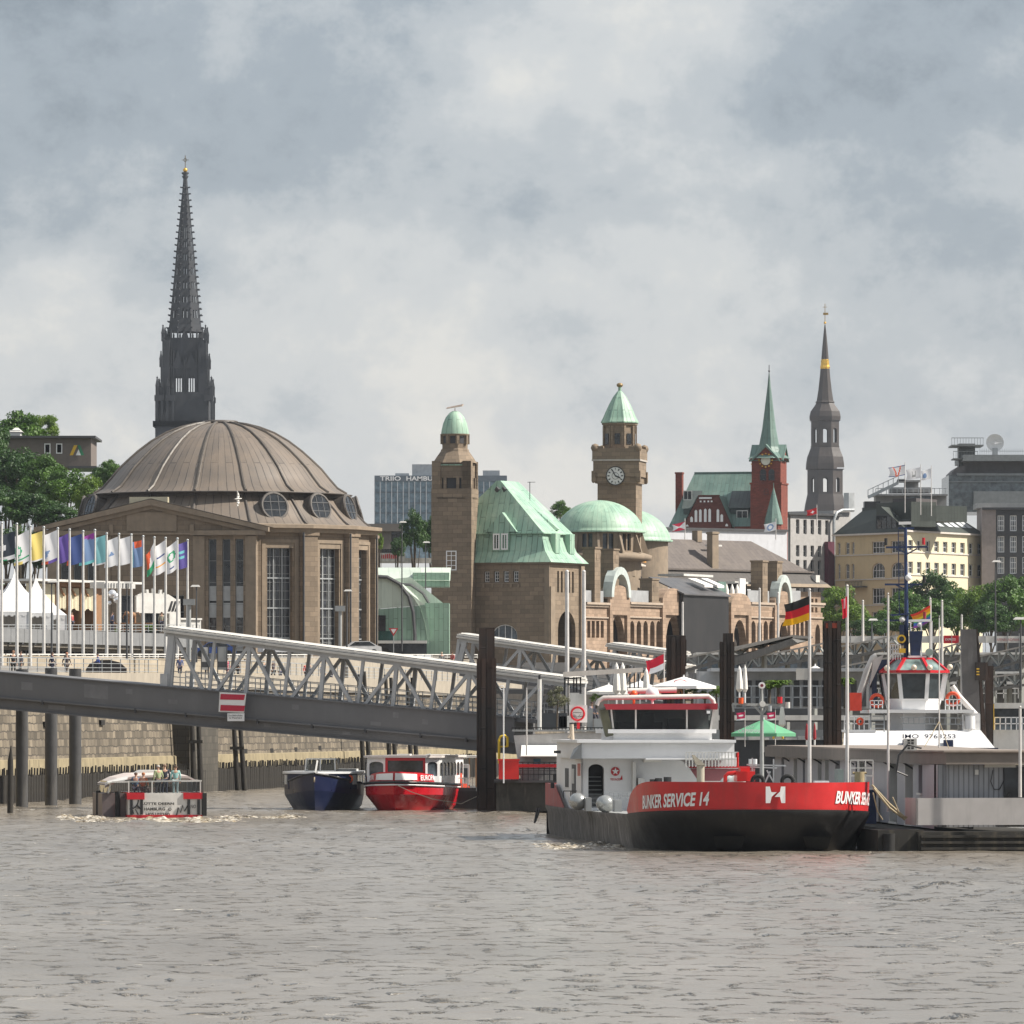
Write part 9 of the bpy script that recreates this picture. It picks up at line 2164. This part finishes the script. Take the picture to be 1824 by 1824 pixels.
# closed and open parasols
def closed(px, yt, yb, D, lab, mat=CANVAS, w_=13):
 t_ = thing('closed_parasol', lab, 'parasol', tuple(W(px, yb, D)), 0, 'closed parasols'); k = D/F; h = (yb-yt)*k; r = w_*k/2
 m = MB(); m.lathe([(r*.45, h*.28), (r*1.0, h*.36), (r*.85, h*.6), (r*.5, h*.9), (r*.2, h*.97), (.02, h)], 9, smooth=False); m.build('canopy', mat, t_); m = MB(); m.tube([(0,0,0),(0,0,h*.35)], .05, 6); m.build('pole', WHITE, t_)
closed(1098, 1180, 1258, 436, 'closed cream parasol, left one of the tall pair on the terrace', w_=15); closed(1109, 1180, 1258, 437, 'closed cream parasol, right one of the tall pair on the terrace', w_=15); closed(1151, 1190, 1250, 439, 'closed cream parasol behind the small red and white flag')
closed(1317, 1186, 1250, 430, 'closed beige parasol close to the right side of the dark pile'); closed(1327, 1184, 1252, 431, 'second closed beige parasol right of the dark pile', w_=10); closed(1393, 1256, 1310, 392, 'closed cream parasol behind the foremast lamps', w_=13)
closed(1437, 1288, 1330, 390, 'closed dark red parasol left of the tall flagpole', paint((.35,.02,.03), .7, name='wine_cloth'), 7); closed(1451, 1288, 1330, 390, 'closed dark red parasol right of the tall flagpole', paint((.35,.02,.03), .7, name='wine_cloth'), 6)
def parasol(px, yt, ye, yb, D, half, lab, mat=CANVAS, rot=20, mark=None):
 t_ = thing('open_parasol', lab, 'parasol', tuple(W(px, yb, D)), R(rot)); k = D/F; r = half*k; h1, h0 = (yb-yt)*k, (yb-ye)*k
 m = MB(); n = 8; R_ = [(r*math.cos(R(45*i)), r*math.sin(R(45*i)), h0) for i in range(8)]; m.add(R_+[(0,0,h1)], [(i, (i+1) % 8, 8) for i in range(8)]); m.add(R_+[(p[0]*1.0, p[1]*1.0, h0-.18) for p in R_], [(i, (i+1) % 8, 8+(i+1) % 8, 8+i) for i in range(8)]); c = m.build('canopy', mat, t_)
 m = MB(); m.tube([(0,0,0),(0,0,h1+.1)], .05, 8); m.build('pole', WHITE, t_)
 m = MB()
 for p in R_: m.beam((0,0,h1-.1), (p[0]*.98, p[1]*.98, h0-.04), .04)
 m.build('rib', WOOD, t_); return t_, k, r, h0, h1
t_, k, r, h0, h1 = parasol(1218, 1205, 1222, 1262, 440, 62, 'large white open parasol on the restaurant terrace', paint((.80,.79,.78), .6, name='parasol_white', dirt=.05))
m = MB(Matrix.Rotation(-t_.rotation_euler.z, 4, 'Z')); m.tube([(-.25+.38*math.cos(R(a)), -r*.5-.1, h0+(h1-h0)*.42+.13*math.sin(R(a))) for a in range(0, 361, 20)], .025, 5); m.build('oval_badge', RED, t_)
parasol(1084, 1219, 1232, 1262, 442, 42, 'white open parasol partly behind the closed pair'); parasol(1452, 1185, 1206, 1250, 470, 42, 'cream open parasol left of the black pile with red head'); parasol(1140, 1212, 1224, 1260, 452, 30, 'white open parasol just left of the big one', rot=5)
t_, k, r, h0, h1 = parasol(1360, 1281, 1306, 1340, 388, 62, 'green open parasol with white lettering behind the barge foremast', paint((.12,.36,.20), .7, name='parasol_green', var=.08, dirt=.1))
m = MB(Matrix.Rotation(-t_.rotation_euler.z, 4, 'Z')); put_text(m, 'CAIPIRINHA', -1.45, -r*.88, h0+.03, .2, 1.3, bold=.02); put_text(m, 'COLA', -1.0, -r*.70, h0+.32, .10, .45); m.build('lettering', WHITE, t_)
closed_ = None
for i, px in enumerate((1319, 1373)):
 flag(px+8, 1268, 14, 16, 2, 386, [fc((.62,.03,.12)), Wf], lambda u_, v: 1 if v > .82 or (.3 < v < .5 and .2 < u_ < .8) else 0, ['small pink-red pennant left of the barge foremast', 'small pink-red pennant right of the barge foremast'][i]); mast(px+8, 1265, 1330, 386.3, .025, ['thin staff of the left pink-red pennant', 'thin staff of the right pink-red pennant'][i], 'pennant_staff')
fq = frame_at(1380, 402, 0); t_ = fq.thing('low_pontoon', 'dark low mooring pontoon with white gear between green parasol and pontoon house roof', 'pontoon')
m = MB(); fq.box(m, 1262, 1500, 1318, 1470, 0, 4); m.build('hull', DARK, t_); m = MB()
for i in range(9): fq.box(m, 1290+i*22, 1304+i*22+i % 3*3, 1311+i % 2*3, 1318, -.2, .4)
m.build('deck_gear', WORNWHITE, t_); m = MB(); fq.box(m, 1262, 1500, 1300, 1318, 3, 3.4); m.build('back_rail', GREYP, t_); m = MB(); q = fq.P(1386, 1316, -.3); m.tube([(q[0]+.28*math.cos(R(a)), q[1], q[2]+.28*math.sin(R(a))) for a in range(0, 181, 20)], .06, 6); m.build('yellow_hoop', YELLOW, t_)
# terrace hedge and bathers
f6 = frame_at(1200, 446, 0); t_ = f6.thing('terrace_deck', 'upper terrace deck with planters behind the barge wheelhouse', 'terrace');
m = MB(); f6.box(m, 1080, 1290, 1258, 1262, -5, 6); f6.box(m, 1080, 1290, 1262, 1300, 2, 6); m.build('deck', GREYP, t_); m = MB(); f6.box(m, 1268, 1440, 1262, 1280, -10, 4); f6.box(m, 1270, 1600, 1280, 1286, -11, 4); m.build('dark_band', DARK, t_); m = MB(); f6.box(m, 1262, 1600, 1274, 1283, -12, -11.4); f6.box(m, 1265, 1280, 1262, 1330, -14, -13); m.build('white_edge', WORNWHITE, t_)
m = MB(); f6.box(m, 1245, 1560, 1196, 1262, 8, 14); f6.box(m, 1266, 1560, 1190, 1196, 6, 15); m.build('bar_pavilion', paint((.42,.43,.44), .7, name='pavilion_grey', var=.2, dirt=.3), t_); m = MB()
for i in range(14): f6.box(m, 1312+i*17, 1322+i*17, 1212, 1258, 7.9, 8)
m.build('pavilion_opening', DARK, t_)
frail(1265, 1470, 1222, 1262, -3, 14, 2, STEEL, 'terrace_rail', .06, t_, f6)
HEDGE = [(1212, 26), (1232, 24), (1255, 22), (1275, 20), (1192, 20)]
for i, (px, w_) in enumerate(HEDGE): small_tree(px, 1222+i % 3*3, 1262, 441, w_+8, ['bushy planter plant under the middle of the big white parasol', 'bushy planter plant under the right of the big white parasol', 'tall plant at the right rim of the big white parasol', 'plant just left of the dark steel pile', 'plant under the left rim of the big white parasol'][i])
def palm(px, py, pb, D, w_, lab):
 t_ = thing('palm', lab, 'palm', tuple(W(px, pb, D))); k = D/F; h = (pb-py)*k; m = MB(); fronds(m, 90, w_*k*.55, h*.5, int(px), .07, .75, h*.5); m.build('fronds', LEAF2, t_); m = MB(); m.tube([(0,0,0),(0,0,h*.55)], .13, 8, .1); m.build('trunk', BARK, t_)
palm(1386, 1196, 1258, 440, 62, 'bushy palm on the terrace above the green parasol'); palm(1370, 1204, 1258, 443, 40, 'smaller palm left of the bushy one'); palm(1462, 1206, 1262, 455, 40, 'palm beside the cream parasol left of the black pile'); palm(1506, 1190, 1262, 450, 40, 'palm right of the black pile with red head'); palm(1526, 1200, 1262, 462, 40, 'palm behind the orange drum of the tug')
person(tuple(W(1206, 1268, 439)), 150, 'rail', (.45,.20,.08), (.05,.05,.07), (.50,.30,.22), 'person in an orange-brown top leaning on the terrace under the big white parasol')
person(tuple(W(1184, 1268, 440)), 60, 'stand', (.05,.04,.05), (.05,.05,.07), (.10,.04,.03), 'dark-haired person in black standing left of the one in orange-brown')
person(tuple(W(1054, 1290, 436)), 40, 'sit', (.22,.22,.28), (.06,.06,.08), (.08,.05,.04), 'person in a grey top sitting beside the round emblem sign')
# far right street level: banners, lamp posts, white arched boats
f7 = Fr(1490, 640, 1840, 640, 9); t_ = f7.thing('banner_fence', 'row of white and red advertising banners along the street below the trees', 'banner fence')
m = MB(); f7.box(m, 1495, 1840, 1133, 1145, 0, .1); m.build('white_banner', WORNWHITE, t_); m = MB(); f7.box(m, 1681, 1708, 1132, 1146, -.05, 0); r_ = m.build('red_banner', RED, t_)
m = MB(); put_text(m, 'EXPRESS', f7.u(1684), -.1, f7.z(1141), 4*640/F, 18*640/F); m.build('lettering', WHITE, r_)
m = MB(); put_text(m, 'HAFENRUNDFAHRT', f7.u(1772), -.05, f7.z(1142), 5*640/F, 48*640/F); m.build('banner_lettering', paint((.45,.15,.15), .6, name='dull_red_ink'), t_)
m = MB()
for i in range(18): f7.box(m, 1495+i*20, 1496+i*20, 1128, 1165, -.1, 0)
m.build('fence_post', STEEL, t_)
lampost(1553, 1104, 1165, 600, 'street lamp with two pale heads left of the tug mast', 1); lampost(1818, 1102, 1230, 470, 'street lamp at the right edge above the canopies', -1); lampost(1773, 1000, 1150, 620, 'tall thin lamp in front of the right-hand trees', 1)
f8 = frame_at(1790, 420, 0); t_ = f8.thing('glazed_ferry', 'white glazed ferry deck with railings behind the pontoon house at the right edge', 'boat')
m = MB(); f8.box(m, 1760, 1850, 1300, 1345, 0, 6); f8.box(m, 1755, 1850, 1252, 1262, 1, 8); m.build('superstructure', WORNWHITE, t_); m = MB(); f8.box(m, 1765, 1850, 1278, 1300, .5, 5); f8.box(m, 1758, 1850, 1262, 1278, 3, 6); m.build('window_band', GLASSL, t_); frail(1762, 1840, 1278, 1300, -.3, 8, 2, WHITE, 'railing', .06, t_, f8)
m = MB(); f8.box(m, 1761, 1771, 1254, 1300, -.6, -.2); m.build('yellow_post', YELLOW, t_); m = MB(); f8.box(m, 1764, 1770, 1225, 1300, -.1, .3); m.build('grey_post', GREYP, t_)
# filler walls under the gangways: pontoon buildings in the middle distance
f9 = Fr(880, 600, 1180, 600, 0); t_ = f9.thing('landing_ramp_wall', 'grey concrete ramp walls and bulkheads under the second gangway', 'ramp')
m = MB(); m.hexa([f9.P(870,1300,0),f9.P(1180,1300,0),f9.P(1180,1300,9),f9.P(870,1300,9)],[f9.P(870,1224,0),f9.P(1180,1238,0),f9.P(1180,1238,9),f9.P(870,1224,9)]); f9.box(m, 930, 1010, 1180, 1235, 12, 16); f9.box(m, 1015, 1110, 1190, 1245, 10, 14); m.build('wall', paint((.30,.285,.27), .8, name='grey_concrete', var=.2, dirt=.5), t_)
m = MB(); f9.box(m, 880, 1100, 1228, 1236, -1.5, -.5); f9.box(m, 960, 985, 1240, 1300, -.4, -.1); m.build('dark_beam', DARK, t_)
f9 = Fr(1250, 590, 1840, 590, 0); t_ = f9.thing('stage_building', 'long low landing stage building under the canopies', 'building')
m = MB(); f9.box(m, 1240, 1850, 1166, 1300, 2, 12); m.build('wall', paint((.17,.17,.17), .7, name='stage_grey', var=.3, dirt=.5), t_); m = MB()
for i in range(30): f9.box(m, 1248+i*20, 1260+i*20, 1176+(i % 3)*3, 1192, 1.85, 1.95)
m.build('window', GLASSL, t_); m = MB(); f9.box(m, 1240, 1850, 1196, 1200, 1.2, 2.2); f9.box(m, 1500, 1850, 1214, 1219, .2, 2); f9.box(m, 1240, 1850, 1162, 1166, 1.5, 12.5); m.build('ledge', WORNWHITE, t_)
m = MB()
for i in range(20): f9.box(m, 1500+i*17, 1504+i*17, 1200, 1260, .2, .8)
m.build('column', LAT, t_)
frail(1500, 1840, 1226, 1244, -.5, 26, 2, WORNWHITE, 'stage_rail', .08, t_, f9)
# ================================================================ trees
GH = 'trees on the hill at the left'
T_ = [(35,738,852,880,120,0,'broad dark tree crowning the hill above the flat-roofed house'),(78,738,790,885,60,1,'lighter tree top rising just left of the house roof end'),(-8,760,900,850,90,2,'dark tree at the left edge of the hill'),(30,800,905,830,110,2,'dark tree in front of the hilltop house'),(78,815,915,825,90,0,'tree below the house windows on the hill'),(120,838,925,815,95,0,'rounded tree below the triangle sign'),(158,850,930,812,60,1,'pale green tree between the hill and the dome'),(195,822,880,835,55,0,'tree right of the house beside the dome roof'),(180,830,880,840,40,2,'dark tree tucked under the house terrace'),(10,870,945,800,100,2,'low dark tree at the foot of the hill, far left'),(62,880,950,800,90,2,'low dark tree behind the white tents'),(110,900,950,798,80,2,'low tree left of the round hall gable'),(40,940,1020,780,120,2,'shaded shrubbery tree behind the tent peaks'),(100,950,1030,780,90,2,'shaded tree behind the wooden pavilion')]
for (px, a, b, D, w_, kd, lab) in T_: tree(px, a, b, D, w_, lab, kd, GH)
T2 = [(738,910,990,900,50,2,'dark round tree in front of the glass office block'),(770,925,1000,905,44,2,'dark tree directly left of the square tower'),(708,958,1000,890,26,2,'small dark tree beside the brown pavilion'),(676,952,985,870,16,1,'small pale green tree at the right edge of the round hall'),(998,893,930,980,36,0,'tree top between copper roof and copper dome')]
for (px, a, b, D, w_, kd, lab) in T2: tree(px, a, b, D, w_, lab, kd, 'trees between the halls')
T3 = [(1495,1042,1135,985,74,1,'bright tree at the left foot of the yellow house'),(1520,1076,1140,975,70,1,'lower bright tree in front of the yellow house corner'),(1470,1080,1140,990,40,0,'tree at the right end of the arcade'),(1575,1088,1140,980,70,0,'tree left of the tug mast'),(1612,1055,1140,985,90,0,'tree directly behind the tug mast'),(1662,1018,1100,1010,92,2,'taller darker tree in front of the pale yellow wall'),(1660,1070,1140,980,90,0,'tree behind the rainbow flag'),(1705,1052,1140,990,90,0,'tree right of the rainbow flag'),(1742,1048,1140,985,86,1,'tree above the leaning black pile'),(1790,1032,1140,980,100,0,'large tree second from the right edge'),(1836,1024,1140,985,90,0,'large tree cut by the right edge'),(1765,1075,1140,975,80,2,'low dark tree between the right-hand trees'),(1545,1100,1142,970,60,2,'low dark tree above the canopies left of the mast')]
for (px, a, b, D, w_, kd, lab) in T3: tree(px, a, b, D, w_, lab, kd, 'trees along the street on the right')
# ================================================================ strollers on the promenade
def q_person(px, d, face, pose, top, legs, hair, lab, h=1.0):
 p, a = along_quay(px, -d); zq = 8.72+max(0, min(1, (p.y-482)/110))*.55
 return person((p.x, p.y, zq), face, pose, top, legs, hair, lab, 'people on the promenade', h)
q_person(14, 2.5, 100, 'walk', (.35,.45,.60), (.25,.08,.08), (.30,.20,.12), 'person in a pale blue top strolling at the far left of the promenade')
q_person(78, 2.2, 20, 'stand', (.03,.03,.03), (.04,.04,.04), (.30,.16,.10), 'tall person in black standing above the middle round pile')
q_person(96, 2.4, -60, 'stand', (.16,.16,.18), (.30,.28,.25), (.06,.04,.03), 'person in grey right next to the tall one in black')
q_person(150, 2.4, 80, 'walk', (.03,.035,.06), (.05,.05,.08), (.06,.04,.03), 'walker in a dark suit jacket right of the round piles')
q_person(180, 2.6, 40, 'walk', (.05,.04,.04), (.09,.07,.06), (.45,.20,.12), 'reddish-haired walker in a long dark coat')
q_person(232, 2.4, -80, 'rail', (.03,.06,.25), (.05,.05,.06), (.04,.03,.03), 'person in a blue jacket beside the dark barrow cover')
p, a = along_quay(259, -3.0); t_ = thing('covered_stall', 'dark arched cover beside the person in blue on the promenade', 'covered stall', (p.x, p.y, 8.9)); m = MB()
m.prism([(-1.6,0),(-1.6,.7),(-1.3,1.15),(-.7,1.42),(.2,1.45),(1.0,1.25),(1.5,.8),(1.5,0)], -.6, .6); m.build('cover', paint((.03,.022,.02), .7, name='dark_tarp', var=.3), t_); m = MB(); m.box(-1.65,1.55,-.65,-.6,.25,.33); m.build('edge_board', STEEL, t_)
cl = [((.5,.12,.08),(.05,.05,.07),'person in red'),((.4,.06,.12),(.2,.05,.08),'person in crimson'),((.05,.05,.06),(.05,.05,.06),'dark-clothed person'),((.25,.2,.3),(.1,.1,.2),'person in violet'),((.03,.03,.04),(.1,.1,.12),'person in black'),((.1,.03,.04),(.05,.05,.05),'person in maroon')]
for i, (px, (tp, lg, nm), wh) in enumerate(zip((452, 486, 505, 517, 549, 566), cl, ('leftmost behind the truss', 'second from left behind the truss', 'beside the white van', 'right of the one beside the van', 'left of the tall dark dolphin', 'nearest the tall dark dolphin'))):
 q_person(px, 4, 60*i, ('stand', 'walk')[i % 2], tp, lg, (.08,.05,.04), nm+' '+wh)
for i, (px, tp, nm) in enumerate(((622, (.65,.03,.05), 'person in a bright red jacket behind the right half of the truss'), (628, (.04,.04,.05), 'person in black beside the bright red jacket'), (650, (.45,.5,.6), 'person in pale blue right of the bright red jacket'))): q_person(px, 4, 30+60*i, 'stand', tp, (.05,.05,.08), (.1,.06,.04), nm)
person(tuple(W(787, 1192, 745)), 20, 'stand', (.2,.2,.2), (.1,.1,.1), (.5,.4,.3), 'fair-haired person at the foot of the square tower')
person(tuple(W(806, 1192, 740)), -30, 'walk', (.4,.1,.1), (.1,.1,.15), (.1,.06,.04), 'person in a red top right of the fair-haired one at the tower foot')
for i, (px, tp, nm) in enumerate(((56,(.6,.6,.58),'person in white on the raised deck by the tents'),(128,(.5,.1,.1),'person in dark red on the raised deck before the pavilion'),(200,(.1,.12,.2),'person in navy on the raised deck by the pavilion post'),(288,(.4,.38,.3),'person in beige on the raised deck before the crown stall'))): person(tuple(W(px, 1125, 655)), 60*i, 'stand', tp, (.06,.06,.09), (.1,.06,.04), nm)
for i, (px, tp, nm) in enumerate(((426,(.12,.15,.3),'person in blue-grey just right of the gangway portal boards'),(596,(.55,.5,.4),'person in a cream top near the middle of the truss'),(682,(.1,.1,.1),'person in black at the right half of the truss'),(735,(.45,.1,.12),'person in dark pink left of the second gangway'))): q_person(px, 5, 40*i, ('walk', 'stand')[i % 2], tp, (.06,.06,.09), (.1,.06,.04), nm)
# distant air: even, thin haze round the whole place
m = MB(); m.box(-420, 420, -120, 2300, -1.6, 190); hz = m.build('haze', paint((.5,.5,.5)))
mt = bpy.data.materials.new('haze_air'); mt.use_nodes = True; t = mt.node_tree; t.nodes.clear(); o_ = t.nodes.new('ShaderNodeOutputMaterial'); v = t.nodes.new('ShaderNodeVolumePrincipled')
v.inputs['Color'].default_value = (.82,.90,1,1); v.inputs['Density'].default_value = HAZE if 'HAZE' in globals() else .00004; v.inputs['Anisotropy'].default_value = .3
t.links.new(v.outputs[0], o_.inputs['Volume']); hz.data.materials[0] = mt; hz['kind'] = 'stuff'
